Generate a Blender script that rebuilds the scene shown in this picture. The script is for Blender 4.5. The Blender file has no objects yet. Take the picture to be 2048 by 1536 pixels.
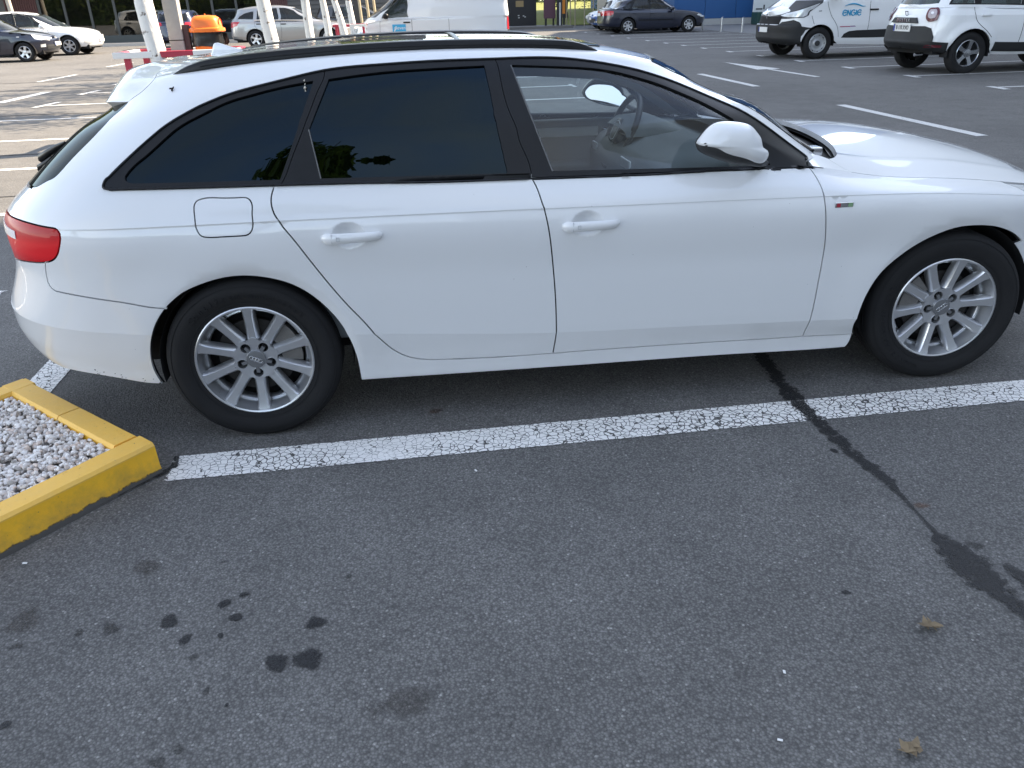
import bpy, bmesh, math, random
import numpy as np
from mathutils import Vector, Matrix
from mathutils.geometry import delaunay_2d_cdt

# ---------------------------------------------------------------- camera, sky, sun, exposure
sc = bpy.context.scene
R = math.radians
cam_data = bpy.data.cameras.new('camera'); cam = bpy.data.objects.new('camera', cam_data)
sc.collection.objects.link(cam); sc.camera = cam
yaw, pitch, roll = 0.1293, 0.4517, -0.0256          # heading right of +Y, tilt down, roll
f0 = Vector((math.sin(yaw), math.cos(yaw), 0)); r0 = Vector((math.cos(yaw), -math.sin(yaw), 0)); u0 = Vector((0, 0, 1))
fw = math.cos(pitch)*f0 - math.sin(pitch)*u0; up_ = math.cos(pitch)*u0 + math.sin(pitch)*f0
rt = math.cos(roll)*r0 + math.sin(roll)*up_; up2 = math.cos(roll)*up_ - math.sin(roll)*r0
M = Matrix((rt, up2, -fw)).transposed().to_4x4(); M.translation = Vector((0.6064, -3.6901, 1.51))
cam.matrix_world = M
cam_data.sensor_width = 36; cam_data.lens = 1571.94/2048*36; cam_data.clip_start = .05; cam_data.clip_end = 3000

SUN_AZ, SUN_EL = R(78), R(40)                          # azimuth clockwise from +Y
world = bpy.data.worlds.new('World'); sc.world = world; world.use_nodes = True
wn = world.node_tree; wn.nodes.clear()
sky = wn.nodes.new('ShaderNodeTexSky'); sky.sky_type = 'NISHITA'; sky.sun_disc = False
sky.sun_elevation = SUN_EL; sky.sun_rotation = SUN_AZ; sky.air_density = 1.0; sky.dust_density = .3; sky.ozone_density = 1.3
bg = wn.nodes.new('ShaderNodeBackground'); bg.inputs[1].default_value = .15
wo = wn.nodes.new('ShaderNodeOutputWorld'); 
# thin high cloud: the blue is paled, more so in broad soft patches
bw = wn.nodes.new('ShaderNodeRGBToBW'); wn.links.new(sky.outputs[0], bw.inputs[0])
tc = wn.nodes.new('ShaderNodeTexCoord'); cn = wn.nodes.new('ShaderNodeTexNoise'); cn.inputs['Scale'].default_value = 2.0; cn.inputs['Detail'].default_value = 6; cn.inputs['Roughness'].default_value = .55
wn.links.new(tc.outputs['Generated'], cn.inputs['Vector'])
cr = wn.nodes.new('ShaderNodeMapRange'); cr.inputs[1].default_value = .42; cr.inputs[2].default_value = .70; cr.inputs[3].default_value = .24; cr.inputs[4].default_value = .92
wn.links.new(cn.outputs['Fac'], cr.inputs[0])
cm = wn.nodes.new('ShaderNodeMix'); cm.data_type = 'RGBA'; wn.links.new(cr.outputs[0], cm.inputs[0]); wn.links.new(sky.outputs[0], cm.inputs[6])
br = wn.nodes.new('ShaderNodeMix'); br.data_type = 'RGBA'; br.blend_type = 'MULTIPLY'; br.inputs[0].default_value = 1; br.inputs[7].default_value = (1.52, 1.50, 1.44, 1); wn.links.new(bw.outputs[0], br.inputs[6]); wn.links.new(br.outputs[2], cm.inputs[7])
wn.links.new(cm.outputs[2], bg.inputs[0]); wn.links.new(bg.outputs[0], wo.inputs[0])
sun_d = bpy.data.lights.new('sun', 'SUN'); sun_d.energy = 5.0; sun_d.angle = R(.53); sun_d.color = (1, .84, .64)
sun = bpy.data.objects.new('sun', sun_d); sc.collection.objects.link(sun)
to_sun = Vector((math.sin(SUN_AZ)*math.cos(SUN_EL), math.cos(SUN_AZ)*math.cos(SUN_EL), math.sin(SUN_EL)))
sun.rotation_euler = to_sun.to_track_quat('Z', 'Y').to_euler(); sun.location = (20, 20, 30)
sc.view_settings.view_transform = 'Standard'; sc.view_settings.look = 'None'
sc.view_settings.exposure = 1.86; sc.view_settings.gamma = 1
sc.render.engine = 'CYCLES'
sc.cycles.max_bounces = 8; sc.cycles.transparent_max_bounces = 16; sc.cycles.glossy_bounces = 4
sc.cycles.caustics_reflective = False; sc.cycles.caustics_refractive = False

# ---------------------------------------------------------------- small helpers
COL = sc.collection
rnd = random.Random(7)
def link(name, me, mat=None, parent=None, loc=None, rot=None):
    o = bpy.data.objects.new(name, me); COL.objects.link(o)
    if mat is not None and me is not None and not me.materials: me.materials.append(mat)
    if parent is not None: o.parent = parent
    if loc is not None: o.location = loc
    if rot is not None: o.rotation_euler = rot
    return o
def tag(o, label=None, cat=None, group=None, kind=None):
    if label: o['label'] = label
    if cat: o['category'] = cat
    if group: o['group'] = group
    if kind: o['kind'] = kind
    return o
def thing(name, label, cat, loc=(0, 0, 0), rz=0, group=None, scale=None):
    o = bpy.data.objects.new(name, None); COL.objects.link(o); o.location = loc; o.rotation_euler = (0, 0, rz)
    o.empty_display_size = .2
    if scale: o.scale = (scale,)*3
    return tag(o, label, cat, group)
def copy_tree(o, parent=None):
    c = o.copy(); COL.objects.link(c); c.parent = parent
    for ch in list(o.children): copy_tree(ch, c)
    return c
def smooth(me, ang=None):
    me.polygons.foreach_set('use_smooth', [True]*len(me.polygons))
    if ang is not None: me.set_sharp_from_angle(angle=R(ang))
    return me
class MB:
    """collects simple shapes into one mesh"""
    def __init__(s): s.v = []; s.f = []
    def add(s, vs, fs):
        b = len(s.v); s.v += [tuple(p) for p in vs]; s.f += [tuple(b+i for i in f) for f in fs]; return s
    def box(s, x0, x1, y0, y1, z0, z1, M=None):
        vs = [Vector((x, y, z)) for x in (x0, x1) for y in (y0, y1) for z in (z0, z1)]
        if M is not None: vs = [M @ p for p in vs]
        return s.add(vs, [(0, 1, 3, 2), (4, 6, 7, 5), (0, 4, 5, 1), (2, 3, 7, 6), (0, 2, 6, 4), (1, 5, 7, 3)])
    def tube(s, path, r, n=10, cap=True, flat=1.0, up=Vector((0, 0, 1))):
        path = [Vector(p) for p in path]; m = len(path); rs = r if hasattr(r, '__len__') else [r]*m; vs = []
        for i, p in enumerate(path):
            d = (path[min(i+1, m-1)]-path[max(i-1, 0)]).normalized()
            a = d.cross(up); a = a.normalized() if a.length > 1e-4 else d.orthogonal().normalized(); b = a.cross(d)
            for k in range(n):
                q = 2*math.pi*k/n; vs.append(p + a*math.cos(q)*rs[i] + b*math.sin(q)*rs[i]*flat)
        fs = [(i*n+k, i*n+(k+1) % n, (i+1)*n+(k+1) % n, (i+1)*n+k) for i in range(m-1) for k in range(n)]
        if cap: fs += [tuple(range(n))[::-1], tuple((m-1)*n+k for k in range(n))]
        return s.add(vs, fs)
    def prism(s, poly, y0, y1, ax=1):
        """polygon in the plane across axis ax, extruded from y0 to y1"""
        n = len(poly); mk = (lambda a, b, c: (c, a, b)) if ax == 0 else ((lambda a, b, c: (a, c, b)) if ax == 1 else (lambda a, b, c: (a, b, c)))
        vs = [mk(a, b, y0) for a, b in poly]+[mk(a, b, y1) for a, b in poly]
        fs = [tuple(range(n)), tuple(range(2*n-1, n-1, -1))]+[(i, (i+1) % n + 0, n+(i+1) % n, n+i)[::-1] for i in range(n)]
        return s.add(vs, fs)
    def lathe(s, prof, n=48, axis='y', cap=False):
        """profile [(radius, along)] turned about the y axis"""
        m = len(prof); vs = []
        for rr, a in prof:
            for k in range(n):
                q = 2*math.pi*k/n; c, w = rr*math.cos(q), rr*math.sin(q)
                vs.append((c, a, w) if axis == 'y' else ((c, w, a) if axis == 'z' else (a, c, w)))
        fs = [(i*n+k, i*n+(k+1) % n, (i+1)*n+(k+1) % n, (i+1)*n+k) for i in range(m-1) for k in range(n)]
        if cap: fs += [tuple(range(n))[::-1], tuple((m-1)*n+k for k in range(n))]
        return s.add(vs, fs)
    def mesh(s, name='mesh', fix=True):
        me = bpy.data.meshes.new(name); me.from_pydata(s.v, [], s.f); me.validate()
        if fix:
            bm = bmesh.new(); bm.from_mesh(me); bmesh.ops.recalc_face_normals(bm, faces=bm.faces); bm.to_mesh(me); bm.free()
        me.update(); return me
    def build(s, name, mat, parent=None, sm=None, loc=None, rot=None, bevel=0, seg=2):
        me = s.mesh(name)
        if bevel:
            bm = bmesh.new(); bm.from_mesh(me)
            ed = [e for e in bm.edges if len(e.link_faces) == 2 and e.calc_face_angle() > .5]
            bmesh.ops.bevel(bm, geom=ed, offset=bevel, segments=seg, affect='EDGES', profile=.5, clamp_overlap=True)
            bm.to_mesh(me); bm.free()
        if sm is not None: smooth(me, sm)
        return link(name, me, mat, parent, loc, rot)
def text_mesh(name, body, size, mat, parent, loc, rot, depth=.002, bold=False, shear=0, sx=1., align='CENTER', space=1.):
    cu = bpy.data.curves.new(name, 'FONT'); cu.body = body; cu.size = size; cu.extrude = depth; cu.align_x = align; cu.align_y = 'CENTER'
    cu.shear = shear; cu.space_character = space; cu.resolution_u = 3
    if bold: cu.offset = size*.018
    o = bpy.data.objects.new(name, cu); COL.objects.link(o)
    dg = bpy.context.evaluated_depsgraph_get(); me = bpy.data.meshes.new_from_object(o.evaluated_get(dg)); bpy.data.objects.remove(o)
    me.materials.clear(); t = link(name, me, mat, parent, loc, rot); t.scale = (sx, 1, 1); return t

# ---------------------------------------------------------------- materials
MATS = {}
def nodes(name):
    m = bpy.data.materials.new(name); m.use_nodes = True; nt = m.node_tree; nt.nodes.clear(); MATS[name] = m
    o = nt.nodes.new('ShaderNodeOutputMaterial'); return m, nt, o
def N(nt, typ, **kw):
    n = nt.nodes.new(typ)
    for k, v in kw.items():
        if k == 'inp':
            for a, b in v.items(): n.inputs[a].default_value = b
        else: setattr(n, k, v)
    return n
def ramp(nt, src, stops, interp='LINEAR'):
    r = nt.nodes.new('ShaderNodeValToRGB'); r.color_ramp.interpolation = interp; e = r.color_ramp.elements
    while len(e) < len(stops): e.new(.5)
    for k, (p, c) in zip(e, stops): k.position = p; k.color = (c if len(c) == 4 else (*c, 1)) if hasattr(c, '__len__') else (c, c, c, 1)
    nt.links.new(src, r.inputs[0]); return r.outputs[0]
def coord(nt, kind='Object', scale=1.):
    c = nt.nodes.new('ShaderNodeTexCoord'); m = nt.nodes.new('ShaderNodeMapping'); nt.links.new(c.outputs[kind], m.inputs[0])
    m.inputs['Scale'].default_value = scale if hasattr(scale, '__len__') else (scale,)*3; return m.outputs[0]
def noise(nt, vec, scale, detail=4, rough=.55, dist=0):
    n = N(nt, 'ShaderNodeTexNoise', inp={'Scale': scale, 'Detail': detail, 'Roughness': rough, 'Distortion': dist}); nt.links.new(vec, n.inputs['Vector']); return n.outputs['Fac']
def mixc(nt, fac, a, b, blend='MIX'):
    m = N(nt, 'ShaderNodeMix', data_type='RGBA', blend_type=blend)
    for s, v in ((0, fac), (6, a), (7, b)):
        if hasattr(v, 'links') or hasattr(v, 'is_output'): nt.links.new(v, m.inputs[s])
        else: m.inputs[s].default_value = v if not hasattr(v, '__len__') else (*v[:3], 1)
    return m.outputs[2]
def mth(nt, op, a, b=None, c=None, clamp=False):
    m = N(nt, 'ShaderNodeMath', operation=op, use_clamp=clamp)
    for i, v in enumerate((a, b, c)):
        if v is None: continue
        if hasattr(v, 'is_output'): nt.links.new(v, m.inputs[i])
        else: m.inputs[i].default_value = v
    return m.outputs[0]
def pbr(nt, out, col=(.5, .5, .5), rough=.5, metal=0, coat=0, coatr=.03, bump=None, bstr=.2, bdist=.01, spec=.5, alpha=None, emit=None):
    p = N(nt, 'ShaderNodeBsdfPrincipled')
    def st(k, v):
        if hasattr(v, 'is_output'): nt.links.new(v, p.inputs[k])
        else: p.inputs[k].default_value = (*v, 1) if hasattr(v, '__len__') else v
    st('Base Color', col); st('Roughness', rough); st('Metallic', metal); st('Coat Weight', coat); st('Coat Roughness', coatr); st('Specular IOR Level', spec)
    if alpha is not None: st('Alpha', alpha)
    if bump is not None:
        b = N(nt, 'ShaderNodeBump', inp={'Strength': bstr, 'Distance': bdist}); nt.links.new(bump, b.inputs['Height']); nt.links.new(b.outputs[0], p.inputs['Normal'])
    if out is not None: nt.links.new(p.outputs[0], out.inputs[0])
    return p
def simple(name, col, rough=.5, metal=0, coat=0, var=.08, nscale=6., bump=0., bscale=120., spec=.5):
    """plain procedural stuff: slight uneven tone, slight uneven gloss, fine relief"""
    m, nt, o = nodes(name); v = coord(nt)
    n = noise(nt, v, nscale, 5, .6)
    c = mixc(nt, n, [x*(1-var) for x in col], [min(1, x*(1+var)) for x in col])
    r = mth(nt, 'MULTIPLY_ADD', n, .12, rough-.06, True)
    pbr(nt, o, c, r, metal, coat, .04, noise(nt, v, bscale, 2) if bump else None, bump, .002, spec)
    return m
def car_paint(name, col, rough=.32, metal=0., dirt=.35):
    m, nt, o = nodes(name); v = coord(nt)
    sep = N(nt, 'ShaderNodeSeparateXYZ'); nt.links.new(v, sep.inputs[0])
    n = noise(nt, v, 9, 6, .65)
    low = mth(nt, 'MULTIPLY_ADD', sep.outputs[2], -2.6, 1.0, True)              # road film on the sills
    d = mth(nt, 'MULTIPLY', mth(nt, 'MULTIPLY', low, n), dirt)
    sp = N(nt, 'ShaderNodeTexVoronoi', inp={'Scale': 42.}); nt.links.new(v, sp.inputs['Vector'])
    keep = N(nt, 'ShaderNodeTexWhiteNoise'); nt.links.new(sp.outputs['Color'], keep.inputs['Vector'])
    dot = mth(nt, 'MULTIPLY', mth(nt, 'LESS_THAN', sp.outputs['Distance'], .055), mth(nt, 'GREATER_THAN', keep.outputs['Value'], .955))
    c = mixc(nt, d, col, (.22, .20, .17)); c = mixc(nt, mth(nt, 'MULTIPLY', dot, .75), c, (.09, .08, .07))
    pbr(nt, o, c, mth(nt, 'MULTIPLY_ADD', n, .10, rough-.05), metal, 1., mth(nt, 'MULTIPLY_ADD', d, .5, .035)); return m
def glass(name, tint, trans=1., refl=1.0, ior=1.5, dust=.0):
    m, nt, o = nodes(name)
    t = N(nt, 'ShaderNodeBsdfTransparent'); t.inputs[0].default_value = (*[c*trans for c in tint], 1)
    g = N(nt, 'ShaderNodeBsdfGlossy', inp={'Roughness': .008}); g.inputs[0].default_value = ((refl, refl, refl, 1) if not hasattr(refl, '__len__') else (*refl, 1))
    fr = N(nt, 'ShaderNodeFresnel', inp={'IOR': ior}); mx = N(nt, 'ShaderNodeMixShader')
    nt.links.new(fr.outputs[0], mx.inputs[0]); nt.links.new(t.outputs[0], mx.inputs[1]); nt.links.new(g.outputs[0], mx.inputs[2])
    if dust:
        d = N(nt, 'ShaderNodeBsdfDiffuse'); d.inputs[0].default_value = (.45, .45, .42, 1); v = coord(nt)
        f = mth(nt, 'MULTIPLY', ramp(nt, noise(nt, v, 5, 6, .7), [(.35, 0.25), (.8, 1.)]), dust)
        m2 = N(nt, 'ShaderNodeMixShader'); nt.links.new(f, m2.inputs[0]); nt.links.new(mx.outputs[0], m2.inputs[1]); nt.links.new(d.outputs[0], m2.inputs[2]); mx = m2
    nt.links.new(mx.outputs[0], o.inputs[0]); return m
PAINT = car_paint('white_paint', (.76, .765, .77), .30)
TRIM = simple('black_trim', (.010, .0105, .012), .34, var=.2, nscale=30, spec=.28)
RUBBER = simple('tyre_rubber', (.013, .013, .014), .8, var=.3, nscale=14, bump=.3, bscale=200, spec=.3)
PLASTIC = simple('dark_plastic', (.03, .031, .033), .55, var=.15, nscale=20, bump=.15, bscale=400)
LINER = simple('black_liner', (.008, .008, .009), .9, var=.2)
ALLOY = simple('alloy', (.62, .63, .65), .30, .78, .3, var=.06, nscale=20)
STEEL = simple('brake_steel', (.022, .019, .017), .65, .1, var=.3, nscale=40)
CHROME = simple('chrome', (.72, .73, .75), .12, 1., var=.03)
GLASS_CLEAR = glass('clear_glass', (.92, .985, .98), .985, ior=1.55, dust=.025)
GLASS_DARK = glass('privacy_glass', (.012, .015, .02), 1., refl=(.55, .80, 1.), ior=1.46, dust=.001)
GLASS_REAR = glass('rear_glass', (.02, .022, .022), 1., refl=(.42, .46, .46), ior=1.5, dust=.03)
GLASS_TINT = glass('tinted_glass', (.30, .36, .36), 1., dust=.03)
MIRROR = simple('mirror_silver', (.85, .87, .9), .02, 1., var=.01)
def spline(kn):
    """natural cubic spline through [(x,v),...]; linear beyond the ends"""
    x=np.array([k[0] for k in kn],float); y=np.array([k[1] for k in kn],float); n=len(x)
    if n==1: return lambda q: np.full(np.shape(q),y[0])
    if n==2: return lambda q: y[0]+(np.asarray(q,float)-x[0])*(y[1]-y[0])/(x[1]-x[0])
    h=np.diff(x); A=np.eye(n); b=np.zeros(n)
    for i in range(1,n-1):
        A[i,i-1]=h[i-1]; A[i,i]=2*(h[i-1]+h[i]); A[i,i+1]=h[i]
        b[i]=6*((y[i+1]-y[i])/h[i]-(y[i]-y[i-1])/h[i-1])
    m=np.linalg.solve(A,b)
    def f(q):
        q=np.asarray(q,float); i=np.clip(np.searchsorted(x,q)-1,0,n-2)
        t=q-x[i]; c=(y[i+1]-y[i])/h[i]-h[i]*(2*m[i]+m[i+1])/6
        v=y[i]+t*(c+t*(m[i]/2+t*(m[i+1]-m[i])/(6*h[i])))
        s0=(y[1]-y[0])/h[0]-h[0]*m[1]/6; s1=(y[-1]-y[-2])/h[-1]+h[-1]*m[-2]/6
        v=np.where(q<x[0],y[0]+s0*(q-x[0]),v); return np.where(q>x[-1],y[-1]+s1*(q-x[-1]),v)
    return f
def K(*a): return [(a[i],a[i+1]) for i in range(0,len(a),2)]
class Line:
    """a long character line of half a car: rear end wrap, flank, front end wrap; v in [-1,2]"""
    def __init__(s,w,z,xs,xe,xr,xf,nr=3.,nf=2.5,xe2=None,N=900):
        w=spline(w); z=spline(z); ph=np.linspace(0,np.pi/2,4000)
        def wrap(x0,x1,n,xa=None):
            x=x0+(x1-x0)*np.sin(ph)**(2/n); y=-w(x)*np.cos(ph)**(2/n); y[-1]=0
            if xa is not None: q=np.linspace(xa,x0,400)[:-1]; x=np.r_[q,x]; y=np.r_[-w(q),y]
            P=np.stack([x,y,z(x)],1); d=np.r_[0,np.cumsum(np.linalg.norm(np.diff(P,axis=0),axis=1))]
            q=np.linspace(0,d[-1],N); return np.stack([np.interp(q,d,P[:,i]) for i in range(3)],1)
        R=wrap(xs,xr,nr)[::-1]; F=wrap(xe if xe2 is None else xe2,xf,nf,None if xe2 is None else xe)
        x=np.linspace(xs,xe,N); M=np.stack([x,-w(x),z(x)],1)
        s.v=np.r_[np.linspace(-1,0,N),np.linspace(0,1,N)[1:],np.linspace(1,2,N)[1:]]
        s.P=np.vstack([R,M[1:],F[1:]])
        # light smoothing over the joins
        k=np.hanning(41); k/=k.sum(); Q=s.P.copy()
        for i in range(3):
            q=np.r_[2*Q[0,i]-Q[20:0:-1,i],Q[:,i],2*Q[-1,i]-Q[-2:-22:-1,i]]; s.P[:,i]=np.convolve(q,k,'valid')
    def __call__(s,v): return np.stack([np.interp(v,s.v,s.P[:,i]) for i in range(3)],-1)
class Loft:
    def __init__(s,lines,crease=(),t0=0,mod=None):
        s.L=lines; s.n=len(lines); s.cr=set(crease); s.t0=t0; s.mod=mod
    def raw(s,v,t):
        v=np.asarray(v,float); t=np.asarray(t,float)-s.t0
        v,t=np.broadcast_arrays(v,t); P=np.stack([l(v) for l in s.L],0)
        D=np.diff(P,axis=0); h=np.linalg.norm(D,axis=-1,keepdims=True)+1e-6; S=D/h
        i=np.clip(np.floor(t).astype(int),0,s.n-2); f=(t-i)[...,None]
        g=lambda A,j: np.take_along_axis(A,np.broadcast_to(j[None,...,None],(1,)+j.shape+(A.shape[-1],)),0)[0]
        T=np.empty_like(P); T[0]=S[0]; T[-1]=S[-1]
        T[1:-1]=(S[:-1]*h[1:]+S[1:]*h[:-1])/(h[:-1]+h[1:])
        TL=T.copy(); TR=T.copy()    # tangent arriving / leaving
        for c in s.cr:
            c-=s.t0
            if 0<c<s.n-1: TL[c]=.85*S[c-1]+.15*T[c]; TR[c]=.85*S[c]+.15*T[c]
        p0,p1,hh=g(P,i),g(P,i+1),g(h,i); m0,m1=g(TR,i)*hh,g(TL,i+1)*hh
        f2=f*f; f3=f2*f
        return (2*f3-3*f2+1)*p0+(f3-2*f2+f)*m0+(3*f2-2*f3)*p1+(f3-f2)*m1
    def __call__(s,v,t):
        P=s.raw(v,t)
        return s.mod(P) if s.mod else P
    def normal(s,v,t,e=1e-3):
        v=np.asarray(v,float); t=np.asarray(t,float); tm=s.t0+s.n-1
        # one sided at creases: nudge away from integer creases
        a,b=np.clip(t-2*e,s.t0,tm),np.clip(t+2*e,s.t0,tm)
        for c in s.cr:
            a=np.where((t>=c)&(a<c),c,a); b=np.where((t<c)&(b>c),c,b)
        dv=s(np.minimum(v+3*e,2),t)-s(np.maximum(v-3*e,-1),t); dt=s(v,b)-s(v,a)
        n=np.cross(dv,dt); L=np.linalg.norm(n,axis=-1,keepdims=True); return n/np.maximum(L,1e-12)
def make():
    xs,xe,e2=-.2,2.05,2.75
    low=[
     Line(K(-1,.70,0,.76,3.7,.74),K(-1,.36,-.6,.275,-.42,.238,-.3,.22,.4,.19,2.4,.17,3.0,.19,3.7,.2),xs,xe,-.84,3.42,3.2,2.5,e2),
     Line(K(-1,.80,0,.842,.4,.848,2.4,.848,3.7,.80),K(-1,.345,-.8,.295,-.6,.245,-.42,.215,-.2,.195,.38,.182,1.37,.170,2.41,.155,2.9,.18,3.3,.2,3.6,.21),xs,xe,-.97,3.55,3.2,2.5,e2),
     Line(K(-1,.84,0,.862,2.4,.862,3.7,.84),K(-1,.42,-.8,.38,-.6,.34,-.4,.31,0,.29,.4,.272,.66,.262,1.14,.249,1.9,.241,2.41,.23,2.9,.26,3.3,.30,3.65,.32),xs,xe,-1.01,3.64,3.2,2.5,e2),
     Line(K(-1,.885,-.2,.893,.5,.895,2.4,.895,3.7,.86),K(-1,.52,-.8,.50,-.42,.465,0,.43,.46,.399,.75,.376,1.15,.35,1.66,.336,2.2,.318,2.4,.313,2.9,.33,3.3,.36,3.65,.38),xs,xe,-1.0,3.68,3.2,2.5,e2),
     Line(K(-1,.89,-.2,.902,.5,.906,2.4,.904,3.7,.86),K(-1,.68,-.42,.66,.46,.62,1.15,.6,2.2,.58,2.9,.57,3.65,.55),xs,xe,-.93,3.68,3.2,2.5,e2),
     Line(K(-1,.87,-.2,.902,.5,.907,2.2,.905,3.0,.885,3.7,.84),K(-1,.85,-.54,.85,.17,.849,.77,.844,1.42,.836,2.17,.826,2.51,.817,2.71,.807,2.91,.79,3.02,.777,3.4,.72,3.68,.66),xs,xe,-.915,3.66,3.3,2.5,e2),
     Line(K(-1,.83,-.2,.848,.5,.855,1.6,.850,2.05,.835,2.2,.818,2.35,.806,2.5,.80,2.9,.785,3.6,.74),K(-1,.945,-.7,.955,-.39,.97,-.18,.966,.18,.958,.77,.946,1.39,.935,1.9,.925,2.1,.922,2.2,.914,2.32,.89,2.5,.861,2.7,.845,2.9,.825,3.1,.795,3.4,.74,3.6,.69),xs,xe,-.815,3.60,3.2,2.5,e2),
    ]
    k6u=Line(K(-1,.83,-.2,.848,.5,.855,1.6,.850,2.05,.835,2.5,.8),K(-1,.945,-.7,.955,-.39,.97,-.18,.966,.18,.958,.77,.946,1.39,.935,1.9,.925,2.2,.92,2.6,.925),-.2,2.05,-.815,2.38,3.2,2.5)
    z7=K(-.5,1.195,-.36,1.225,-.17,1.265,.12,1.30,.36,1.316,.75,1.33,1.0,1.331,1.2,1.323,1.4,1.298,1.6,1.258,1.8,1.205,1.95,1.16)
    z8=K(-.5,1.235,-.36,1.262,-.17,1.297,.12,1.332,.36,1.348,.75,1.36,1.0,1.358,1.2,1.350,1.4,1.330,1.6,1.293,1.8,1.240)
    z9=K(-.5,1.27,-.36,1.293,-.17,1.323,.12,1.353,.36,1.367,.75,1.375,1.0,1.371,1.2,1.363,1.4,1.343,1.6,1.306,1.8,1.255)
    z10=K(-.5,1.285,-.36,1.31,-.17,1.34,.12,1.371,.36,1.384,.75,1.390,1.0,1.386,1.2,1.378,1.4,1.356,1.6,1.318,1.8,1.264)
    up=[k6u,
     Line(K(-.6,.70,-.2,.735,.2,.757,1.2,.757,1.7,.752,2.1,.74),K(-.6,1.12,0,1.15,1.0,1.15,2.1,1.12),-.12,1.68,-.62,2.10,3.0,2.5),
     Line(K(-.5,.585,-.2,.615,.2,.640,1.2,.645,1.8,.62),z7,-.02,1.48,-.49,1.90,2.8,2.6),
     Line(K(-.5,.54,-.2,.57,.2,.595,1.2,.60,1.8,.58),z8,-.02,1.38,-.455,1.81,2.8,2.5),
     Line(K(-.5,.42,-.2,.46,.2,.48,1.2,.48,1.8,.46),z9,-.02,1.34,-.43,1.77,2.8,2.5),
     Line(K(0,1e-5,1,1e-5),z10,-.02,1.34,-.40,1.76,2.8,2.5)]
    return low,up

class Body:
    def __init__(s):
        low,up=make(); s.lo=Loft(low+[up[1]],(3,)); s.up=Loft([low[5]]+up,(),5); s.k6=low[6]
        s.cr=(3,5); s.rows=tuple(5-d for d in (.010,.022,.038,.065,.11,.18))
    def flare(s,P):
        P=P.copy()
        for cx,cz,R in ((.012,.312,.347),(2.80,.312,.362)):
            d=np.hypot(P[...,0]-cx,P[...,2]-cz); on=np.clip((P[...,2]-.16)/.12,0,1)*(P[...,1]<-.6)
            q=np.clip((d-R-.03)/.16,0,1); bul=.007*(1-q*q*(3-2*q)); lip=np.clip((R+.036-d)/.036,0,1)
            P[...,1]-=on*(bul-.011*lip**1.4)
        return P
    def __call__(s,v,t):
        v,t=np.broadcast_arrays(np.asarray(v,float),np.asarray(t,float))
        a=s.lo(v,np.minimum(t,6)); b=s.up(v,np.clip(t,6,11)); P=np.where((t<=6)[...,None],a,b)
        d=np.clip(5-t,0,None)*.24; u=.0042*(1-np.exp(-d/.005))*np.exp(-d/.030)*(t<5)*np.clip((P[...,0]+.62)/.25,0,1)   # undercut below the waist crease
        P[...,1]+=u*(P[...,1]<-.5); return s.flare(P)
    def normal(s,v,t,side=None,e=1e-3):
        v,t=np.broadcast_arrays(np.asarray(v,float),np.asarray(t,float)); r=t if side is None else side
        for c in s.cr: t=np.where((r>c)&(t<c),c,np.where((r<c)&(t>c),c,t))
        a=np.clip(t-2*e,0,11); b=np.clip(t+2*e,0,11)
        for c in s.cr:
            a=np.where((r>c)&(a<c),c,a); b=np.where((r<c)&(b>c),c,b)
        n=np.cross(s(np.minimum(v+3*e,2),t)-s(np.maximum(v-3*e,-1),t),s(v,b)-s(v,a))
        return n/np.maximum(np.linalg.norm(n,axis=-1,keepdims=True),1e-12)

class Deck:
    """bonnet skin between the two wing edges; s=0 at the right edge, 1 on the centre line"""
    cr=()
    def __init__(s,k6): s.k6=k6; s.h=spline(K(2.0,.097,2.6,.100,3.2,.085,3.6,.04))
    def __call__(s,v,t):
        v,t=np.broadcast_arrays(np.asarray(v,float),np.asarray(t,float)); P=s.k6(v)
        q=1-t; bul=1-np.abs(q)**2.1; ridge=.006*np.exp(-((q-.80)/.05)**2)
        P=P.copy(); P[...,2]+=s.h(P[...,0])*bul+ridge*np.clip((3.4-P[...,0])/.5,0,1); P[...,1]*=q; return P
    def normal(s,v,t,side=None,e=2e-3):
        n=np.cross(s(np.minimum(np.asarray(v)+e,2),t)-s(np.asarray(v)-e,t),s(v,np.minimum(np.asarray(t)+e,1))-s(v,np.maximum(np.asarray(t)-e,-0.2)))
        return n/np.maximum(np.linalg.norm(n,axis=-1,keepdims=True),1e-12)
# ---------------------------------------------------------------- panels cut from a body surface
def inpoly(P, poly):
    x, y = P[:, 0], P[:, 1]; r = np.zeros(len(P), bool); a = poly; b = np.roll(poly, -1, 0)
    for (x0, y0), (x1, y1) in zip(a, b):
        if y0 == y1: continue
        c = ((y0 > y) != (y1 > y)); r ^= c & (x < (x1-x0)*(y-y0)/(y1-y0)+x0)
    return r
def curve(pts, n=None, sc_=(2.2, .12)):
    """smooth polyline through sparse surface coordinates"""
    p = np.array(pts, float)
    if len(p) == 2: return p
    d = np.r_[0, np.cumsum(np.hypot(*(np.diff(p, axis=0)*np.array(sc_)).T)+1e-9)]
    n = n or max(len(p)*4, int(d[-1]/.014)); q = np.linspace(0, d[-1], n)
    return np.stack([spline(list(zip(d, p[:, i])))(q) for i in (0, 1)], 1)
def chain(*segs):
    out = []
    for s in segs:
        s = np.atleast_2d(np.array(s, float))
        for p in s:
            if not out or np.hypot((p[0]-out[-1][0])*2, (p[1]-out[-1][1])*.12) > 1e-4: out.append(p)
    return np.array(out)
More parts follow.
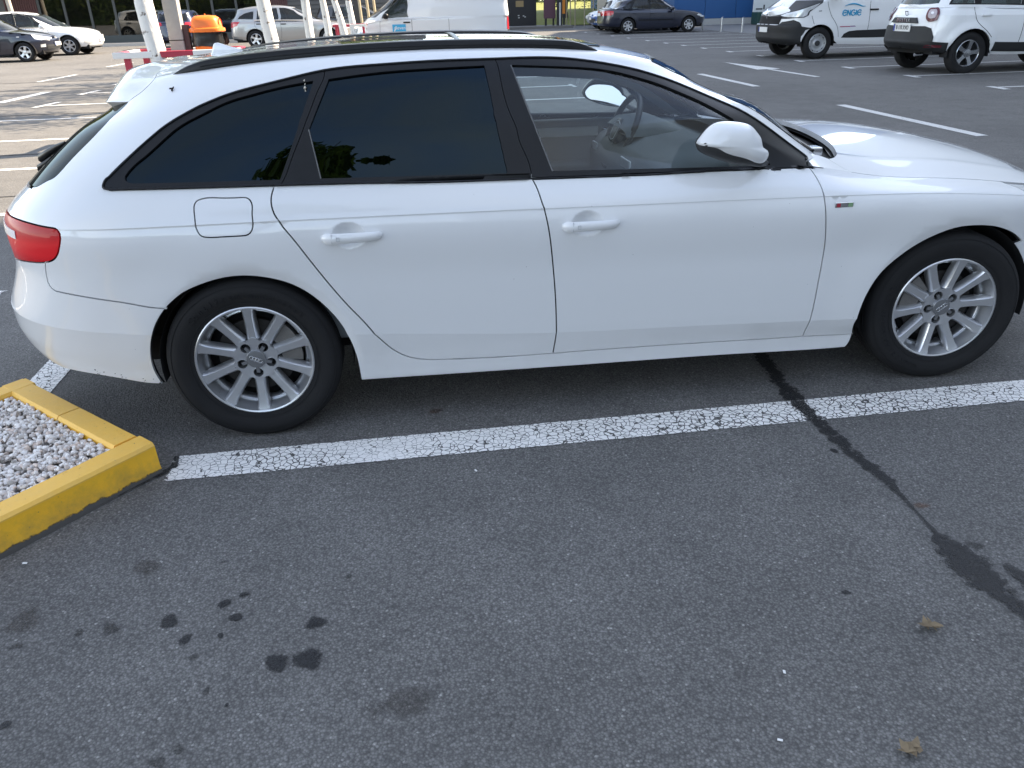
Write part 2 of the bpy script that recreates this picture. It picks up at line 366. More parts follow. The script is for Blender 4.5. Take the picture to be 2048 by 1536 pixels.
class Warp:
    """surface coordinates -> roughly metric plane, for even triangles"""
    def __init__(s, surf, poly):
        v0, t0 = poly.min(0); v1, t1 = poly.max(0); s.v = np.linspace(v0-.05, v1+.05, 200); s.t = np.linspace(t0-.05, t1+.05, 200)
        vm, tm = poly.mean(0)
        def cum(P): return np.r_[0, np.cumsum(np.maximum(np.linalg.norm(np.diff(P, axis=0), axis=1), 1e-5))]
        lo, hi = s.lim(surf)
        s.a = cum(surf(np.clip(s.v, lo[0], hi[0]), tm)); s.b = cum(surf(vm, np.clip(s.t, lo[1], hi[1])))
    @staticmethod
    def lim(surf): return getattr(surf, 'lim', ((-1, 0), (2, 11)))
    def fwd(s, p): return np.stack([np.interp(p[:, 0], s.v, s.a), np.interp(p[:, 1], s.t, s.b)], 1)
    def inv(s, q): return np.stack([np.interp(q[:, 0], s.a, s.v), np.interp(q[:, 1], s.b, s.t)], 1)
def resample(surf, poly, step):
    P = surf(poly[:, 0], poly[:, 1]); out = []
    for i in range(len(poly)):
        j = (i+1) % len(poly); k = max(1, int(np.linalg.norm(P[j]-P[i])/step))
        for q in range(k): out.append(poly[i]+(poly[j]-poly[i])*q/k)
    return np.array(out)
def inset_poly(surf, poly, d):
    """move an outline inwards along the surface by d metres"""
    v, t = poly[:, 0], poly[:, 1]; h = 2e-4; lo, hi = Warp.lim(surf); P = surf(v, t)
    vv = np.where(v+h > hi[0], v-h, v+h); tt = np.where(t+h > hi[1], t-h, t+h)
    Dv = (surf(vv, t)-P)/(vv-v)[:, None]; Dt = (surf(v, tt)-P)/(tt-t)[:, None]; Nn = np.cross(Dv, Dt); Nn /= np.maximum(np.linalg.norm(Nn, axis=1, keepdims=True), 1e-9)
    e = np.roll(P, -1, 0)-P; e /= np.maximum(np.linalg.norm(e, axis=1, keepdims=True), 1e-9); n1 = np.cross(Nn, e); n0 = np.roll(n1, 1, 0)
    m = n0+n1; L2 = np.maximum((m*m).sum(1, keepdims=True)/2, .5); m = m/L2
    area = np.sum(v*np.roll(t, -1)-np.roll(v, -1)*t); m *= d*(1 if area > 0 else -1)
    G = np.stack([np.stack([(Dv*Dv).sum(1), (Dv*Dt).sum(1)], 1), np.stack([(Dv*Dt).sum(1), (Dt*Dt).sum(1)], 1)], 1)+np.eye(2)*1e-9
    b = np.stack([(Dv*m).sum(1), (Dt*m).sum(1)], 1); s = np.linalg.solve(G, b[..., None])[..., 0]
    q = poly+np.clip(s, -.05, .05); q[:, 0] = np.clip(q[:, 0], lo[0], hi[0]); q[:, 1] = np.clip(q[:, 1], lo[1], hi[1]); return q
def panel_data(surf, outer, holes=(), inset=.0026, off=0., depth=.012, res=.03, step=.012, refine=(), rims=True, hole_inset=None, rings=()):
    outer = resample(surf, outer, step); loops = [inset_poly(surf, outer, inset) if inset else outer]
    for h in holes:
        h = resample(surf, h, step); hi_ = inset if hole_inset is None else hole_inset; loops.append(inset_poly(surf, h, -hi_) if hi_ else h)
    W = Warp(surf, loops[0])
    def split(l):      # put a vertex exactly where the outline crosses a crease
        for c in surf.cr:
            out = []
            for i in range(len(l)):
                p, q = l[i], l[(i+1) % len(l)]; out.append(p)
                if (p[1]-c)*(q[1]-c) < -1e-9: u = (c-p[1])/(q[1]-p[1]); out.append(np.array([p[0]+(q[0]-p[0])*u, c]))
            l = np.array(out)
        return l
    loops = [split(l) for l in loops]; Ls = [W.fwd(l) for l in loops]
    lo, hi = Ls[0].min(0), Ls[0].max(0)
    ga = np.arange(lo[0]+res/2, hi[0], res); gb = np.arange(lo[1]+res/2, hi[1], res)
    extra = [np.interp(c, W.t, W.b) for c in surf.cr]; extra = [b for b in extra if lo[1] < b < hi[1]]
    rows_ = [np.interp(c, W.t, W.b) for c in getattr(surf, 'rows', ())]; rows_ = [b for b in rows_ if lo[1] < b < hi[1]]
    gb = np.array(sorted([b for b in gb if all(abs(b-e) > res*.35 for e in extra) and all(abs(b-e) > .006 for e in rows_)]+extra+rows_))
    A, Bb = np.meshgrid(ga, gb); pts = np.stack([A.ravel(), Bb.ravel()], 1)
    for (cv, ct, rad, rs) in refine:
        c = W.fwd(np.array([[cv, ct]]))[0]; g = np.arange(-rad, rad+1e-6, rs); X, Y = np.meshgrid(g+c[0], g+c[1]); q = np.stack([X.ravel(), Y.ravel()], 1)
        pts = pts[np.abs(pts-c).max(1) > rad+rs*.5]; pts = np.vstack([pts, q])
    for d_ in rings:
        q = W.fwd(inset_poly(surf, loops[0], d_)); pts = np.vstack([pts, q])
    ok = inpoly(pts, Ls[0])
    for l in Ls[1:]: ok &= ~inpoly(pts, l)
    pts = pts[ok]; bd = np.vstack(Ls)
    if len(pts):
        d = np.full(len(pts), 9.)
        for i in range(0, len(bd), 400): d = np.minimum(d, np.sqrt(((pts[:, None]-bd[None, i:i+400])**2).sum(-1)).min(1))
        onrow = np.zeros(len(pts), bool)
        for e_ in extra: onrow |= np.abs(pts[:, 1]-e_) < 1e-9
        near = np.zeros(len(pts), bool)
        for e_ in extra: near |= (np.abs(pts[:, 1]-e_) < .0015) & ~onrow
        pts = pts[(d > min(res, step)*.45) & ~near]
    allp = np.vstack([bd, pts]); edges = []; b0 = 0
    for l in Ls:
        n = len(l); edges += [(b0+i, b0+(i+1) % n) for i in range(n)]; b0 += n
    for e_ in extra:       # crease rows become edges of the mesh
        ids = [i for i in range(len(allp)) if abs(allp[i, 1]-e_) < 1e-7]; ids.sort(key=lambda i: allp[i, 0])
        if len(ids) > 1:
            mid = np.array([(allp[a_]+allp[b_])/2 for a_, b_ in zip(ids[:-1], ids[1:])]); g = inpoly(mid+np.array([0, 1e-6]), Ls[0])
            for l in Ls[1:]: g &= ~inpoly(mid+np.array([0, 1e-6]), l)
            edges += [(a_, b_) for a_, b_, k_ in zip(ids[:-1], ids[1:], g) if k_ and allp[b_, 0]-allp[a_, 0] > 1e-6]
    vo, eo, fo, *_ = delaunay_2d_cdt([Vector(p) for p in allp], edges, [], 0, 1e-7, False)
    q = np.array([tuple(p) for p in vo]); F = np.array([f for f in fo if len(f) == 3]); cen = q[F].mean(1)
    keep = inpoly(cen, Ls[0])
    for l in Ls[1:]: keep &= ~inpoly(cen, l)
    F = F[keep]; cen = W.inv(cen[keep]); vt = W.inv(q); P = surf(vt[:, 0], vt[:, 1])
    side = np.repeat(cen[:, 1], 3); lv = F.ravel(); NL = surf.normal(vt[lv, 0], vt[lv, 1], side)
    NV = surf.normal(vt[:, 0], vt[:, 1]); P = P+NV*off
    # face winding follows the analytic normal
    g = np.cross(P[F[:, 1]]-P[F[:, 0]], P[F[:, 2]]-P[F[:, 0]]); flip = (g*NL.reshape(-1, 3, 3).mean(1)).sum(1) < 0
    F[flip] = F[flip][:, ::-1]; NL = NL.reshape(-1, 3, 3); NL[flip] = NL[flip][:, ::-1]; NL = NL.reshape(-1, 3)
    V = [P]; faces = [tuple(f) for f in F.tolist()]; norms = [NL]
    if rims and depth:
        base = len(P)
        for l in loops:
            p = surf(l[:, 0], l[:, 1]); nv = surf.normal(l[:, 0], l[:, 1]); a = p+nv*off; b = a-nv*depth; n = len(l)
            V += [a, b]
            for i in range(n):
                j = (i+1) % n; faces.append((base+i, base+j, base+n+j, base+n+i)); fn = np.cross(a[j]-a[i], b[i]-a[i]); fn = fn/max(np.linalg.norm(fn), 1e-9); norms.append(np.repeat(fn[None], 4, 0))
            base += 2*n
    return np.vstack(V), faces, np.vstack(norms)
def panel_mesh(name, data, mirror=False):
    V, F, NL = data
    if mirror:
        V = V*np.array([1, -1, 1]); NL = NL*np.array([1, -1, 1]); F2 = []; N2 = []; i = 0
        for f in F: F2.append(f[::-1]); N2.append(NL[i:i+len(f)][::-1]); i += len(f)
        F, NL = F2, np.vstack(N2)
    me = bpy.data.meshes.new(name); me.from_pydata(V.tolist(), [], F); me.update()
    me.polygons.foreach_set('use_smooth', [True]*len(F)); me.normals_split_custom_set(NL.tolist()); return me
def panels(name, data, mat, parents, both=True, label=None):
    """right hand panel and its left hand twin; parents = (right, left)"""
    out = []
    for i in (0, 1) if both else (0,):
        o = link(name, panel_mesh(name, data, i == 1), mat, parents[i] if isinstance(parents, (tuple, list)) else parents); out.append(o)
        if label: o['label'] = label
    return out
class Mod:
    """a surface with a displacement on top"""
    def __init__(s, base, fn): s.b = base; s.fn = fn; s.cr = base.cr; s.rows = getattr(base, 'rows', ())
    def __call__(s, v, t):
        v, t = np.broadcast_arrays(np.asarray(v, float), np.asarray(t, float)); return s.fn(s.b(v, t), v, t)
    def normal(s, v, t, side=None, e=1e-3):
        v, t = np.broadcast_arrays(np.asarray(v, float), np.asarray(t, float)); r = t if side is None else side
        for c in s.cr: t = np.where((r > c) & (t < c), c, np.where((r < c) & (t > c), c, t))
        a = np.clip(t-2*e, 0, 11); b = np.clip(t+2*e, 0, 11)
        for c in s.cr: a = np.where((r > c) & (a < c), c, a); b = np.where((r < c) & (b > c), c, b)
        n = np.cross(s(np.minimum(v+e, 2), t)-s(np.maximum(v-e, -1), t), s(v, b)-s(v, a)); return n/np.maximum(np.linalg.norm(n, axis=-1, keepdims=True), 1e-12)
Deck.lim = ((.9, -.2), (2, 1))
# ---------------------------------------------------------------- the white estate car
OUT = {"sill_bottom":[[0.2599,1.247],[0.4618,1.2146],[0.694,1.2864],[0.9355,1.3788],[1.1684,1.2571]],"door_bottom":[[0.3826,2.0169],[0.4626,1.9886],[0.5957,2.0256],[0.6924,2.0457],[0.9321,2.0158],[1.0672,2.0572]],"sill_end":[[1.1684,1.2571],[1.1721,1.5536],[1.171,1.9829]],"front_sill_top":[[1.0672,2.0572],[1.1705,2.0108]],"b_shut":[[0.5618,6.0046],[0.5697,5.5718],[0.5782,5.0235],[0.5841,4.7223],[0.59,4.3233],[0.5948,3.8767],[0.5979,3.4594],[0.5997,3.0024]],"b_shut_low":[[0.5997,3.0024],[0.5957,2.0256]],"rear_shut":[[0.1622,6.0208],[0.1557,5.6712],[0.1562,5.3292],[0.1656,4.9605],[0.1786,4.747],[0.1997,4.3899],[0.2215,4.0248],[0.2555,3.5042],[0.2899,3.0072],[0.3148,2.5042],[0.3437,2.158],[0.3826,2.0169]],"front_shut":[[1.0448,5.985],[1.0538,5.4275],[1.0568,5.0881],[1.0589,4.8193],[1.0627,4.5882],[1.0707,4.1625],[1.0705,3.6631],[1.0693,3.1994],[1.0678,3.0049]],"front_shut_low":[[1.0678,3.0049],[1.0672,2.0572]],"belt_front_door":[[0.5618,6.0],[0.7074,6.0],[0.8528,6.0],[0.9724,6.0],[1.0448,5.985]],"belt_rear_door":[[0.1622,6.0],[0.2999,6.0],[0.4332,6.0],[0.5618,6.0]],"belt_quarter":[[-0.137,6.0],[0.0086,6.0],[0.1093,6.0],[0.1622,6.0]],"trim_corner":[[-0.137,5.9871],[-0.1565,6.0173],[-0.1651,6.0724],[-0.1645,6.1352],[-0.1575,6.1924]],"trim_top":[[-0.1575,6.1924],[-0.1421,6.3607],[-0.1077,6.7708],[-0.0634,7.1397],[-0.008,7.4033],[0.0363,7.5823],[0.1029,7.7233],[0.1758,7.8333],[0.2538,7.9361],[0.3898,7.9684],[0.5109,7.9734],[0.6552,7.9642],[0.8026,7.9937],[0.9214,7.965],[1.0589,7.8383],[1.1491,7.5837],[1.1998,7.1854],[1.2232,6.7805],[1.2106,6.4538],[1.1342,6.0958]],"pillar_base":[[1.1342,6.0958],[1.0448,5.9318]],"pillar_foot":[[1.1342,6.0958],[1.2905,6.0802]],"pillar_outer":[[1.2465,8.9232],[1.2987,8.4249],[1.3705,7.9419],[1.3474,7.5224],[1.3123,7.2505],[1.3266,7.0013],[1.3268,6.6369],[1.3326,6.3706],[1.2905,6.0802]],"rear_arch":[[-0.1119,1.4498],[-0.121,1.9842],[-0.1136,2.4966],[-0.1034,2.8135],[-0.088,3.1189],[-0.0698,3.3396],[-0.0479,3.5328],[-0.0155,3.7297],[0.0132,3.8789],[0.0404,3.9891],[0.067,4.0625],[0.0928,4.088],[0.1183,4.0687],[0.1434,4.0144],[0.168,3.9205],[0.1891,3.7837],[0.2112,3.5655],[0.2282,3.3356],[0.2416,3.0825],[0.2496,2.7328],[0.2556,2.2033],[0.2574,1.7118],[0.2584,1.2163]],"front_arch":[[1.1719,1.9632],[1.162,3.059],[1.1655,3.2668],[1.1737,3.4849],[1.1886,3.7103],[1.2084,3.8747],[1.2312,4.0136],[1.256,4.1573],[1.2826,4.2725],[1.3082,4.3529],[1.3363,4.3991],[1.3637,4.4081],[1.3933,4.3929],[1.4241,4.3338],[1.4536,4.2327],[1.4877,4.0405]],"tornado":[[-0.2616,4.9447],[-0.0919,4.9945],[0.0467,4.996],[0.1659,5.0151],[0.2958,5.0064],[0.4292,5.0176],[0.5765,5.0249],[0.7173,5.0161],[1.0552,5.0138],[1.1209,5.015],[1.2117,5.0086],[1.3046,4.9948],[1.4034,4.966],[1.461,4.9509]],"lowcrease":[[0.2917,3.0038],[0.4202,3.0004],[0.5994,3.0059],[0.8272,3.0068],[1.0678,3.0049],[1.1514,3.0092]],"spoiler_seam":[[-0.3426,10.0257],[-0.3228,9.6812],[-0.299,9.1669],[-0.3159,8.6565],[-0.3571,8.2102],[-0.3964,7.928]],"glass_edge":[[-0.3964,7.928],[-0.3741,7.4439],[-0.3406,7.0664],[-0.337,6.8034],[-0.3392,6.5776],[-0.3423,6.3398],[-0.369,6.175],[-0.4062,6.0756],[-0.4463,6.0297]],"tail_top":[[-0.4881,5.1572],[-0.4399,5.1537],[-0.3611,5.1085],[-0.3193,5.0642],[-0.2913,5.0397],[-0.2739,4.9803],[-0.2677,4.8821],[-0.2731,4.722],[-0.2855,4.5435],[-0.3057,4.4078],[-0.3296,4.3457],[-0.3862,4.2913],[-0.4536,4.2353],[-0.5195,4.175]],"bumper_seam":[[-0.3352,4.3413],[-0.3442,4.1506],[-0.3462,3.9628],[-0.3354,3.817],[-0.3161,3.7684],[-0.2614,3.7293],[-0.1956,3.6705],[-0.1324,3.6084],[-0.0861,3.5499],[-0.0481,3.5268]],"bumper_bottom":[[-0.411,1.2431],[-0.3481,1.4056],[-0.2678,1.505],[-0.1982,1.4769],[-0.1469,1.4316],[-0.1121,1.4395]],"fuel_flap":[[0.0408,5.4058],[0.044,5.6061],[0.0524,5.6895],[0.0802,5.7073],[0.1096,5.6997],[0.1213,5.6667],[0.1254,5.5655],[0.125,5.2004],[0.1228,4.8866],[0.1179,4.8163],[0.107,4.785],[0.0735,4.7805],[0.0528,4.7861],[0.0444,4.8277],[0.0401,4.9552]],"quarter_glass_a":[[0.228,7.7308],[0.1429,7.6474],[0.0923,7.5583],[0.0459,7.4332],[0.0085,7.2163],[-0.0421,6.9315],[-0.0832,6.5369],[-0.1082,6.3102],[-0.114,6.1986],[-0.1031,6.1168],[-0.0764,6.0855]],"quarter_glass_b":[[-0.0309,6.0864],[0.0077,6.0878],[0.0332,6.0884],[0.0584,6.0881],[0.0864,6.0896],[0.1145,6.0903],[0.1428,6.0906],[0.1712,6.0906],[0.1774,6.2256],[0.184,6.3597],[0.191,6.4935],[0.1983,6.6277],[0.211,6.8766],[0.2205,7.1471],[0.224,7.4298]],"door_gap_c":[[0.2538,7.9361],[0.2532,7.8769],[0.2415,7.526],[0.2352,7.211],[0.2232,6.9059],[0.2067,6.6284],[0.1906,6.3554],[0.1764,6.0811],[0.1709,6.0021]],"door_gap_b":[[0.6552,7.9642],[0.634,7.4349],[0.6248,6.9822],[0.591,6.5723],[0.564,6.0588],[0.5623,6.0044]],"rear_glass_a":[[0.2615,7.7397],[0.3769,7.8022],[0.4913,7.8151],[0.6171,7.8223]],"rear_glass_b":[[0.6103,7.6423],[0.6071,7.483],[0.6049,7.3299],[0.5993,7.1127],[0.5872,6.8955],[0.5676,6.6821],[0.5483,6.4694],[0.5335,6.2635],[0.5258,6.0717],[0.4961,6.0739],[0.4666,6.0759],[0.4372,6.0777],[0.408,6.0792],[0.3789,6.0804],[0.3495,6.0825],[0.3202,6.0844],[0.2911,6.0862],[0.2621,6.0879]],"rear_glass_c":[[0.2333,6.0894],[0.2326,6.2419],[0.2326,6.3938],[0.2327,6.5457],[0.2326,6.6987],[0.2314,6.8538]],"rear_glass_d":[[0.2405,7.0152],[0.2471,7.1935],[0.2515,7.3692],[0.2556,7.5487]],"front_glass_a":[[0.6785,7.8167],[0.8132,7.7901],[0.9351,7.7614],[1.0035,7.6305],[1.0818,7.3596],[1.116,6.9541],[1.1172,6.8503]],"front_glass_b":[[1.0745,6.6842],[0.996,6.4718],[0.9759,6.3001],[0.9687,6.1575],[0.9704,6.0401],[0.9413,6.0417],[0.9124,6.0431],[0.8839,6.0445],[0.8555,6.0459],[0.8187,6.0499],[0.7823,6.0541],[0.7462,6.0585],[0.7104,6.0631],[0.6825,6.0664],[0.6549,6.0698],[0.6274,6.0733],[0.6,6.0768]],"front_glass_c":[[0.6,6.0768],[0.6062,6.2745],[0.6219,6.4938],[0.6431,6.7215],[0.6613,6.9342],[0.6694,7.1553],[0.6713,7.3679],[0.6725,7.5783],[0.6785,7.8167]],"handle_r":[[0.2251,4.6931],[0.317,4.7015]],"handle_f":[[0.6049,4.7139],[0.6993,4.7289]],"badge":[[1.0762,4.8468],[1.1092,4.8466]],"rail":[[-0.1791,9.0395],[-0.0544,9.3927],[0.0985,9.9866],[0.197,10.0048],[0.3466,9.8478],[0.4945,9.7216],[0.6942,9.6388],[0.8392,9.4218],[0.9314,9.2225],[0.9766,8.9285]],"front_arch_fore":[[1.4666,4.022],[1.4888,3.746],[1.5061,3.434],[1.516,3.085],[1.5308,2.093],[1.5432,1.322],[1.5506,0.679]],"wing_front":[[1.5111,3.048],[1.5308,3.471],[1.5308,3.985],[1.5111,4.26],[1.4814,4.609],[1.4765,4.922]],"lamp":[[1.4765,4.922],[1.4814,4.518],[1.5308,4.316],[1.637,4.132],[1.7407,4.058],[1.7678,4.462],[1.6715,4.811],[1.5753,5.381]],"bolt":[[1.5382,1.359]],"handle_rc":[[0.2656,4.6759]],"handle_fc":[[0.6494,4.7034]],"badge_c":[[1.0927,4.8428]],"mirror_foot":[[0.9559,6.0269]],"insect_tail":[[-0.1674,7.9786]],"dropping":[[0.2107,7.6592]],"glass_speck":[[0.1037,6.4415]]}
def o_(n, a=None, b=None): return OUT[n][a:b]
BODY = Body(); DECK = Deck(BODY.k6)
car = thing('estate_car', 'large white estate car with black roof rails filling the foreground, seen from its right side', 'car')
RR = lambda p: np.asarray(p)[::-1]
def cutt(c, t, keep):   # part of a polyline above / below surface line t
    c = np.asarray(c); return c[c[:, 1] > t] if keep == 'above' else c[c[:, 1] < t]
CV = {k: curve(v) for k, v in OUT.items() if len(v) > 1 and isinstance(v[0], (list, tuple))}
arch = CV['rear_arch']; i_s = int(np.argmin(np.hypot((arch[:, 0]+.0482)*2.2, (arch[:, 1]-3.526)*.12)))
farch = chain(CV['front_arch'][:-1], curve(OUT['front_arch_fore']))
seam = curve([tuple(CV['bumper_seam'][0])]+OUT['bumper_seam'][1:])
ROOF_T = 9.4
pill = CV['pillar_outer']; spo = CV['spoiler_seam']
roof_front = curve([OUT['pillar_outer'][0], (1.31, 9.4), (1.46, 10.0), (1.72, 10.5), (2.0, 11)])
tail = CV['tail_top']; tail_in = [(-.56, 4.14), (-.66, 4.15), (-.70, 4.5), (-.68, 5.0), (-.60, 5.13)]
# --- outer side frame: quarter panel, sill, D pillar, roof rail flank, A pillar
side_poly = chain(arch[-1:], CV['sill_bottom'], CV['sill_end'], RR(CV['front_sill_top']), RR(CV['door_bottom']), RR(CV['rear_shut']), RR(CV['belt_quarter']), CV['trim_corner'], CV['trim_top'],
                  CV['pillar_foot'], RR(pill), cutt(roof_front, ROOF_T, 'below'), [(1.31, ROOF_T)], [(v, ROOF_T) for v in np.linspace(1.3, -.31, 40)], cutt(spo, ROOF_T, 'below'),
                  CV['glass_edge'], [(-.46, 5.8), (-.485, 5.45), (-.50, 5.17)], tail[:int(np.argmin(np.hypot((tail[:, 0]+.3388)*2.2, (tail[:, 1]-4.3393)*.12)))+1], seam, arch[i_s:-1])
d = panel_data(BODY, side_poly, [CV['fuel_flap']], res=.035, rings=(.006, .014, .023, .032, .041, .052, .07, .09))
sides = panels('body_side', d, PAINT, car)
d = panel_data(BODY, chain([(v, ROOF_T) for v in np.linspace(-.305, 1.31, 50)], cutt(roof_front, ROOF_T, 'above'), [(2., 11), (1.5, 11), (.5, 11), (-.3, 11)], [(-.38, 11), (-.36, 10.5)], cutt(spo, ROOF_T, 'above')), inset=0, res=.05, depth=.01, rims=False)
SUNROOF = simple('sunroof_glass', (.012, .014, .016), .06, 0, .6, var=.1)
panels('roof_skin', d, PAINT, car)
sr = chain([(v, 10.05) for v in np.linspace(.34, .98, 20)], [(1.13, 10.15), (1.3, 11)], [(v, 11) for v in np.linspace(1.2, .36, 16)], [(.30, 10.6)])
for o in panels('sunroof', panel_data(BODY, sr, inset=0, off=.004, depth=.006, res=.05), SUNROOF, car): pass
MB().tube([(.86, y, 1.3955-.02*(y/.45)**2) for y in np.linspace(-.44, .44, 15)], .013, 8, flat=.35).build('sunroof_bar', TRIM, car, 40)
fl = panels('fuel_flap', panel_data(BODY, CV['fuel_flap'], inset=.002, res=.03), PAINT, car, both=False)
# --- doors
def dish(cs):
    def fn(P, v, t):
        P = P.copy()
        for (cx, cz) in cs:
            q = ((P[..., 0]-cx)/.062)**2+((P[..., 2]-cz-.004)/.047)**2; k = np.clip(1-q, 0, 1); P[..., 1] += .027*k**1.25*(P[..., 1] < 0)
        return P
    return fn
HR, HF = np.array([.412, .781]), np.array([1.272, .774])          # door handle centres
DOORS = Mod(BODY, dish([HR-np.array([.012, 0]), HF-np.array([.012, 0])]))
fd_poly = chain(CV['belt_front_door'], CV['front_shut'], CV['front_shut_low'], RR([p for p in CV['door_bottom'] if p[0] > OUT['b_shut_low'][1][0]]), RR(CV['b_shut_low']), RR(CV['b_shut']))
rd_poly = chain(CV['belt_rear_door'], CV['b_shut'], CV['b_shut_low'], RR([p for p in CV['door_bottom'] if p[0] < OUT['b_shut_low'][1][0]]), RR(CV['rear_shut']))
hv = OUT['handle_rc'][0]; hw = OUT['handle_fc'][0]
fdoor = panels('front_door', panel_data(DOORS, fd_poly, res=.035, refine=[(hw[0]-.005, hw[1]+.03, .085, .0055)]), PAINT, car)
rdoor = panels('rear_door', panel_data(DOORS, rd_poly, res=.035, refine=[(hv[0]-.005, hv[1]+.03, .085, .0055)]), PAINT, car)
# --- wings, bumpers, tailgate
wing_edge = [(v, 6.) for v in np.linspace(1.075, 1.478, 24)]
wing_poly = chain([(1.052, 5.93)], wing_edge, [(1.479, 5.5)], RR(OUT['wing_front']), RR([p for p in farch if p[1] > 2.9 and True and p[0] < 1.515]), RR(CV['front_sill_top']), RR(CV['front_shut_low']), RR(CV['front_shut']))
# the arch is followed from its front foot back to the sill
fa = [p for p in farch if p[0] <= OUT['wing_front'][0][0]+.004]
wing_poly = chain([(1.052, 5.95)], wing_edge, [(1.479, 5.5)], RR(OUT['wing_front']), RR(fa), RR(CV['front_sill_top']), RR(CV['front_shut_low']), RR(CV['front_shut']))
wings = panels('front_wing', panel_data(BODY, wing_poly, res=.035, rings=(.006, .014, .023, .032, .041, .052, .07, .09)), PAINT, car)
ff = [p for p in farch if p[0] > OUT['wing_front'][0][0]+.004]
fb_poly = chain(OUT['wing_front'][:-2], [(1.51, 4.30)], [(1.56, 4.2), (1.66, 4.02), (1.78, 3.95), (1.83, 4.4), (1.80, 4.8)], [(1.80, 5.97), (2., 5.97), (2., 1.0), (1.75, 1.0), (1.56, 1.0)], RR(ff))
panels('front_bumper', panel_data(BODY, fb_poly, inset=.001, res=.05, rings=(.006, .014, .023, .032, .041, .052, .07, .09)), PAINT, car)
lamp_poly = chain([(1.484, 5.0), (1.50, 4.65), (1.54, 4.33), (1.66, 4.08), (1.77, 4.02), (1.815, 4.45), (1.79, 4.85), (1.79, 5.93), (1.6, 5.95), (1.484, 5.95)])
LAMP = simple('lamp_lens', (.55, .57, .6), .08, .3, .8, var=.2, nscale=25)
panels('headlight', panel_data(BODY, lamp_poly, inset=.004, off=-.003, res=.05), LAMP, car)
gr = [(2., 5.4), (1.93, 5.35), (1.90, 4.6), (1.92, 2.6), (1.95, 2.2), (2., 2.2)]
GRILLE = simple('grille_black', (.012, .012, .013), .3, 0, .3)
panels('grille', panel_data(BODY, chain(gr), inset=0, off=.012, depth=.02, res=.05), GRILLE, car)
rb_poly = chain(arch[:i_s+1], RR(seam), tail[int(np.argmin(np.hypot((tail[:, 0]+.3388)*2.2, (tail[:, 1]-4.3393)*.12))):], [(-.56, 4.10), (-.66, 3.98), (-.8, 3.9), (-1, 3.9), (-1, 1.15), (-.7, 1.15), (-.52, 1.12)], CV['bumper_bottom'])
panels('rear_bumper', panel_data(BODY, rb_poly, res=.035, depth=.012, rings=(.006, .014, .023, .032, .041, .052, .07, .09)), PAINT, car)
tg_poly = chain(RR([(-.46, 5.8), (-.485, 5.45), (-.50, 5.17)]), [(-.45, 6.01), (-.6, 5.97), (-.8, 5.96), (-1, 5.96), (-1, 3.94), (-.8, 3.94), (-.67, 4.02)], tail_in[1:])
tgate = panels('tailgate', panel_data(BODY, tg_poly, inset=.003, res=.045), PAINT, car)
rg_poly = chain(CV['glass_edge'], [(-.46, 6.04), (-.6, 6.0), (-.8, 5.99), (-1, 5.99), (-1, 7.96), (-.7, 7.96), (-.5, 7.95)])
panels('rear_window', panel_data(BODY, rg_poly, inset=.002, off=-.002, res=.045), GLASS_REAR, tgate)
def spoil(P, v, t):
    P = P.copy(); vs_ = np.interp(t, [7.93, 8.21, 8.66, 9.17, 9.68, 10.03, 11], [-.396, -.357, -.316, -.299, -.323, -.343, -.38]); w = np.clip((vs_-v)/.17, 0, 1); w = w*w*(3-2*w); P[..., 0] -= .034*w; P[..., 2] += .006*w; return P
SPO = Mod(BODY, spoil)
sp_poly = chain(spo, [(-.5, 7.94), (-.75, 7.94), (-1, 7.94), (-1, 11), (-.7, 11), (-.38, 11), (-.36, 10.5)])
panels('roof_spoiler', panel_data(SPO, sp_poly, inset=.002, res=.03, depth=.03), PAINT, tgate)
# rear lamps
def tail_mat():
    m, nt, o = nodes('tail_light_red'); v = coord(nt); sep = N(nt, 'ShaderNodeSeparateXYZ'); nt.links.new(v, sep.inputs[0])
    w = N(nt, 'ShaderNodeTexWave', wave_type='BANDS', bands_direction='Z', inp={'Scale': 2.2, 'Distortion': 1.5, 'Detail': 1.}); nt.links.new(v, w.inputs[0])
    c = ramp(nt, w.outputs['Fac'], [(.1, (.42, .001, .008)), (.5, (.55, .003, .012)), (.85, (.66, .010, .018))])
    pbr(nt, o, c, .4, 0, .22, .02, spec=.15); return m
TAIL = tail_mat()
tl_poly = chain(tail, tail_in)
d = panel_data(BODY, tl_poly, inset=.0035, off=.001, res=.03)
tls = panels('tail_light', d, TAIL, car)
WLENS = simple('white_lens', (.75, .75, .78), .15, 0, .6)
panels('reversing_lens', panel_data(BODY, chain([(-.43, 4.86), (-.62, 4.94), (-.62, 4.72), (-.43, 4.70)]), inset=0, off=.0035, depth=.002, res=.03), WLENS, tls)
# dark pieces behind every gap
def back(poly, nm, par, surf=BODY, off=-.016, holes=()): return panels(nm, panel_data(surf, poly, holes, inset=-.005, off=off, depth=0, res=.07, step=.03, rims=False, hole_inset=0), LINER, par)
back(side_poly, 'inner_frame', car); back(fd_poly, 'door_shell', fdoor, DOORS); back(rd_poly, 'door_shell', rdoor, DOORS); back(wing_poly, 'wing_liner', car)
back(tl_poly, 'lamp_housing', tls, off=-.02); back(rb_poly, 'bumper_liner', car); back(fb_poly, 'bumper_liner', car); back(lamp_poly, 'lamp_housing', car)
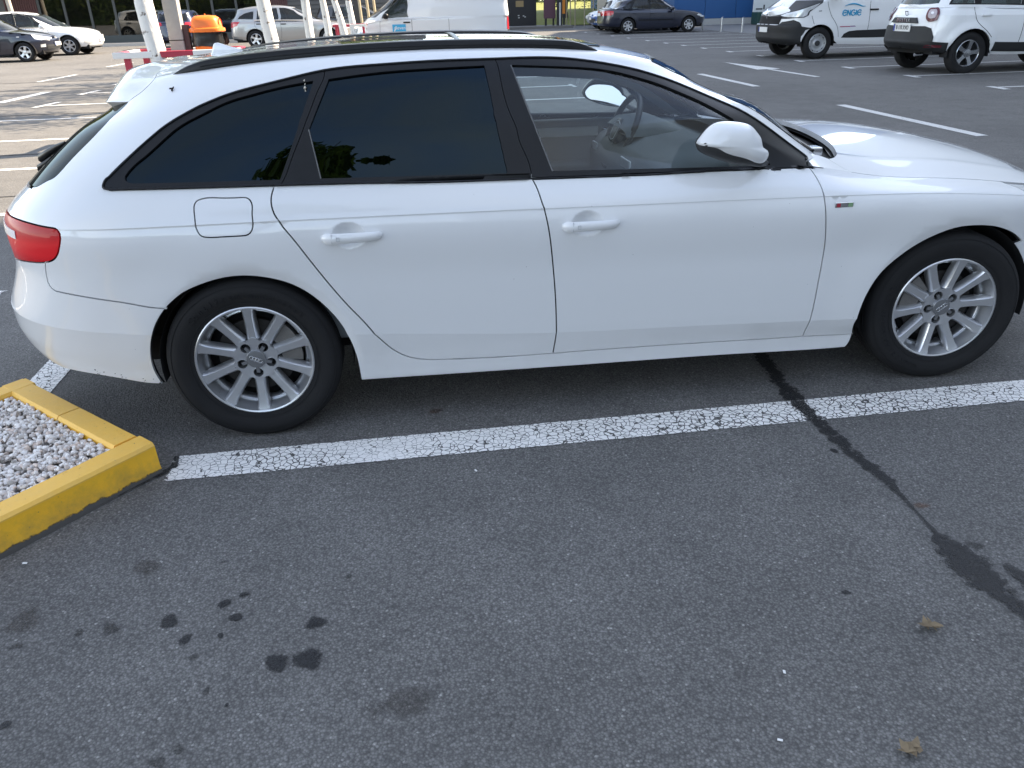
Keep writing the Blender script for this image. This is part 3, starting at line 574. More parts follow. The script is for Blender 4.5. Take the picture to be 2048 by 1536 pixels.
# --- windows
gap_b, gap_c = CV['door_gap_b'], CV['door_gap_c']
tt = CV['trim_top']
def seg_t(a, b): return [p for p in tt if a < p[0] < b]
q_fr = chain(CV['belt_quarter'], [OUT['door_gap_c'][-1]], RR(gap_c), RR([p for p in tt[:np.argmin(np.hypot((tt[:, 0]-OUT['door_gap_c'][0][0])*2.2, (tt[:, 1]-7.94)*.12))]]), RR(CV['trim_corner']))
i_c = int(np.argmin(np.hypot((tt[:, 0]-OUT['door_gap_c'][0][0])*2.2, (tt[:, 1]-OUT['door_gap_c'][0][1])*.12))); i_b = int(np.argmin(np.hypot((tt[:, 0]-OUT['door_gap_b'][0][0])*2.2, (tt[:, 1]-OUT['door_gap_b'][0][1])*.12)))
r_fr = chain(gap_c, [(p[0], p[1]) for p in CV['belt_rear_door'] if OUT['door_gap_c'][-1][0] < p[0] < OUT['door_gap_b'][-1][0]], RR(gap_b), RR(tt[i_c+1:i_b]))
f_fr = chain(gap_b, [(p[0], max(p[1], 5.97)) for p in CV['belt_front_door'] if p[0] > OUT['door_gap_b'][-1][0]], [(1.075, 5.985), (1.1342, 6.09)], RR(tt[i_b+1:]))
qg = chain(CV['quarter_glass_a'], OUT['quarter_glass_b']); rg = chain(CV['rear_glass_a'], OUT['rear_glass_b'], OUT['rear_glass_c'], OUT['rear_glass_d'])
fg = chain(CV['front_glass_a'], OUT['front_glass_b'], OUT['front_glass_c'])
for fr, gl, par, gm in ((q_fr, qg, sides, GLASS_DARK), (r_fr, rg, rdoor, GLASS_DARK), (f_fr, fg, fdoor, GLASS_CLEAR)):
    wf = panels('window_frame', panel_data(BODY, fr, [gl], inset=.0012, off=.003, depth=.014, res=.03, hole_inset=0), TRIM, par)
    panels('window_pane', panel_data(BODY, gl, inset=-.004, off=-.005, depth=0, res=.05, rims=False), gm, par)
# thin raised lip along the outer edge of the window trim
def lip(ptsv, nm, par, r=.0045, off=.004, mat=None, both=True):
    P = BODY(ptsv[:, 0], ptsv[:, 1]); nv = BODY.normal(ptsv[:, 0], ptsv[:, 1]); s = np.sign((nv[:, 1]).sum())*-1
    P = P+nv*s*off if False else P+np.where(nv[:, 1:2] > 0, -nv, nv)*off
    for sg in ((1, -1) if both else (1,)):
        MB().tube([(p[0], p[1]*sg, p[2]) for p in P], r, 6).build(nm, mat or TRIM, par[0] if sg == 1 else par[1], 60)
lip(chain(CV['trim_corner'], tt), 'trim_lip', sides); lip(chain(CV['belt_quarter']), 'waist_strip', sides); lip(chain(CV['belt_rear_door']), 'waist_strip', rdoor); lip(chain([p for p in CV['belt_front_door'] if p[0] < .99]), 'waist_strip', fdoor)
CHR_EDGE = simple('pale_edge', (.09, .092, .095), .4)
lip(chain(OUT['rear_glass_c']), 'pane_divider', rdoor, .0024, .003, CHR_EDGE)
lip(chain(OUT['front_glass_c']), 'pane_edge', fdoor, .0035, .001, CHR_EDGE)
# windscreen
ws_poly = chain(RR(pill), roof_front, [(2., 11), (2., 9), (2., 7), (2., 6.05), (1.7, 6.05), (1.45, 6.05)])
wsg = panels('windscreen', panel_data(BODY, ws_poly, inset=.001, off=-.004, depth=0, res=.05, rims=False), GLASS_CLEAR, car)
lip(pill[pill[:, 1] > 6.1], 'windscreen_seal', wsg, .0035, -.001)
lip(roof_front[:-3], 'windscreen_seal', wsg, .0035, -.001)
# --- bonnet, cowl and wipers
hs = [(1.114, .131), (1.123, .06), (1.139, .004)]
cowl_e = [(1.114, .131), (1.133, .161), (1.152, .221), (1.168, .312), (1.184, .47), (1.191, .69), (1.193, .85), (1.195, 1.0)]
hood_poly = chain(curve(cowl_e), [(1.3, 1.), (1.5, 1.), (1.8, 1.), (1.955, 1.), (1.94, .7), (1.89, .4), (1.80, .15), (1.70, .003)], [(v, .003) for v in np.linspace(1.68, 1.16, 40)], RR(curve(hs)))
d = panel_data(DECK, hood_poly, inset=.0022, res=.04, depth=.02)
panels('bonnet', d, PAINT, car)
panels('bonnet_liner', panel_data(DECK, hood_poly, inset=-.004, off=-.03, depth=0, res=.08, rims=False), LINER, car)
ft_poly = chain([(1.055, .0), (1.06, .10), (1.075, .16), (1.10, .15)], curve(hs), [(v, 0.) for v in np.linspace(1.137, 1.06, 8)])
panels('wing_shoulder', panel_data(DECK, ft_poly, inset=.0, res=.03, depth=.015), PAINT, wings)
cw = chain([(1.06, .10)], curve(cowl_e), [(1.0, 1.), (1.0, .5), (1.03, .2)])
COWL = simple('cowl_black', (.012, .012, .013), .6, bump=.3, bscale=60)
panels('cowl_panel', panel_data(DECK, cw, inset=-.01, off=-.045, depth=0, res=.06, rims=False), COWL, car)
for sx, (a, b) in ((1, ((2.30, -.60), (2.345, .05))), (2, ((2.36, -.02), (2.30, .55)))):
    za = .905
    w = MB().tube([(a[0], a[1], za), (a[0]-.03, a[1]+.02, za+.02), ((a[0]+b[0])/2, (a[1]+b[1])/2, za+.045), (b[0], b[1], za+.035)], [.012, .011, .008, .006], 8).build('wiper', TRIM, car, 50)
    MB().tube([(a[0]-.06, a[1]-.05, za+.045), ((a[0]+b[0])/2-.05, (a[1]+b[1])/2, za+.075), (b[0]-.02, b[1]+.08, za+.05)], [.006, .007, .005], 6).build('wiper_blade', TRIM, w, 50)
    MB().box(a[0]-.05, a[0]-.0, a[1]-.02, a[1]+.04, za+.012, za+.05).build('wiper_joint', CHROME if sx == 1 else TRIM, w, bevel=.006)
# rear wiper
rw = MB().tube([(-.625, -.47, 1.082), (-.665, -.44, 1.064), (-.71, -.41, 1.042), (-.752, -.385, 1.018), (-.758, -.38, 1.008)], [.004, .010, .014, .018, .014], 8).build('rear_wiper', TRIM, tgate[0], 50)
MB().tube([(-.70, -.43, 1.025), (-.735, -.41, 1.0), (-.765, -.40, .985), (-.772, -.395, .972)], [.005, .011, .012, .006], 8).build('wiper_hinge', TRIM, tgate[0], 50)
# --- roof rails
for sg in (1, -1):
    xs_ = np.linspace(-.18, 1.375, 60); path = []; rad = []
    sec = []
    for i, x in enumerate(xs_):
        u = (x+.18)/1.555; e = min(1, (u/.10), ((1-u)/.09)); e = math.sin(max(e, 0)*math.pi/2)**.8
        yy = -.555-.012*math.sin(math.pi*u); 
        vv = np.linspace(-.35, 1.3, 400); q = BODY(vv, 9.35); z0 = float(np.interp(x, q[:, 0], q[:, 2])); yy = float(np.interp(x, q[:, 0], q[:, 1]))
        h = .004+.030*e; w = .010+.012*e; zb = z0-.006
        sec.append([(x, sg*(yy-w), zb), (x, sg*(yy-w*1.02), zb+h*.55), (x, sg*(yy-w*.72), zb+h*.9), (x, sg*(yy-.1*w), zb+h), (x, sg*(yy+w*.75), zb+h*.85), (x, sg*(yy+w), zb+h*.4), (x, sg*(yy+w), zb)])
    b = MB(); n = 7
    b.add([p for s in sec for p in s], [(i*n+k, i*n+k+1, (i+1)*n+k+1, (i+1)*n+k) for i in range(len(sec)-1) for k in range(n-1)]+[tuple(range(n)), tuple((len(sec)-1)*n+k for k in range(n))])
    rl = b.build('roof_rail', TRIM, car, 40)
    MB().tube([(s[1][0], s[1][1]-sg*.001, s[1][2]-.004) for s in sec[4:-4]], .0022, 5).build('rail_groove', LINER, rl)
# aerial fin
b = MB(); fin = [(-.11, 1.340), (-.03, 1.350), (-.012, 1.362), (-.06, 1.372), (-.110, 1.390), (-.124, 1.386), (-.132, 1.365), (-.146, 1.335)]
b.prism(fin, -.018, .018); b.build('aerial_fin', PAINT, car, 50, bevel=.011, seg=3)
# --- door handles
LOCKM = simple('lock_grey', (.48, .49, .50), .4)
def handle(cx, cz, par, sg):
    ln = .107; secs = []; yb = float(BODY(np.interp(cx, [.306, .513], OUT['handle_r'][0:2] and [OUT['handle_r'][0][0], OUT['handle_r'][1][0]]) if cx < 1 else np.interp(cx, [1.163, 1.376], [OUT['handle_f'][0][0], OUT['handle_f'][1][0]]), 4.7)[1])
    for i in range(17):
        u = -1+2*i/16; e = max(0, 1-abs(u)**9)**.5; hh = .0178*(.42+.58*e)*(1-.14*u); th = .005+.016*max(0, 1-abs(u)**8); x = cx+ln*u*(1 if True else 1); zc = cz+.002*u
        y0 = yb+.002; y1 = yb-th-.006*max(0, 1-u*u)
        secs.append([(x, y1+.006, zc-hh), (x, y1, zc-hh*.55), (x, y1-.0015, zc), (x, y1+.001, zc+hh*.6), (x, y1+.007, zc+hh), (x, y0 if abs(u) > .8 else y1+.016, zc+hh*.75), (x, y0 if abs(u) > .8 else y1+.016, zc-hh*.75)])
    b = MB(); n = 7
    b.add([(p[0], p[1]*sg, p[2]) for s in secs for p in s], [(i*n+k, i*n+(k+1) % n, (i+1)*n+(k+1) % n, (i+1)*n+k) for i in range(16) for k in range(n)]+[tuple(range(n)), tuple(16*n+k for k in range(n))])
    b.build('door_handle', PAINT, par, 45)
    b = MB(); b.box(cx-ln*.66, cx-ln*.645, sg*(yb-.0245), sg*(yb-.012), cz-.0165, cz+.0165); b.build('handle_seam', LOCKM, par)
    b = MB()
    for (x0, x1, z0, z1) in ((-.5, -.40, -.008, -.0068), (-.5, -.40, .0048, .006), (-.5, -.49, -.008, .006), (-.41, -.40, -.008, .006)): b.box(cx+ln*x0, cx+ln*x1, sg*(yb-.0285), sg*(yb-.024), cz+z0, cz+z1)
    b.build('lock_mark', LOCKM, par)
for sg, k in ((1, 0), (-1, 1)): handle(HR[0], HR[1], rdoor[k], sg); handle(HF[0], HF[1], fdoor[k], sg)
# --- small wing badge: red, white and green bars on a chrome strip
bx, by, bz = (float(q) for q in BODY(*OUT['badge_c'][0])); by -= .002
bd = MB().box(bx-.037, bx+.037, by-.002, by+.006, bz-.0095, bz+.0095).build('badge', CHROME, wings[0], bevel=.002)
BRED = simple('badge_red', (.35, .03, .05), .4); BGRN = simple('badge_green', (.22, .36, .20), .4)
MB().box(bx-.030, bx-.016, by-.0035, by, bz-.0075, bz+.0075).build('badge_bar', BRED, bd); MB().box(bx+.016, bx+.033, by-.0035, by, bz-.0075, bz+.0075).build('badge_bar', BGRN, bd)
# --- wing mirrors, folded in against the glass
CAP = [(1.646,1.047),(1.656,1.065),(1.679,1.092),(1.704,1.110),(1.731,1.116),(1.771,1.115),(1.813,1.109),(1.841,1.099),(1.860,1.081),(1.877,1.062),(1.886,1.042),(1.893,1.023),(1.907,1.015),(1.917,.999),(1.914,.983),(1.895,.966),(1.838,.977),(1.784,.992),(1.713,1.018),(1.677,1.036)]
LOW = [(1.648,1.038),(1.657,1.022),(1.689,1.002),(1.740,.982),(1.798,.967),(1.865,.956),(1.905,.956)]
def loop_curve(p, n):
    p = np.array(p+[p[0]], float); d = np.r_[0, np.cumsum(np.hypot(*np.diff(p, axis=0).T))]; q = np.linspace(0, d[-1], n, endpoint=False)
    p2 = np.vstack([p[-4:-1], p, p[1:4]]); d2 = np.r_[d[-4:-1]-d[-1], d, d[1:4]+d[-1]]
    return np.stack([spline(list(zip(d2, p2[:, i])))(q) for i in (0, 1)], 1)
def pillow(outl, cxz, y0, dep, sg, rings=9, ex=2.2, n=60):
    """outline blown up to one side: a smooth domed shell"""
    o = loop_curve(outl, n); c = np.array(cxz); vs = []
    for i in range(rings):
        a = i/(rings-1)*math.pi/2; k = math.cos(a)**(2/ex); h = math.sin(a)**(2/ex)
        for p in c+(o-c)*max(k, .02): vs.append((p[0], sg*(y0-dep*h), p[1]))
    fs = [(i*n+q, i*n+(q+1) % n, (i+1)*n+(q+1) % n, (i+1)*n+q) for i in range(rings-1) for q in range(n)]+[tuple((rings-1)*n+q for q in range(n))]
    return MB().add(vs, fs)
for sg, k in ((1, 0), (-1, 1)):
    mm = pillow(CAP, (1.80, 1.035), -.928, .066, sg, 12, 2.3).build('wing_mirror', PAINT, fdoor[k], 70)
    full = CAP[:13]+[(1.915, 1.0), (1.912, .972)]+LOW[::-1]
    pillow(full, (1.785, 1.03), -.918, .058, sg, 9, 2.6).build('mirror_base', PLASTIC, fdoor[k], 60)
    b = MB(); oo = loop_curve(full, 48); c0 = np.array((1.785, 1.035)); vs = []
    for kk, yy in ((1., -.918), (.96, -.905), (.90, -.905), (.88, -.912)): vs += [(p[0], sg*yy, p[1]) for p in c0+(oo-c0)*kk]
    b.add(vs, [(i*48+q, i*48+(q+1) % 48, (i+1)*48+(q+1) % 48, (i+1)*48+q) for i in range(3) for q in range(48)]); b.build('mirror_rim', PLASTIC, fdoor[k], 60)
    b = MB(); b.add([(p[0], sg*(-.915-(p[1]-1.03)*.42), p[1]) for p in c0+(oo-c0)*.89], [tuple(range(48))]); b.build('mirror_glass', MIRROR, fdoor[k])
    MB().tube([(1.885, sg*-.935, .975), (1.915, sg*-.90, .962), (1.935, sg*-.86, .952), (1.945, sg*-.825, .946)], [.016, .02, .022, .024], 14, flat=.62).build('mirror_foot', PLASTIC, fdoor[k], 60)
# --- wheels
def wheel_parts(RC=.2155, RT=.322, yo=-.876):
    """meshes of one right hand wheel, centred on the axle at the tyre's middle plane; outer face towards -y"""
    ym = yo+.09; W = {}
    # tyre: sidewall and tread
    prof = [(RC-.006, -.088), (RC+.004, -.094), (RC+.012, -.094), (RC+.030, -.101), (RC+.055, -.107), (RC+.075, -.104), (RC+.085, -.098), (RT-.012, -.092), (RT-.005, -.083), (RT-.001, -.070)]
    for y in (-.052, -.018, .018, .052): prof += [(RT, y-.006), (RT-.008, y-.004), (RT-.008, y+.004), (RT, y+.006)]
    prof += [(RT-.001, .072), (RT-.012, .092), (RC+.055, .106), (RC, .09)]
    b = MB().lathe(prof, 72)
    W['tyre'] = smooth(b.mesh('tyre'), 28)
    b = MB()      # sidewall ribs
    for r_ in (RC+.018, RC+.083): b.lathe([(r_-.0012, -.0995 if r_ < .25 else -.0995), (r_, -.1015 if r_ < .25 else -.1025), (r_+.0012, -.0995 if r_ < .25 else -.0995)], 72)
    W['tyre_rib'] = smooth(b.mesh('tyre_rib'))
    # rim barrel with lip and inner step
    W['rim'] = smooth(MB().lathe([(RC+.001, -.088), (RC+.0025, -.0925), (RC-.002, -.0955), (RC-.0075, -.0935), (RC-.0095, -.084), (RC-.014, -.070), (RC-.020, -.05), (RC-.026, -.035), (RC-.030, .07), (RC-.012, .085), (RC, .088)], 72).mesh('rim'), 50)
    W['rim_step'] = smooth(MB().lathe([(RC-.0245, -.034), (RC-.032, -.036), (RC-.037, -.030), (RC-.037, -.015), (RC-.028, -.012)], 72).mesh('rim_step'), 50)
    # one spoke pointing up
    secs = []
    for r_, hw, bw, yf, dp in ((.078, .0150, .0250, -.0685, .034), (.092, .0138, .0235, -.070, .038), (.115, .0130, .0225, -.073, .040), (.160, .0138, .0225, -.079, .040), (.190, .0158, .0235, -.084, .034), (.2085, .021, .028, -.089, .02)):
        secs.append([(-bw, yf+dp, r_), (-bw*.96, yf+dp*.45, r_), (-hw-.002, yf+.004, r_), (-hw*.9, yf, r_), (hw*.9, yf, r_), (hw+.002, yf+.004, r_), (bw*.96, yf+dp*.45, r_), (bw, yf+dp, r_)])
    n = 8; b = MB().add([p for s in secs for p in s], [(i*n+k, i*n+k+1, (i+1)*n+k+1, (i+1)*n+k) for i in range(len(secs)-1) for k in range(n-1)]+[tuple(range(n)), tuple((len(secs)-1)*n+k for k in range(n))])
    W['spoke'] = smooth(b.mesh('spoke'), 32)
    # hub face with five bolt wells
    def circ(r_, m, cx=0, cz=0, a0=0): return np.array([(cx+r_*math.cos(a0+2*math.pi*i/m), cz+r_*math.sin(a0+2*math.pi*i/m)) for i in range(m)])
    BR = .056; holes = [circ(.0182, 20, BR*math.cos(R(270+72*k)), BR*math.sin(R(270+72*k))) for k in range(5)]
    outer = np.array([((.083+.005*math.cos(10*2*math.pi*i/120))*math.sin(2*math.pi*i/120), (.083+.005*math.cos(10*2*math.pi*i/120))*math.cos(2*math.pi*i/120)) for i in range(120)])
    allp = np.vstack([outer]+holes); ed = [(i, (i+1) % 120) for i in range(120)]; b0 = 120
    for h in holes: ed += [(b0+i, b0+(i+1) % 20) for i in range(20)]; b0 += 20
    vo, _, fo, *_ = delaunay_2d_cdt([Vector(p) for p in allp], ed, [], 0, 1e-7, False); q = np.array([tuple(p) for p in vo]); F = np.array([f for f in fo]); cen = q[F].mean(1); kp = inpoly(cen, outer)
    for h in holes: kp &= ~inpoly(cen, h)
    b = MB(); rr = np.hypot(q[:, 0], q[:, 1]); yy = -.0655-.006*np.clip((rr-.035)/.045, 0, 1); b.add([(p[0], y, p[1]) for p, y in zip(q, yy)], F[kp].tolist())
    b.add([(p[0], -.0715, p[1]) for p in outer]+[(p[0]*1.03, -.04, p[1]*1.03) for p in outer], [(i, (i+1) % 120, 120+(i+1) % 120, 120+i) for i in range(120)])
    for h in holes: b.add([(p[0], -.070, p[1]) for p in h]+[(p[0], -.042, p[1]) for p in h], [(i, (i+1) % 20, 20+(i+1) % 20, 20+i) for i in range(20)])
    W['hub_face'] = smooth(b.mesh('hub_face'), 30)
    b = MB().lathe([(.0001, -.052), (.0085, -.052), (.009, -.046), (.0178, -.044)], 14); b.v = [(p[0], p[1], p[2]-BR) for p in b.v]
    W['wheel_bolt'] = smooth(b.mesh('wheel_bolt'), 30)
    # centre cap with five arms
    b = MB().lathe([(.036, -.060), (.036, -.071), (.0335, -.0735), (.02, -.0752), (.0001, -.0756)], 40)
    for k in range(5):
        a = R(270+72*k); Mx = Matrix.Rotation(-(a-math.pi/2), 4, 'Y')
        b.box(-.0065, .0065, -.0695, -.055, .03, .058, Mx)
    W['centre_cap'] = smooth(b.mesh('centre_cap'), 30)
    b = MB()      # four linked rings on the cap
    for dx in (-.0165, -.0055, .0055, .0165): b.tube([(dx+.0078*math.cos(q_), -.0757, .0078*math.sin(q_)) for q_ in np.linspace(0, 2*math.pi, 19)], .0011, 5, cap=False, up=Vector((0, 1, 0)))
    W['emblem'] = smooth(b.mesh('emblem'))
    W['brake_disc'] = smooth(MB().lathe([(.05, -.025), (.145, -.022), (.145, -.002), (.05, -.002)], 48).mesh('brake_disc'), 30)
    c = []
    for i in range(9): a = R(-30+60*i/8); c.append(a)
    b = MB(); vs = []
    for a in c:
        for r_, y in ((.095, -.05), (.172, -.05), (.172, .03), (.095, .03)): vs.append((r_*math.cos(a), y, r_*math.sin(a)))
    b.add(vs, [(i*4+k, i*4+(k+1) % 4, (i+1)*4+(k+1) % 4, (i+1)*4+k) for i in range(8) for k in range(4)]+[(0, 1, 2, 3), (32, 33, 34, 35)])
    W['brake_caliper'] = smooth(b.mesh('brake_caliper'), 30)
    W['hub_back'] = smooth(MB().lathe([(.0001, .02), (.2, .02), (.2, .06)], 32).mesh('hub_back'))
    return W, ym
WP, YM = wheel_parts()
CALIPER = simple('caliper_grey', (.20, .19, .18), .55, .5, var=.3, nscale=30)
def put_wheel(x, sg, turn=0., steer=0., cal=0.):
    w = link('wheel', WP['rim'], ALLOY, car, (x, sg*YM, .3175), (0, 0, (0 if sg == -1 else math.pi)+steer))
    w.location.y = -abs(YM) if sg == -1 else abs(YM)
    link('tyre', WP['tyre'], RUBBER, w); link('tyre_rib', WP['tyre_rib'], RUBBER, w); link('rim_step', WP['rim_step'], ALLOY, w)
    for k in range(10): link('spoke', WP['spoke'], ALLOY, w, rot=(0, turn+2*math.pi*k/10, 0))
    link('hub_face', WP['hub_face'], ALLOY, w, rot=(0, turn, 0)); [link('wheel_bolt', WP['wheel_bolt'], LINER, w, rot=(0, turn+2*math.pi*k/5, 0)) for k in range(5)]
    link('centre_cap', WP['centre_cap'], CAPM, w, rot=(0, turn, 0)); link('emblem', WP['emblem'], CHROME, w, rot=(0, turn+(.45 if steer == 0 else -.9), 0))
    link('brake_disc', WP['brake_disc'], STEEL, w); link('brake_caliper', WP['brake_caliper'], CALIPER, w, rot=(0, cal, 0)); link('hub_back', WP['hub_back'], LINER, w)
    return w
CAPM = simple('cap_grey', (.22, .225, .235), .35, .6, .3, var=.05)
put_wheel(0, -1, 0, 0, R(-22)); put_wheel(2.808, -1, R(12), -.093, R(200)); put_wheel(0, 1); put_wheel(2.808, 1, .3)
# raised maker's lettering round the tyre walls
for cx, st, a0, words in ((0., 0., 90, 'ContiPremiumContact'), (2.808, -.093, 205, 'ContiPremiumContact')):
    me_parent = [o for o in car.children if o.name.startswith('wheel') and abs(o.location.x-cx) < .1 and o.location.y < 0][0]
    n_ = len(words)
    for i, ch in enumerate(words):
        a = R(a0)-(i-(n_-1)/2)*.092; rr = .2155+.050
        t_ = text_mesh('tyre_letter', ch, .030, RUBBER, me_parent, (rr*math.cos(a), -.1075, rr*math.sin(a)), (math.pi/2, -(a-math.pi/2), 0), .0012, True)
# --- wheel housings and underside
for x0, r_ in ((.012, .352), (2.80, .368)):
    for sg in (1, -1):
        b = MB(); m = 28; vs = []
        for y in (-.872, -.52):
            for i in range(m+1):
                a = R(-8+197*i/m); vs.append((x0+r_*math.cos(a), sg*y, .312+r_*math.sin(a)))
        b.add(vs, [(i, i+1, m+2+i, m+1+i) for i in range(m)]+[tuple(range(m+1, 2*m+2))]); b.build('wheel_housing', LINER, car, 50)
b = MB().box(-.75, 3.45, -.5, .5, .20, .30); b.box(.42, 2.38, -.80, .80, .19, .28); b.build('underbody', LINER, car)
MB().tube([(-.84, .45, .25), (-.3, .42, .2), (.3, .2, .18), (1.6, .1, .17)], .035, 10).build('exhaust_pipe', STEEL, car, 50)
# mud flap corner behind the front wheel well
# --- cabin
CABIN = simple('cabin_grey', (.22, .235, .24), .7, bump=.2, bscale=300); SILVER = simple('cabin_silver', (.78, .79, .80), .45); SEATM = simple('seat_cloth', (.03, .031, .034), .9, bump=.4, bscale=260)
HEAD = simple('headlining', (.42, .46, .47), .95)
hl = chain([(v, 8.2) for v in np.linspace(-.25, 1.1, 20)], [(1.2, 8.6), (1.35, 9.6), (1.7, 10.4), (2, 10.9), (2, 11), (1., 11), (0., 11), (-.4, 11), (-.36, 9.5)])
panels('headlining', panel_data(BODY, hl, inset=0, off=-.035, depth=0, res=.08, step=.05, rims=False), HEAD, car)
# curtain trim over the far windows and down the far screen pillar
ct = chain([(v, 8.3) for v in np.linspace(-.1, 1.08, 16)], [(1.2, 8.0), (1.32, 7.3), (1.30, 6.3), (1.2, 6.3), (1.19, 7.0), (1.1, 7.35)], [(v, 7.22) for v in np.linspace(1.0, .55, 8)], [(.50, 6.1), (.44, 6.1), (.47, 7.25)], [(v, 7.25) for v in np.linspace(.4, -.1, 8)])
d = panel_data(BODY, ct, inset=0, off=-.05, depth=0, res=.05, rims=False)
link('pillar_trim', panel_mesh('pillar_trim', d, True), HEAD, car)
fpost = chain([(1.30, 6.3), (1.34, 7.3), (1.25, 8.2), (1.16, 8.2), (1.24, 7.3), (1.20, 6.3)])
b = MB().prism([(1.66, .55), (1.64, .78), (1.69, .86), (1.80, .905), (2.0, .93), (2.22, .915), (2.28, .6)], -.70, .70); b.build('dashboard', CABIN, car, 40, bevel=.02)
b = MB(); vs = []; m = 12
for x, h in ((1.70, .03), (1.74, .075), (1.86, .085), (2.0, .03)):
    for i in range(m+1): a = math.pi*i/m; vs.append((x, .37+.20*math.cos(a), .885+h*math.sin(a)**.6+.02))
b.add(vs, [(i*(m+1)+k, i*(m+1)+k+1, (i+1)*(m+1)+k+1, (i+1)*(m+1)+k) for i in range(3) for k in range(m)]); b.build('instrument_hood', CABIN, car, 60)
b = MB()
for (x, y, z, w, h) in ((1.655, .0, .80, .16, .07), (1.652, -.52, .80, .12, .05), (1.652, .60, .80, .09, .05)): b.box(x-.006, x+.004, y-w/2, y+w/2, z-h/2, z+h/2)
b.build('air_vent', SILVER, car, bevel=.004)
MB().box(1.30, 1.70, -.10, .10, .28, .60).build('centre_console', CABIN, car, bevel=.03); MB().tube([(1.47, 0, .58), (1.45, 0, .68), (1.46, 0, .72)], [.012, .016, .026], 10).build('gear_lever', CABIN, car, 60)
# steering wheel, tilted towards the driver
swc = Vector((1.73, .37, .905)); tl = Matrix.Translation(swc) @ Matrix.Rotation(R(-66), 4, 'Y')
def SWP(a, r_=.185, z=0): return tl @ Vector((r_*math.cos(a), r_*math.sin(a), z))
LEATHER = simple('wheel_leather', (.05, .05, .052), .45, bump=.3, bscale=500)
sw = MB().tube([SWP(a) for a in np.linspace(0, 2*math.pi, 49)], .0155, 12, cap=False).build('steering_wheel', LEATHER, car, 60)
b = MB(); ho = [(-.075, -.06), (-.05, -.085), (.04, -.075), (.07, -.04), (.07, .04), (.04, .075), (-.05, .085), (-.075, .06)]
b.add([tl @ Vector((x, y, .0)) for x, y in ho]+[tl @ Vector((x*.8, y*.8, .035)) for x, y in ho], [tuple(range(8)), tuple(range(15, 7, -1))]+[(i, (i+1) % 8, 8+(i+1) % 8, 8+i) for i in range(8)]); b.build('airbag_pad', LEATHER, sw, 40, bevel=.008)
for a in (math.pi/2, -math.pi/2, math.pi): MB().tube([SWP(a, .06, .01), SWP(a, .13, .006), SWP(a, .18)], [.022, .014, .013], 8, flat=.5).build('wheel_spoke', SILVER if a == math.pi else LEATHER, sw, 60)
tri = [(-.045, -.035), (.03, -.05), (.045, 0), (.03, .05), (-.045, .035), (-.055, 0)]
MB().tube([tl @ Vector((x, y, .034)) for x, y in tri+tri[:1]], .0028, 5, cap=False).build('wheel_badge_ring', SILVER, sw)
MB().tube([(1.80, .37, .87), (1.95, .37, .82)], .045, 12).build('steering_column', CABIN, car, 60)
# door cards on the far side, with a pale inlay and pull
for sg in (1, -1):
    k = 0 if sg == -1 else 1
    b = MB().box(1.10, 2.05, sg*.745, sg*.80, .35, .925); b.build('door_card', CABIN, fdoor[k], bevel=.015)
    b = MB().box(1.22, 1.70, sg*.735, sg*.747, .835, .885); b.build('door_inlay', SILVER, fdoor[k], bevel=.004)
    b = MB().tube([(1.72, sg*.735, .878), (1.76, sg*.728, .86), (1.80, sg*.733, .848), (1.86, sg*.74, .843)], [.016, .02, .012, .006], 8, flat=.6); b.build('door_pull', CHROME, fdoor[k], 60)
    MB().box(1.2, 1.75, sg*.68, sg*.75, .66, .71).build('arm_rest', CABIN, fdoor[k], bevel=.02)
    b = MB().box(.25, 1.02, sg*.745, sg*.80, .35, .93); b.build('door_card', CABIN, rdoor[k], bevel=.015)
# seats
def seat(x, y, w=.50, rear=False):
    s = MB().box(x, x+.50, y-w/2, y+w/2, .42, .56).build('seat', SEATM, car, 40, bevel=.05, seg=3)
    Mb = Matrix.Translation((x+.02, y, .52)) @ Matrix.Rotation(R(-20), 4, 'Y')
    MB().box(-.07, .07, -w/2, w/2, 0, .56, Mb).build('backrest', SEATM, s, 40, bevel=.05, seg=3)
    MB().box(-.05, .05, -.13, .13, .60, .76, Mb).build('head_rest', SEATM, s, 40, bevel=.04, seg=3)
seat(.92, .37); seat(.92, -.37); seat(.12, .33, .6); seat(.12, -.33, .6)
MB().box(-.70, .05, -.66, .66, .62, .66).build('load_cover', CABIN, car)
# dead fly on the flank, dropping on the pane edge
from_vt = lambda n: BODY(*OUT[n][0])
GRIME = simple('fly_black', (.02, .018, .016), .8); DROP = simple('dropping_pale', (.55, .50, .42), .9)
p = from_vt('insect_tail'); b = MB()
for (dx, dz, rx, rz_) in ((0, 0, .004, .007), (.004, .005, .003, .005), (-.005, .004, .005, .002), (.002, -.008, .003, .004)): b.tube([(p[0]+dx-rx, p[1]-.004, p[2]+dz-rz_), (p[0]+dx, p[1]-.008, p[2]+dz), (p[0]+dx+rx, p[1]-.004, p[2]+dz+rz_)], [.001, .0035, .001], 6)
b.build('fly_mark', GRIME, sides[0], 60)
p = from_vt('dropping'); b = MB()
for (dx, dz, s) in ((0, .016, .004), (.001, .004, .0035), (-.001, -.008, .007), (0, -.018, .0045)): b.tube([(p[0]+dx-.001, p[1]-.005, p[2]+dz-s), (p[0]+dx, p[1]-.008, p[2]+dz), (p[0]+dx+.001, p[1]-.005, p[2]+dz+s)], [.001, s*.7, .001], 7)
b.build('bird_dropping', DROP, sides[0], 60)
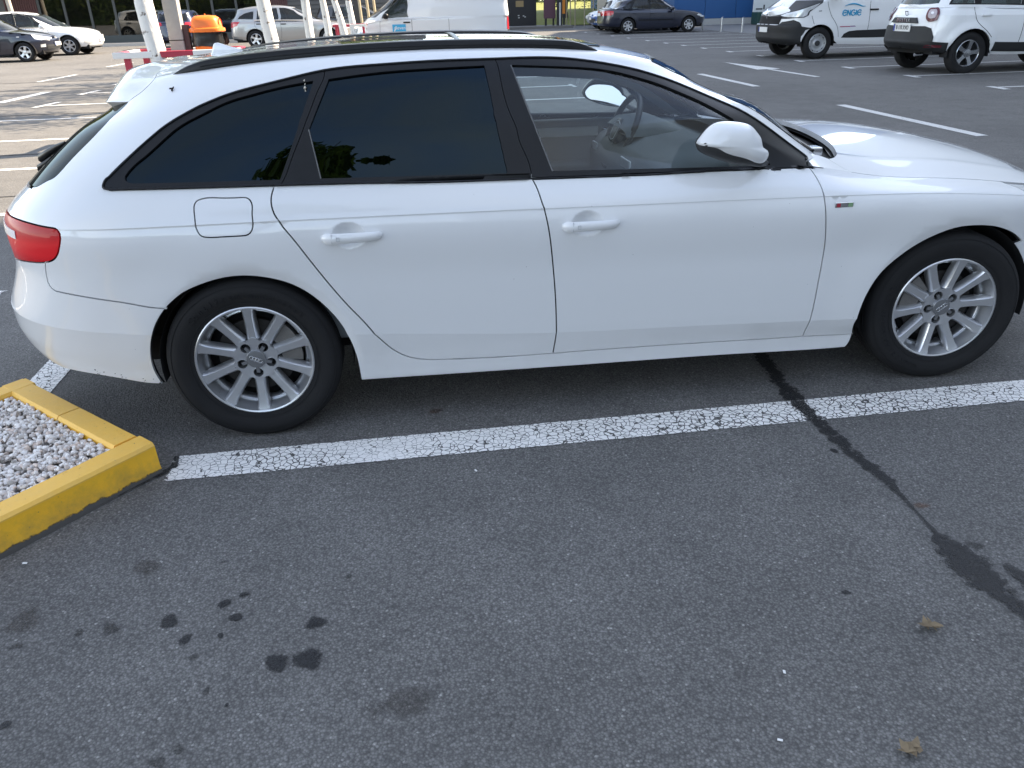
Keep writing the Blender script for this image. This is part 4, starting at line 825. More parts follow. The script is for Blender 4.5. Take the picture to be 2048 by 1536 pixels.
# scuffs along the bumper foot and a chip on the mirror
rs_ = random.Random(11); b = MB()
for k in range(26):
    u = rs_.random(); v_ = -.30+.185*u+rs_.uniform(-.004, .004); t_ = 1.62-.10*u+rs_.uniform(-.10, .10); p = BODY(v_, t_); n_ = BODY.normal(v_, t_); n_ = n_ if n_[1] < 0 else -n_; s_ = rs_.uniform(.001, .0032); p = p+n_*.001
    b.add([p+np.array([-s_*1.6, 0, -s_*.4]), p+np.array([s_*.4, 0, -s_*.7]), p+np.array([s_*1.6, 0, s_*.3]), p+np.array([-s_*.3, 0, s_*.7])], [(0, 1, 2, 3)])
o = b.build('bumper_scuff', GRIME, [q for q in car.children if q.name.startswith('rear_bumper')][0]); o['kind'] = 'stuff'
b = MB()
for (x, z, s_) in ((1.672, 1.043, .006), (1.680, 1.048, .004), (1.665, 1.050, .0035), (1.690, 1.040, .003)): b.tube([(x-s_, -.962, z-.001), (x, -.966, z), (x+s_, -.968, z+.001)], [.001, s_*.7, .001], 6)
o = b.build('mirror_chip', GRIME, fdoor[0]); o['kind'] = 'stuff'
# ---------------------------------------------------------------- ground, markings, kerb island
def asphalt_mat(name='asphalt', paint=None):
    m, nt, o = nodes(name); v = coord(nt)
    big = noise(nt, v, .35, 5, .6); mid = noise(nt, v, 3.2, 5, .65); fine = noise(nt, v, 70, 3, .7)
    vo = N(nt, 'ShaderNodeTexVoronoi', inp={'Scale': 150.}); nt.links.new(v, vo.inputs['Vector'])
    wn_ = N(nt, 'ShaderNodeTexWhiteNoise'); nt.links.new(vo.outputs['Color'], wn_.inputs['Vector'])
    stone = ramp(nt, wn_.outputs['Value'], [(0., (.122, .118, .113)), (.45, (.160, .155, .148)), (.8, (.186, .180, .172)), (.985, (.205, .198, .19)), (1., (.34, .33, .31))])
    pit = ramp(nt, vo.outputs['Distance'], [(.30, 1.), (.66, .62)])
    c = mixc(nt, 1., stone, pit, 'MULTIPLY')
    c = mixc(nt, 1., c, ramp(nt, fine, [(.30, .82), (.70, 1.16)]), 'MULTIPLY')
    c = mixc(nt, 1., c, ramp(nt, mid, [(.25, .84), (.75, 1.15)]), 'MULTIPLY')
    c = mixc(nt, 1., c, ramp(nt, big, [(.30, .84), (.72, 1.16)]), 'MULTIPLY')
    h = mth(nt, 'ADD', mth(nt, 'MULTIPLY', vo.outputs['Distance'], -1.0), mth(nt, 'MULTIPLY', fine, 1.1))
    pbr(nt, o, c, mth(nt, 'MULTIPLY_ADD', fine, .2, .74), bump=h, bstr=.45, bdist=.005, spec=.35); return m
ASPHALT = asphalt_mat()
def paint_mat(name, col=(.95, .925, .89), crack=.5, wear=.5, cs=42.):
    """old road paint: crazed, scuffed, ragged at the edges (uv: x along, y across 0..1)"""
    m, nt, o = nodes(name); v = coord(nt)
    dist = N(nt, 'ShaderNodeTexNoise', inp={'Scale': 9., 'Detail': 4.}); nt.links.new(v, dist.inputs['Vector'])
    av = N(nt, 'ShaderNodeVectorMath', operation='MULTIPLY_ADD'); nt.links.new(dist.outputs['Color'], av.inputs[0]); av.inputs[1].default_value = (.05, .05, .05); nt.links.new(v, av.inputs[2])
    vo = N(nt, 'ShaderNodeTexVoronoi', feature='DISTANCE_TO_EDGE', inp={'Scale': cs}); nt.links.new(av.outputs[0], vo.inputs['Vector'])
    cm = noise(nt, v, 1.6, 4, .6); thr = mth(nt, 'MULTIPLY', ramp(nt, cm, [(.30, .0), (.60, 1.)]), .075*crack)
    cr = mth(nt, 'LESS_THAN', vo.outputs['Distance'], thr)
    w = ramp(nt, noise(nt, v, 34, 6, .75), [(.60-.12*wear, 0.), (.70-.10*wear, 1.)])
    uv = N(nt, 'ShaderNodeUVMap'); sp = N(nt, 'ShaderNodeSeparateXYZ'); nt.links.new(uv.outputs[0], sp.inputs[0])
    ed = mth(nt, 'MINIMUM', sp.outputs[1], mth(nt, 'SUBTRACT', 1., sp.outputs[1])); rag = mth(nt, 'LESS_THAN', ed, mth(nt, 'MULTIPLY', noise(nt, v, 60, 4, .7), .10))
    en = mth(nt, 'MINIMUM', sp.outputs[0], 9.); rag2 = mth(nt, 'LESS_THAN', en, mth(nt, 'MULTIPLY', noise(nt, v, 26, 4, .7), .09))
    hole = mth(nt, 'MAXIMUM', mth(nt, 'MAXIMUM', cr, rag), mth(nt, 'MAXIMUM', rag2, mth(nt, 'MULTIPLY', w, .55*wear)))
    c = mixc(nt, noise(nt, v, 22, 5, .7), [x*.80 for x in col], col)
    p = pbr(nt, None, c, .7, bump=noise(nt, v, 90, 3), bstr=.3, bdist=.003)
    t = N(nt, 'ShaderNodeBsdfTransparent'); mx = N(nt, 'ShaderNodeMixShader'); nt.links.new(hole, mx.inputs[0]); nt.links.new(p.outputs[0], mx.inputs[1]); nt.links.new(t.outputs[0], mx.inputs[2]); nt.links.new(mx.outputs[0], o.inputs[0]); return m
WLINE = paint_mat('road_paint_crazed', crack=1., wear=.35); WTHIN = paint_mat('road_paint', (.70, .69, .67), crack=.25, wear=.25)
ground = MB().add([(-900, -300, 0), (900, -300, 0), (900, 1500, 0), (-900, 1500, 0)], [(0, 1, 2, 3)]).build('ground', ASPHALT); tag(ground, kind='structure')
def strip(name, pts, w, mat, parent=ground, z=.004):
    """flat painted band along a polyline, with uv along / across"""
    pts = [Vector((p[0], p[1], 0)) for p in pts]; vs = []; uv = []; L_ = 0
    for i, p in enumerate(pts):
        d_ = (pts[min(i+1, len(pts)-1)]-pts[max(i-1, 0)]).normalized(); n_ = Vector((-d_.y, d_.x, 0)); ww = w[i] if hasattr(w, '__len__') else w
        if i: L_ += (p-pts[i-1]).length
        vs += [p-n_*ww/2+Vector((0, 0, z)), p+n_*ww/2+Vector((0, 0, z))]; uv += [(L_, 0), (L_, 1)]
    fs = [(2*i, 2*i+2, 2*i+3, 2*i+1) for i in range(len(pts)-1)]
    me = bpy.data.meshes.new(name); me.from_pydata(vs, [], fs); u = me.uv_layers.new(name='UVMap')
    for l in me.loops: u.data[l.index].uv = uv[l.vertex_index]
    me.update(); return link(name, me, mat, parent)
def xline(name, y, x0, x1, w=.12, mat=None, n=2): return strip(name, [(x0+(x1-x0)*i/(n-1), y) for i in range(n)], w, mat or WTHIN)
# near block of bays: spine at x=-1.1, bays open towards the lane on the right and on the left
strip('bay_line', [(-.365, -1.078), (1.0, -1.075), (4.1, -1.062)], .192, WLINE)
for i, y in enumerate((1.2, 3.43, 5.70, 7.98, 10.38, 12.6, 14.9, 17.2)):
    xline('bay_line', y, -1.80 if i == 0 else -1.2, -5.8, .125, WTHIN if i else WLINE); xline('bay_line', y, -.95, 4.1, .125); xline('bay_mark', y, 4.0, 4.12, .62)
    if y > 11: strip('bay_mark', [(-5.86, y-.38), (-5.74, y+.55)], .14, WTHIN, z=.008)
strip('spine_line', [(-1.09, -.36), (-1.09, 1.0), (-1.09, 18)], .16, WLINE, z=.0035)
for y0, y1 in ((-1.4, 1.7), (4.82, 8.05), (11.05, 14.1), (17.3, 20.4), (23.6, 26.7)): strip('lane_dash', [(7.26, y0), (7.26, y1)], .17, WTHIN)
for y0, y1 in ((13.4, 15.6), (18.6, 20.9), (24, 26.2)): strip('lane_dash', [(-6.95 if y0 < 15 else -8.2, y0), (-6.85 if y0 < 15 else -8.05, y1)], .24 if y0 < 15 else .15, WTHIN)
# lane arrow on the right
strip('lane_arrow', [(9.16, 12.4), (9.1, 14.6)], .14, WTHIN); strip('lane_arrow', [(9.1, 14.6), (9.02, 17.2)], [.62, .02], WTHIN)
# far block of bays on the right, each line with a cross mark at its lane end
for y in (4.7, 7.05, 9.43, 11.9, 14.35, 16.72, 19.05, 21.3, 23.52, 25.5, 27.5, 29.85, 32.7, 35.4, 38.2, 41):
    xline('bay_line', y, 10.75, 16.5, .115); strip('bay_mark', [(10.78, y-.42), (10.84, y+.16)], .15, WTHIN, z=.008)
# tar joints across the sunlit part
TAR = simple('tar_joint', (.03, .028, .026), .8, var=.3)
for y, x0 in ((4.19, -1.2), (6.75, -1.2), (11.1, -1.2), (16.2, -1.2), (18.5, -3)):
    strip('tar_joint', [(x0+(-16-x0)*i/14, y+.03*math.sin(i*1.7)+.05*i/14) for i in range(15)], .035 if y < 8 else .06, TAR)
# ragged tar repair that runs under the car, and the oil drips in the foreground
def decal_mat(name, col, dens=1., nz=30., rough=.55, amp=.9, gr=.45):
    m, nt, o = nodes(name); v = coord(nt); uv = N(nt, 'ShaderNodeUVMap'); sp = N(nt, 'ShaderNodeSeparateXYZ'); nt.links.new(uv.outputs[0], sp.inputs[0])
    f = mth(nt, 'ADD', mth(nt, 'MULTIPLY_ADD', noise(nt, v, nz, 5, .72), amp, -amp/2), sp.outputs[0])
    a = mth(nt, 'MULTIPLY', ramp(nt, f, [(.42, 1.), (.66, 0.)]), dens)
    a = mth(nt, 'MULTIPLY', a, ramp(nt, noise(nt, v, 190, 2, .6), [(.30, gr), (.58, 1.)]))
    p = pbr(nt, None, mixc(nt, noise(nt, v, 60, 4), [c_*.7 for c_ in col], [c_*1.3 for c_ in col]), rough, bump=noise(nt, v, 120, 3, .7), bstr=.6, bdist=.005)
    t = N(nt, 'ShaderNodeBsdfTransparent'); mx = N(nt, 'ShaderNodeMixShader'); nt.links.new(a, mx.inputs[0]); nt.links.new(t.outputs[0], mx.inputs[1]); nt.links.new(p.outputs[0], mx.inputs[2]); nt.links.new(mx.outputs[0], o.inputs[0]); return m
OIL = decal_mat('oil_stain', (.010, .010, .011), 1., 34, gr=.62); OIL2 = decal_mat('oil_stain_faint', (.025, .024, .022), .55, 34); OIL3 = decal_mat('damp_stain', (.05, .042, .035), .4, 18); TARX = decal_mat('tar_repair', (.012, .012, .013), 1., 30, .6, 2.6, .5)
RUST = decal_mat('rust_stain', (.14, .07, .04), .55, 30)
def blob(name, x, y, rx, ry, rot, mat, z=.003, seed=0):
    rg_ = random.Random(seed); n_ = 20; vs = [(x, y, z)]; uv = [(0, 0)]
    for ring in (.5, 1.15):
        for k in range(n_):
            a = 2*math.pi*k/n_; j = 1+.16*math.sin(2*a+seed)+.10*math.sin(3*a+2*seed); dx, dy = rx*ring*j*math.cos(a), ry*ring*j*math.sin(a)
            vs.append((x+dx*math.cos(rot)-dy*math.sin(rot), y+dx*math.sin(rot)+dy*math.cos(rot), z)); uv.append((ring*.75, 0))
    fs = [(0, 1+k, 1+(k+1) % n_) for k in range(n_)]+[(1+k, 1+n_+k, 1+n_+(k+1) % n_, 1+(k+1) % n_) for k in range(n_)]
    me = bpy.data.meshes.new(name); me.from_pydata(vs, [], fs); u = me.uv_layers.new(name='UVMap')
    for l in me.loops: u.data[l.index].uv = uv[l.vertex_index]
    return link(name, me, mat, ground)
def tarstrip(name, pts, mat, z):
    vs = []; uv = []; P_ = [Vector((p[0], p[1], 0)) for p in pts]
    for i, p in enumerate(P_):
        d_ = (P_[min(i+1, len(P_)-1)]-P_[max(i-1, 0)]).normalized(); n_ = Vector((-d_.y, d_.x, 0)); w = pts[i][2]
        for k, u_ in ((-1, .80), (-.45, .25), (.45, .25), (1, .80)): vs.append(p+n_*k*w*.95+Vector((0, 0, z))); uv.append((u_, 0))
    fs = [(4*i+k, 4*i+4+k, 4*i+5+k, 4*i+1+k) for i in range(len(P_)-1) for k in range(3)]
    me = bpy.data.meshes.new(name); me.from_pydata(vs, [], fs); u = me.uv_layers.new(name='UVMap')
    for l in me.loops: u.data[l.index].uv = uv[l.vertex_index]
    return link(name, me, mat, ground)
blob('oil_stain', 0.271, -1.984, 0.032, 0.031, -0.17, OIL, seed=1)
blob('oil_stain', 0.263, -2.115, 0.041, 0.053, -0.16, OIL, seed=2)
blob('oil_stain', 0.186, -2.116, 0.037, 0.038, -0.16, OIL, seed=3)
blob('oil_stain', -0.128, -1.910, 0.036, 0.030, -0.17, OIL, seed=4)
blob('oil_stain', -0.068, -1.991, 0.022, 0.025, -0.16, OIL, seed=5)
blob('oil_stain', 0.009, -1.863, 0.022, 0.020, -0.17, OIL, seed=6)
blob('oil_stain', 0.059, -1.833, 0.017, 0.015, -0.17, OIL, seed=7)
blob('oil_stain', 0.053, -1.926, 0.020, 0.022, -0.17, OIL, seed=8)
blob('oil_stain', 0.022, -1.992, 0.010, 0.015, -0.16, OIL, seed=9)
blob('oil_stain', -0.282, -1.915, 0.034, 0.027, -0.16, OIL2, seed=10)
blob('oil_stain', 0.024, -2.183, 0.012, 0.017, -0.16, OIL2, seed=11)
blob('oil_stain', -0.033, -2.059, 0.016, 0.015, -0.16, OIL2, seed=12)
blob('oil_stain', -0.429, -2.211, 0.016, 0.017, -0.16, OIL, seed=13)
blob('oil_stain', -0.512, -1.941, 0.023, 0.019, -0.16, OIL2, seed=14)
blob('oil_stain', -0.042, -2.378, 0.025, 0.021, -0.16, OIL2, seed=15)
blob('oil_stain', -0.003, -2.350, 0.022, 0.017, -0.16, OIL2, seed=16)
blob('oil_stain', -0.363, -1.918, 0.017, 0.017, -0.16, OIL2, seed=17)
blob('oil_stain', 0.353, -1.803, 0.013, 0.012, -0.17, OIL2, seed=18)
blob('oil_stain', -0.029, -1.669, 0.009, 0.011, -0.17, OIL2, seed=19)
blob('oil_stain', 0.082, -2.235, 0.005, 0.008, -0.16, OIL, seed=20)
blob('oil_stain', -0.256, -1.656, 0.051, 0.052, -0.17, OIL3, seed=21)
blob('oil_stain', 0.437, -2.308, 0.027, 0.033, -0.16, OIL3, seed=22)
blob('oil_stain', -0.532, -1.843, 0.063, 0.059, -0.17, OIL3, seed=23)
blob('damp_stain', 0.514, -2.296, 0.091, 0.053, -0.16, OIL3, seed=24)
blob('rust_stain', 0.659, -0.802, 0.037, 0.027, -0.18, RUST, seed=25)
blob('rust_stain', 2.196, -1.758, 0.029, 0.025, -0.17, RUST, seed=26)
blob('oil_stain', 1.741, -2.107, 0.015, 0.011, -0.17, OIL, seed=27)
blob('oil_stain', 2.093, -1.384, 0.016, 0.019, -0.18, OIL, seed=28)
blob('oil_stain', 2.228, -1.976, 0.033, 0.024, -0.17, OIL2, seed=29)
tarstrip('tar_repair', [(2.207,-0.394,0.037), (2.180,-0.597,0.042), (2.154,-0.806,0.046), (2.141,-0.974,0.059), (2.140,-1.086,0.041), (2.139,-1.191,0.037), (2.146,-1.292,0.041), (2.145,-1.404,0.037), (2.152,-1.476,0.030), (2.165,-1.536,0.037), (2.171,-1.602,0.029), (2.165,-1.672,0.014), (2.160,-1.751,0.007), (2.153,-1.842,0.005), (2.150,-1.902,0.010), (2.148,-1.938,0.042), (2.147,-1.987,0.067), (2.149,-2.030,0.081), (2.148,-2.076,0.084), (2.150,-2.116,0.078), (2.157,-2.148,0.062), (2.159,-2.186,0.047), (2.164,-2.228,0.037), (2.169,-2.278,0.036), (2.185,-2.364,0.026), (2.205,-2.470,0.021)], TARX, .0055)
tarstrip('tar_repair', [(2.254,-2.071,0.013), (2.258,-2.117,0.031), (2.262,-2.161,0.035), (2.271,-2.226,0.022)], TARX, .0065)
tarstrip('kerb_joint', [(-0.736,-1.499,0.011), (-0.674,-1.432,0.011), (-0.591,-1.365,0.013), (-0.508,-1.277,0.014), (-0.433,-1.197,0.017), (-0.366,-1.127,0.018), (-0.311,-1.068,0.017), (-0.319,-0.995,0.013)], TARX, .0075)
LITTER = [(-0.634,-1.573,0.007), (1.442,-2.353,0.006), (1.344,-2.540,0.006), (2.191,-1.970,0.004), (0.780,-1.288,0.006), (2.158,-1.431,0.007)]
LEAVES = [(1.878,-2.273,0.030), (1.617,-2.608,0.028)]
# yellow kerb island with white pebbles
def kerb_mat():
    m, nt, o = nodes('kerb_yellow'); v = coord(nt); sp = N(nt, 'ShaderNodeSeparateXYZ'); nt.links.new(v, sp.inputs[0])
    n1 = noise(nt, v, 16, 6, .7); n2 = noise(nt, v, 55, 5, .7); n3 = noise(nt, v, 4, 4, .6)
    low = mth(nt, 'MULTIPLY_ADD', sp.outputs[2], -13., .66); chip = ramp(nt, mth(nt, 'ADD', low, mth(nt, 'MULTIPLY', n1, .55)), [(.62, 0.), (.68, 1.)])
    chip = mth(nt, 'MAXIMUM', chip, ramp(nt, n2, [(.665, 0.), (.70, .85)]))
    y = mixc(nt, n3, (.97, .50, .02), (1., .60, .03)); top = mth(nt, 'GREATER_THAN', sp.outputs[2], .108)
    y = mixc(nt, mth(nt, 'MULTIPLY', top, mth(nt, 'MULTIPLY_ADD', n1, .5, .18)), y, (.78, .52, .20))
    y = mixc(nt, mth(nt, 'MULTIPLY', n2, .35), y, (.62, .30, .03))
    grime = mth(nt, 'MULTIPLY', ramp(nt, mth(nt, 'ADD', mth(nt, 'MULTIPLY', n1, .8), mth(nt, 'MULTIPLY_ADD', sp.outputs[2], -3.2, .30)), [(.42, 0.), (.75, 1.)]), .55); y = mixc(nt, grime, y, (.22, .15, .06)); c = mixc(nt, chip, y, (.085, .08, .075)); pbr(nt, o, c, .6, bump=mth(nt, 'ADD', mth(nt, 'MULTIPLY', chip, -1.), mth(nt, 'MULTIPLY', n1, .8)), bstr=.45, bdist=.006); return m
KERB = kerb_mat()
A_ = Vector((-.352, -1.095)); d1 = Vector((-.655, -.756)).normalized(); d2 = Vector((-.715, .699)).normalized()
isl = thing('kerb_island', 'yellow painted concrete kerb round a bed of white pebbles beside the rear wheel', 'kerb', (A_.x, A_.y, 0))
def kerb_stone(p, d_, n_, ln, w=.102, h=.125, foot=.014, mit0=0, mit1=0):
    p = Vector((p.x-A_.x, p.y-A_.y)); b = MB(); secs = []; k = 9
    for i in range(k):
        u = i/(k-1); 
        def pt(off, z): 
            sh = mit0*off*(1-u)+mit1*off*u; q = p+d_*(ln*u+sh)+n_*off; return (q.x, q.y, z)
        j = rnd.uniform(-.0025, .0025); secs.append([pt(-foot, 0), pt(-foot*.9, .018+j), pt(-.004+j, .035), pt(.0, h-.012), pt(.010, h-.001+j*.5), pt(w-.010, h+j*.4), pt(w, h-.012), pt(w, 0)])
    m_ = 8; b.add([q for s in secs for q in s], [(i*m_+q, i*m_+(q+1) % m_, (i+1)*m_+(q+1) % m_, (i+1)*m_+q) for i in range(k-1) for q in range(m_)]+[tuple(range(m_)), tuple((k-1)*m_+q for q in range(m_))])
    return b.build('kerb_stone', KERB, isl, 28)
n_in1 = d2; n_in2 = d1
for i, (a, b_) in enumerate(((0, .62), (.625, 1.2), (1.205, 1.9), (1.905, 2.6))): kerb_stone(A_+d1*a, d1, n_in1, b_-a)
kerb_stone(A_+d2*.104, d2, n_in2, .40, foot=.004); kerb_stone(A_+d2*.509, d2, n_in2, .47, foot=.004)
Bc = A_+d2*.985
for a, b_ in ((0, .6), (.605, 1.3), (1.305, 2.6)): kerb_stone(Bc+d1*a, d1, -n_in1, b_-a)
soil = MB().add([tuple((A_+d1*a+d2*b_).to_3d()+Vector((0, 0, .085))) for a, b_ in ((.05, .05), (2.6, .05), (2.6, .94), (.05, .94))], [(0, 1, 2, 3)]).build('island_soil', simple('soil', (.24, .22, .20), .95, bump=.5, bscale=80)); tag(soil, kind='structure')
PEB = []
for k, c in enumerate(((.74, .69, .65), (.84, .80, .76), (.60, .54, .50), (.70, .58, .50), (.40, .37, .34))): PEB.append(simple('pebble_%s' % 'abcde'[k], c, .75, var=.18, nscale=60, bump=.3, bscale=150))
bm = bmesh.new(); bmesh.ops.create_icosphere(bm, subdivisions=1, radius=1.); ico_v = [v.co.copy() for v in bm.verts]; ico_f = [[v.index for v in f.verts] for f in bm.faces]; bm.free()
vs, fs, mi = [], [], []
rp = random.Random(3)
for k in range(6200):
    a = .105+rp.random()**1.15*1.5; b_ = .10+rp.random()*.785; q = A_+d1*a+d2*b_; s = rp.uniform(.0066, .0122)*(1.3 if rp.random() < .12 else 1); z = .090+rp.random()*.020
    rot = Matrix.Rotation(rp.random()*6.3, 3, Vector((rp.gauss(0, 1), rp.gauss(0, 1), rp.gauss(0, 1))).normalized()); sc3 = Vector((s*rp.uniform(.9, 1.4), s*rp.uniform(.7, 1.1), s*rp.uniform(.5, .85)))
    b0 = len(vs); jit = [1+rp.uniform(-.08, .08) for _ in ico_v]
    for p, jj in zip(ico_v, jit): w = rot @ Vector((p.x*sc3.x, p.y*sc3.y, p.z*sc3.z))*jj; vs.append((q.x+w.x, q.y+w.y, z+w.z))
    fs += [[b0+i for i in f] for f in ico_f]; mi += [rp.choices(range(5), (5, 4, 2, 1.6, .8))[0]]*len(ico_f)
me = bpy.data.meshes.new('pebbles'); me.from_pydata(vs, [], fs)
for m_ in PEB: me.materials.append(m_)
me.polygons.foreach_set('material_index', mi); smooth(me, 50); pb = link('pebbles', me); tag(pb, 'white and grey pebbles filling the yellow kerb island', 'pebbles', kind='stuff')
# ---------------------------------------------------------------- other vehicles
class CarBody:
    """half shell of a simpler car from a handful of measurements; x forward from the rear axle"""
    cr = (3, 5)
    def __init__(s, S):
        W = S['w']/2; xr, xf, wb = S['xr'], S['xf'], S['wb']; zb = S['belt']; xs = xr+S.get('rwrap', .55); e2 = xf-S.get('fwrap', .8); xa = S['xa']; nr = S.get('nr', 3.2); nf = S.get('nf', 2.5)
        zsh = S['shoulder']; q = S.get('nose', (.20, .10, .03, 0, .0, .04, .10)); p = S.get('tailx', (.12, .06, .02, 0, .02, .05, .10)); zs = S.get('sill', .24)
        wd = S.get('wd', (.84, .92, .955, .985, 1., .99, .93)); zl = (zs-.06, zs, zs+.07, zs+.17, zs+.38)
        def ln(i, zk, w): return Line([(xr, w*.97), (xr+1, w), (xf-1.2, w), (xf, w*.95)], zk, xs, xa, xr+p[i], xf-q[i], nr, nf, e2, N=300)
        low = [ln(i, [(xr, zl[i]+(.10 if i < 3 else .03)), (xr+.7, zl[i]), (xf-.7, zl[i]), (xf, zl[i]+.03)], W*wd[i]) for i in range(5)]+[ln(5, zsh, W*wd[5])]
        zh = S.get('hood', zb); kw = S.get('beltw', W*wd[6])
        low.append(ln(6, zh, kw))
        k6u = Line([(xr, kw*.97), (xr+1, kw), (xf, kw*.97)], zb, xs, xa, S['g0'], S['w0'], nr, 2.4, N=300)
        rf = spline(S['roof']); wt = S['topw']; g0, g1, w0, w1 = S['g0'], S['g1'], S['w0'], S['w1']; bl = spline(zb)
        def ul(f, w, dz, dx=0.):
            xx = np.linspace(g1-.3, w1+.3, 9); a, b = g0+(g1-g0)*f, w0+(w1-w0)*f
            if f < 1: z = [(x, float(bl(0))*(1-f)+f*float(rf(np.clip(x, g1, w1)))) for x in np.linspace(a, b, 7)]
            else: z = [(x, float(rf(x))-dz) for x in np.linspace(g1-.02, w1+.02, 9)]
            xs_ = a+.45*(1 if S.get('steep') is None else S['steep']); return Line([(a, w*.96), (a+.6, w), (b-.5, w), (b, w*.97)], z, xs_, min(xa-(w0-b)*.9, b-.3), a-dx, b+dx, nr*.9, 2.5, N=300)
        up = [k6u, ul(.5, (kw+wt)/2+.015, 0), ul(.92, wt+.012, 0), ul(1., wt-.03, .045), ul(1., wt-.14, .022), Line([(0, 1e-5), (1, 1e-5)], [(x, float(rf(x))) for x in np.linspace(g1, w1, 9)], g1+.4, w1-.4, g1, w1, N=300)]
        s.lo = Loft(low+[up[1]], (3, 5)); s.up = Loft([low[5]]+up, (), 5); s.k6 = low[6]; s.S = S
    __call__ = lambda s, v, t: s.ev(v, t)
    def ev(s, v, t):
        v, t = np.broadcast_arrays(np.asarray(v, float), np.asarray(t, float)); a = s.lo(v, np.minimum(t, 6)); b = s.up(v, np.clip(t, 6, 11)); P = np.where((t <= 6)[..., None], a, b); P = P.copy()
        for cx in (0, s.S['wb']):
            d_ = np.hypot(P[..., 0]-cx, P[..., 2]-s.S['r']); q = np.clip((d_-s.S['r']-.05)/.16, 0, 1); P[..., 1] -= s.S.get('flare', .012)*(1-q*q*(3-2*q))*(P[..., 1] < -.5)*np.clip((P[..., 2]-.15)/.1, 0, 1)
        return P
    normal = Body.normal
    def at(s, pts, t0=0., t1=11., vmin=-1., vmax=2.):
        """side view (x, z) -> surface coordinates"""
        if not hasattr(s, 'grid'):
            V, T = np.meshgrid(np.linspace(-1, 2, 260), np.linspace(0, 11, 221)); s.grid = (V.ravel(), T.ravel(), s(V, T).reshape(-1, 3))
        V, T, P = s.grid; m = (T >= t0-1e-6) & (T <= t1+1e-6) & (V >= vmin) & (V <= vmax); V, T, P = V[m], T[m], P[m]; out = []
        for x, z in pts:
            i = int(np.argmin((P[:, 0]-x)**2+(P[:, 2]-z)**2)); out.append((V[i], T[i]))
        q = np.array(out); tgt = np.array(pts, float)
        for _ in range(3):
            A = s(q[:, 0], q[:, 1])[:, [0, 2]]; h = 1e-3; sg = np.where(q[:, 1]+h > t1, -h, h); B1 = s(np.minimum(q[:, 0]+h, 2), q[:, 1])[:, [0, 2]]; B2 = s(q[:, 0], q[:, 1]+sg)[:, [0, 2]]
            J = np.stack([(B1-A)/h, (B2-A)/sg[:, None]], 2)+np.eye(2)*1e-6; d_ = np.linalg.solve(J, (tgt-A)[..., None])[..., 0]; d_ = np.clip(np.nan_to_num(d_), [-.02, -.08], [.02, .08])
            q2 = q+d_; q2[:, 0] = np.clip(q2[:, 0], vmin, vmax); q2[:, 1] = np.clip(q2[:, 1], t0, t1)
            e0 = ((A-tgt)**2).sum(1); e1 = ((s(q2[:, 0], q2[:, 1])[:, [0, 2]]-tgt)**2).sum(1); q = np.where((e1 < e0)[:, None], q2, q)
        return q
class FullDeck(Deck):
    lim = ((-1, -.2), (2, 1))
    def __init__(s, k6, h): s.k6 = k6; s.hh = h
    def __call__(s, v, t):
        v, t = np.broadcast_arrays(np.asarray(v, float), np.asarray(t, float)); P = s.k6(v).copy(); q = 1-t; P[..., 2] += s.hh*(1-np.abs(q)**2.2); P[..., 1] *= q; return P
    def normal(s, v, t, side=None, e=2e-3):
        v = np.asarray(v, float); t = np.asarray(t, float); n = np.cross(s(np.minimum(v+e, 2), t)-s(np.maximum(v-e, -1), t), s(v, np.minimum(t+e, 1))-s(v, np.maximum(t-e, -.2))); return n/np.maximum(np.linalg.norm(n, axis=-1, keepdims=True), 1e-12)
SIMPLE_TYRE = {}
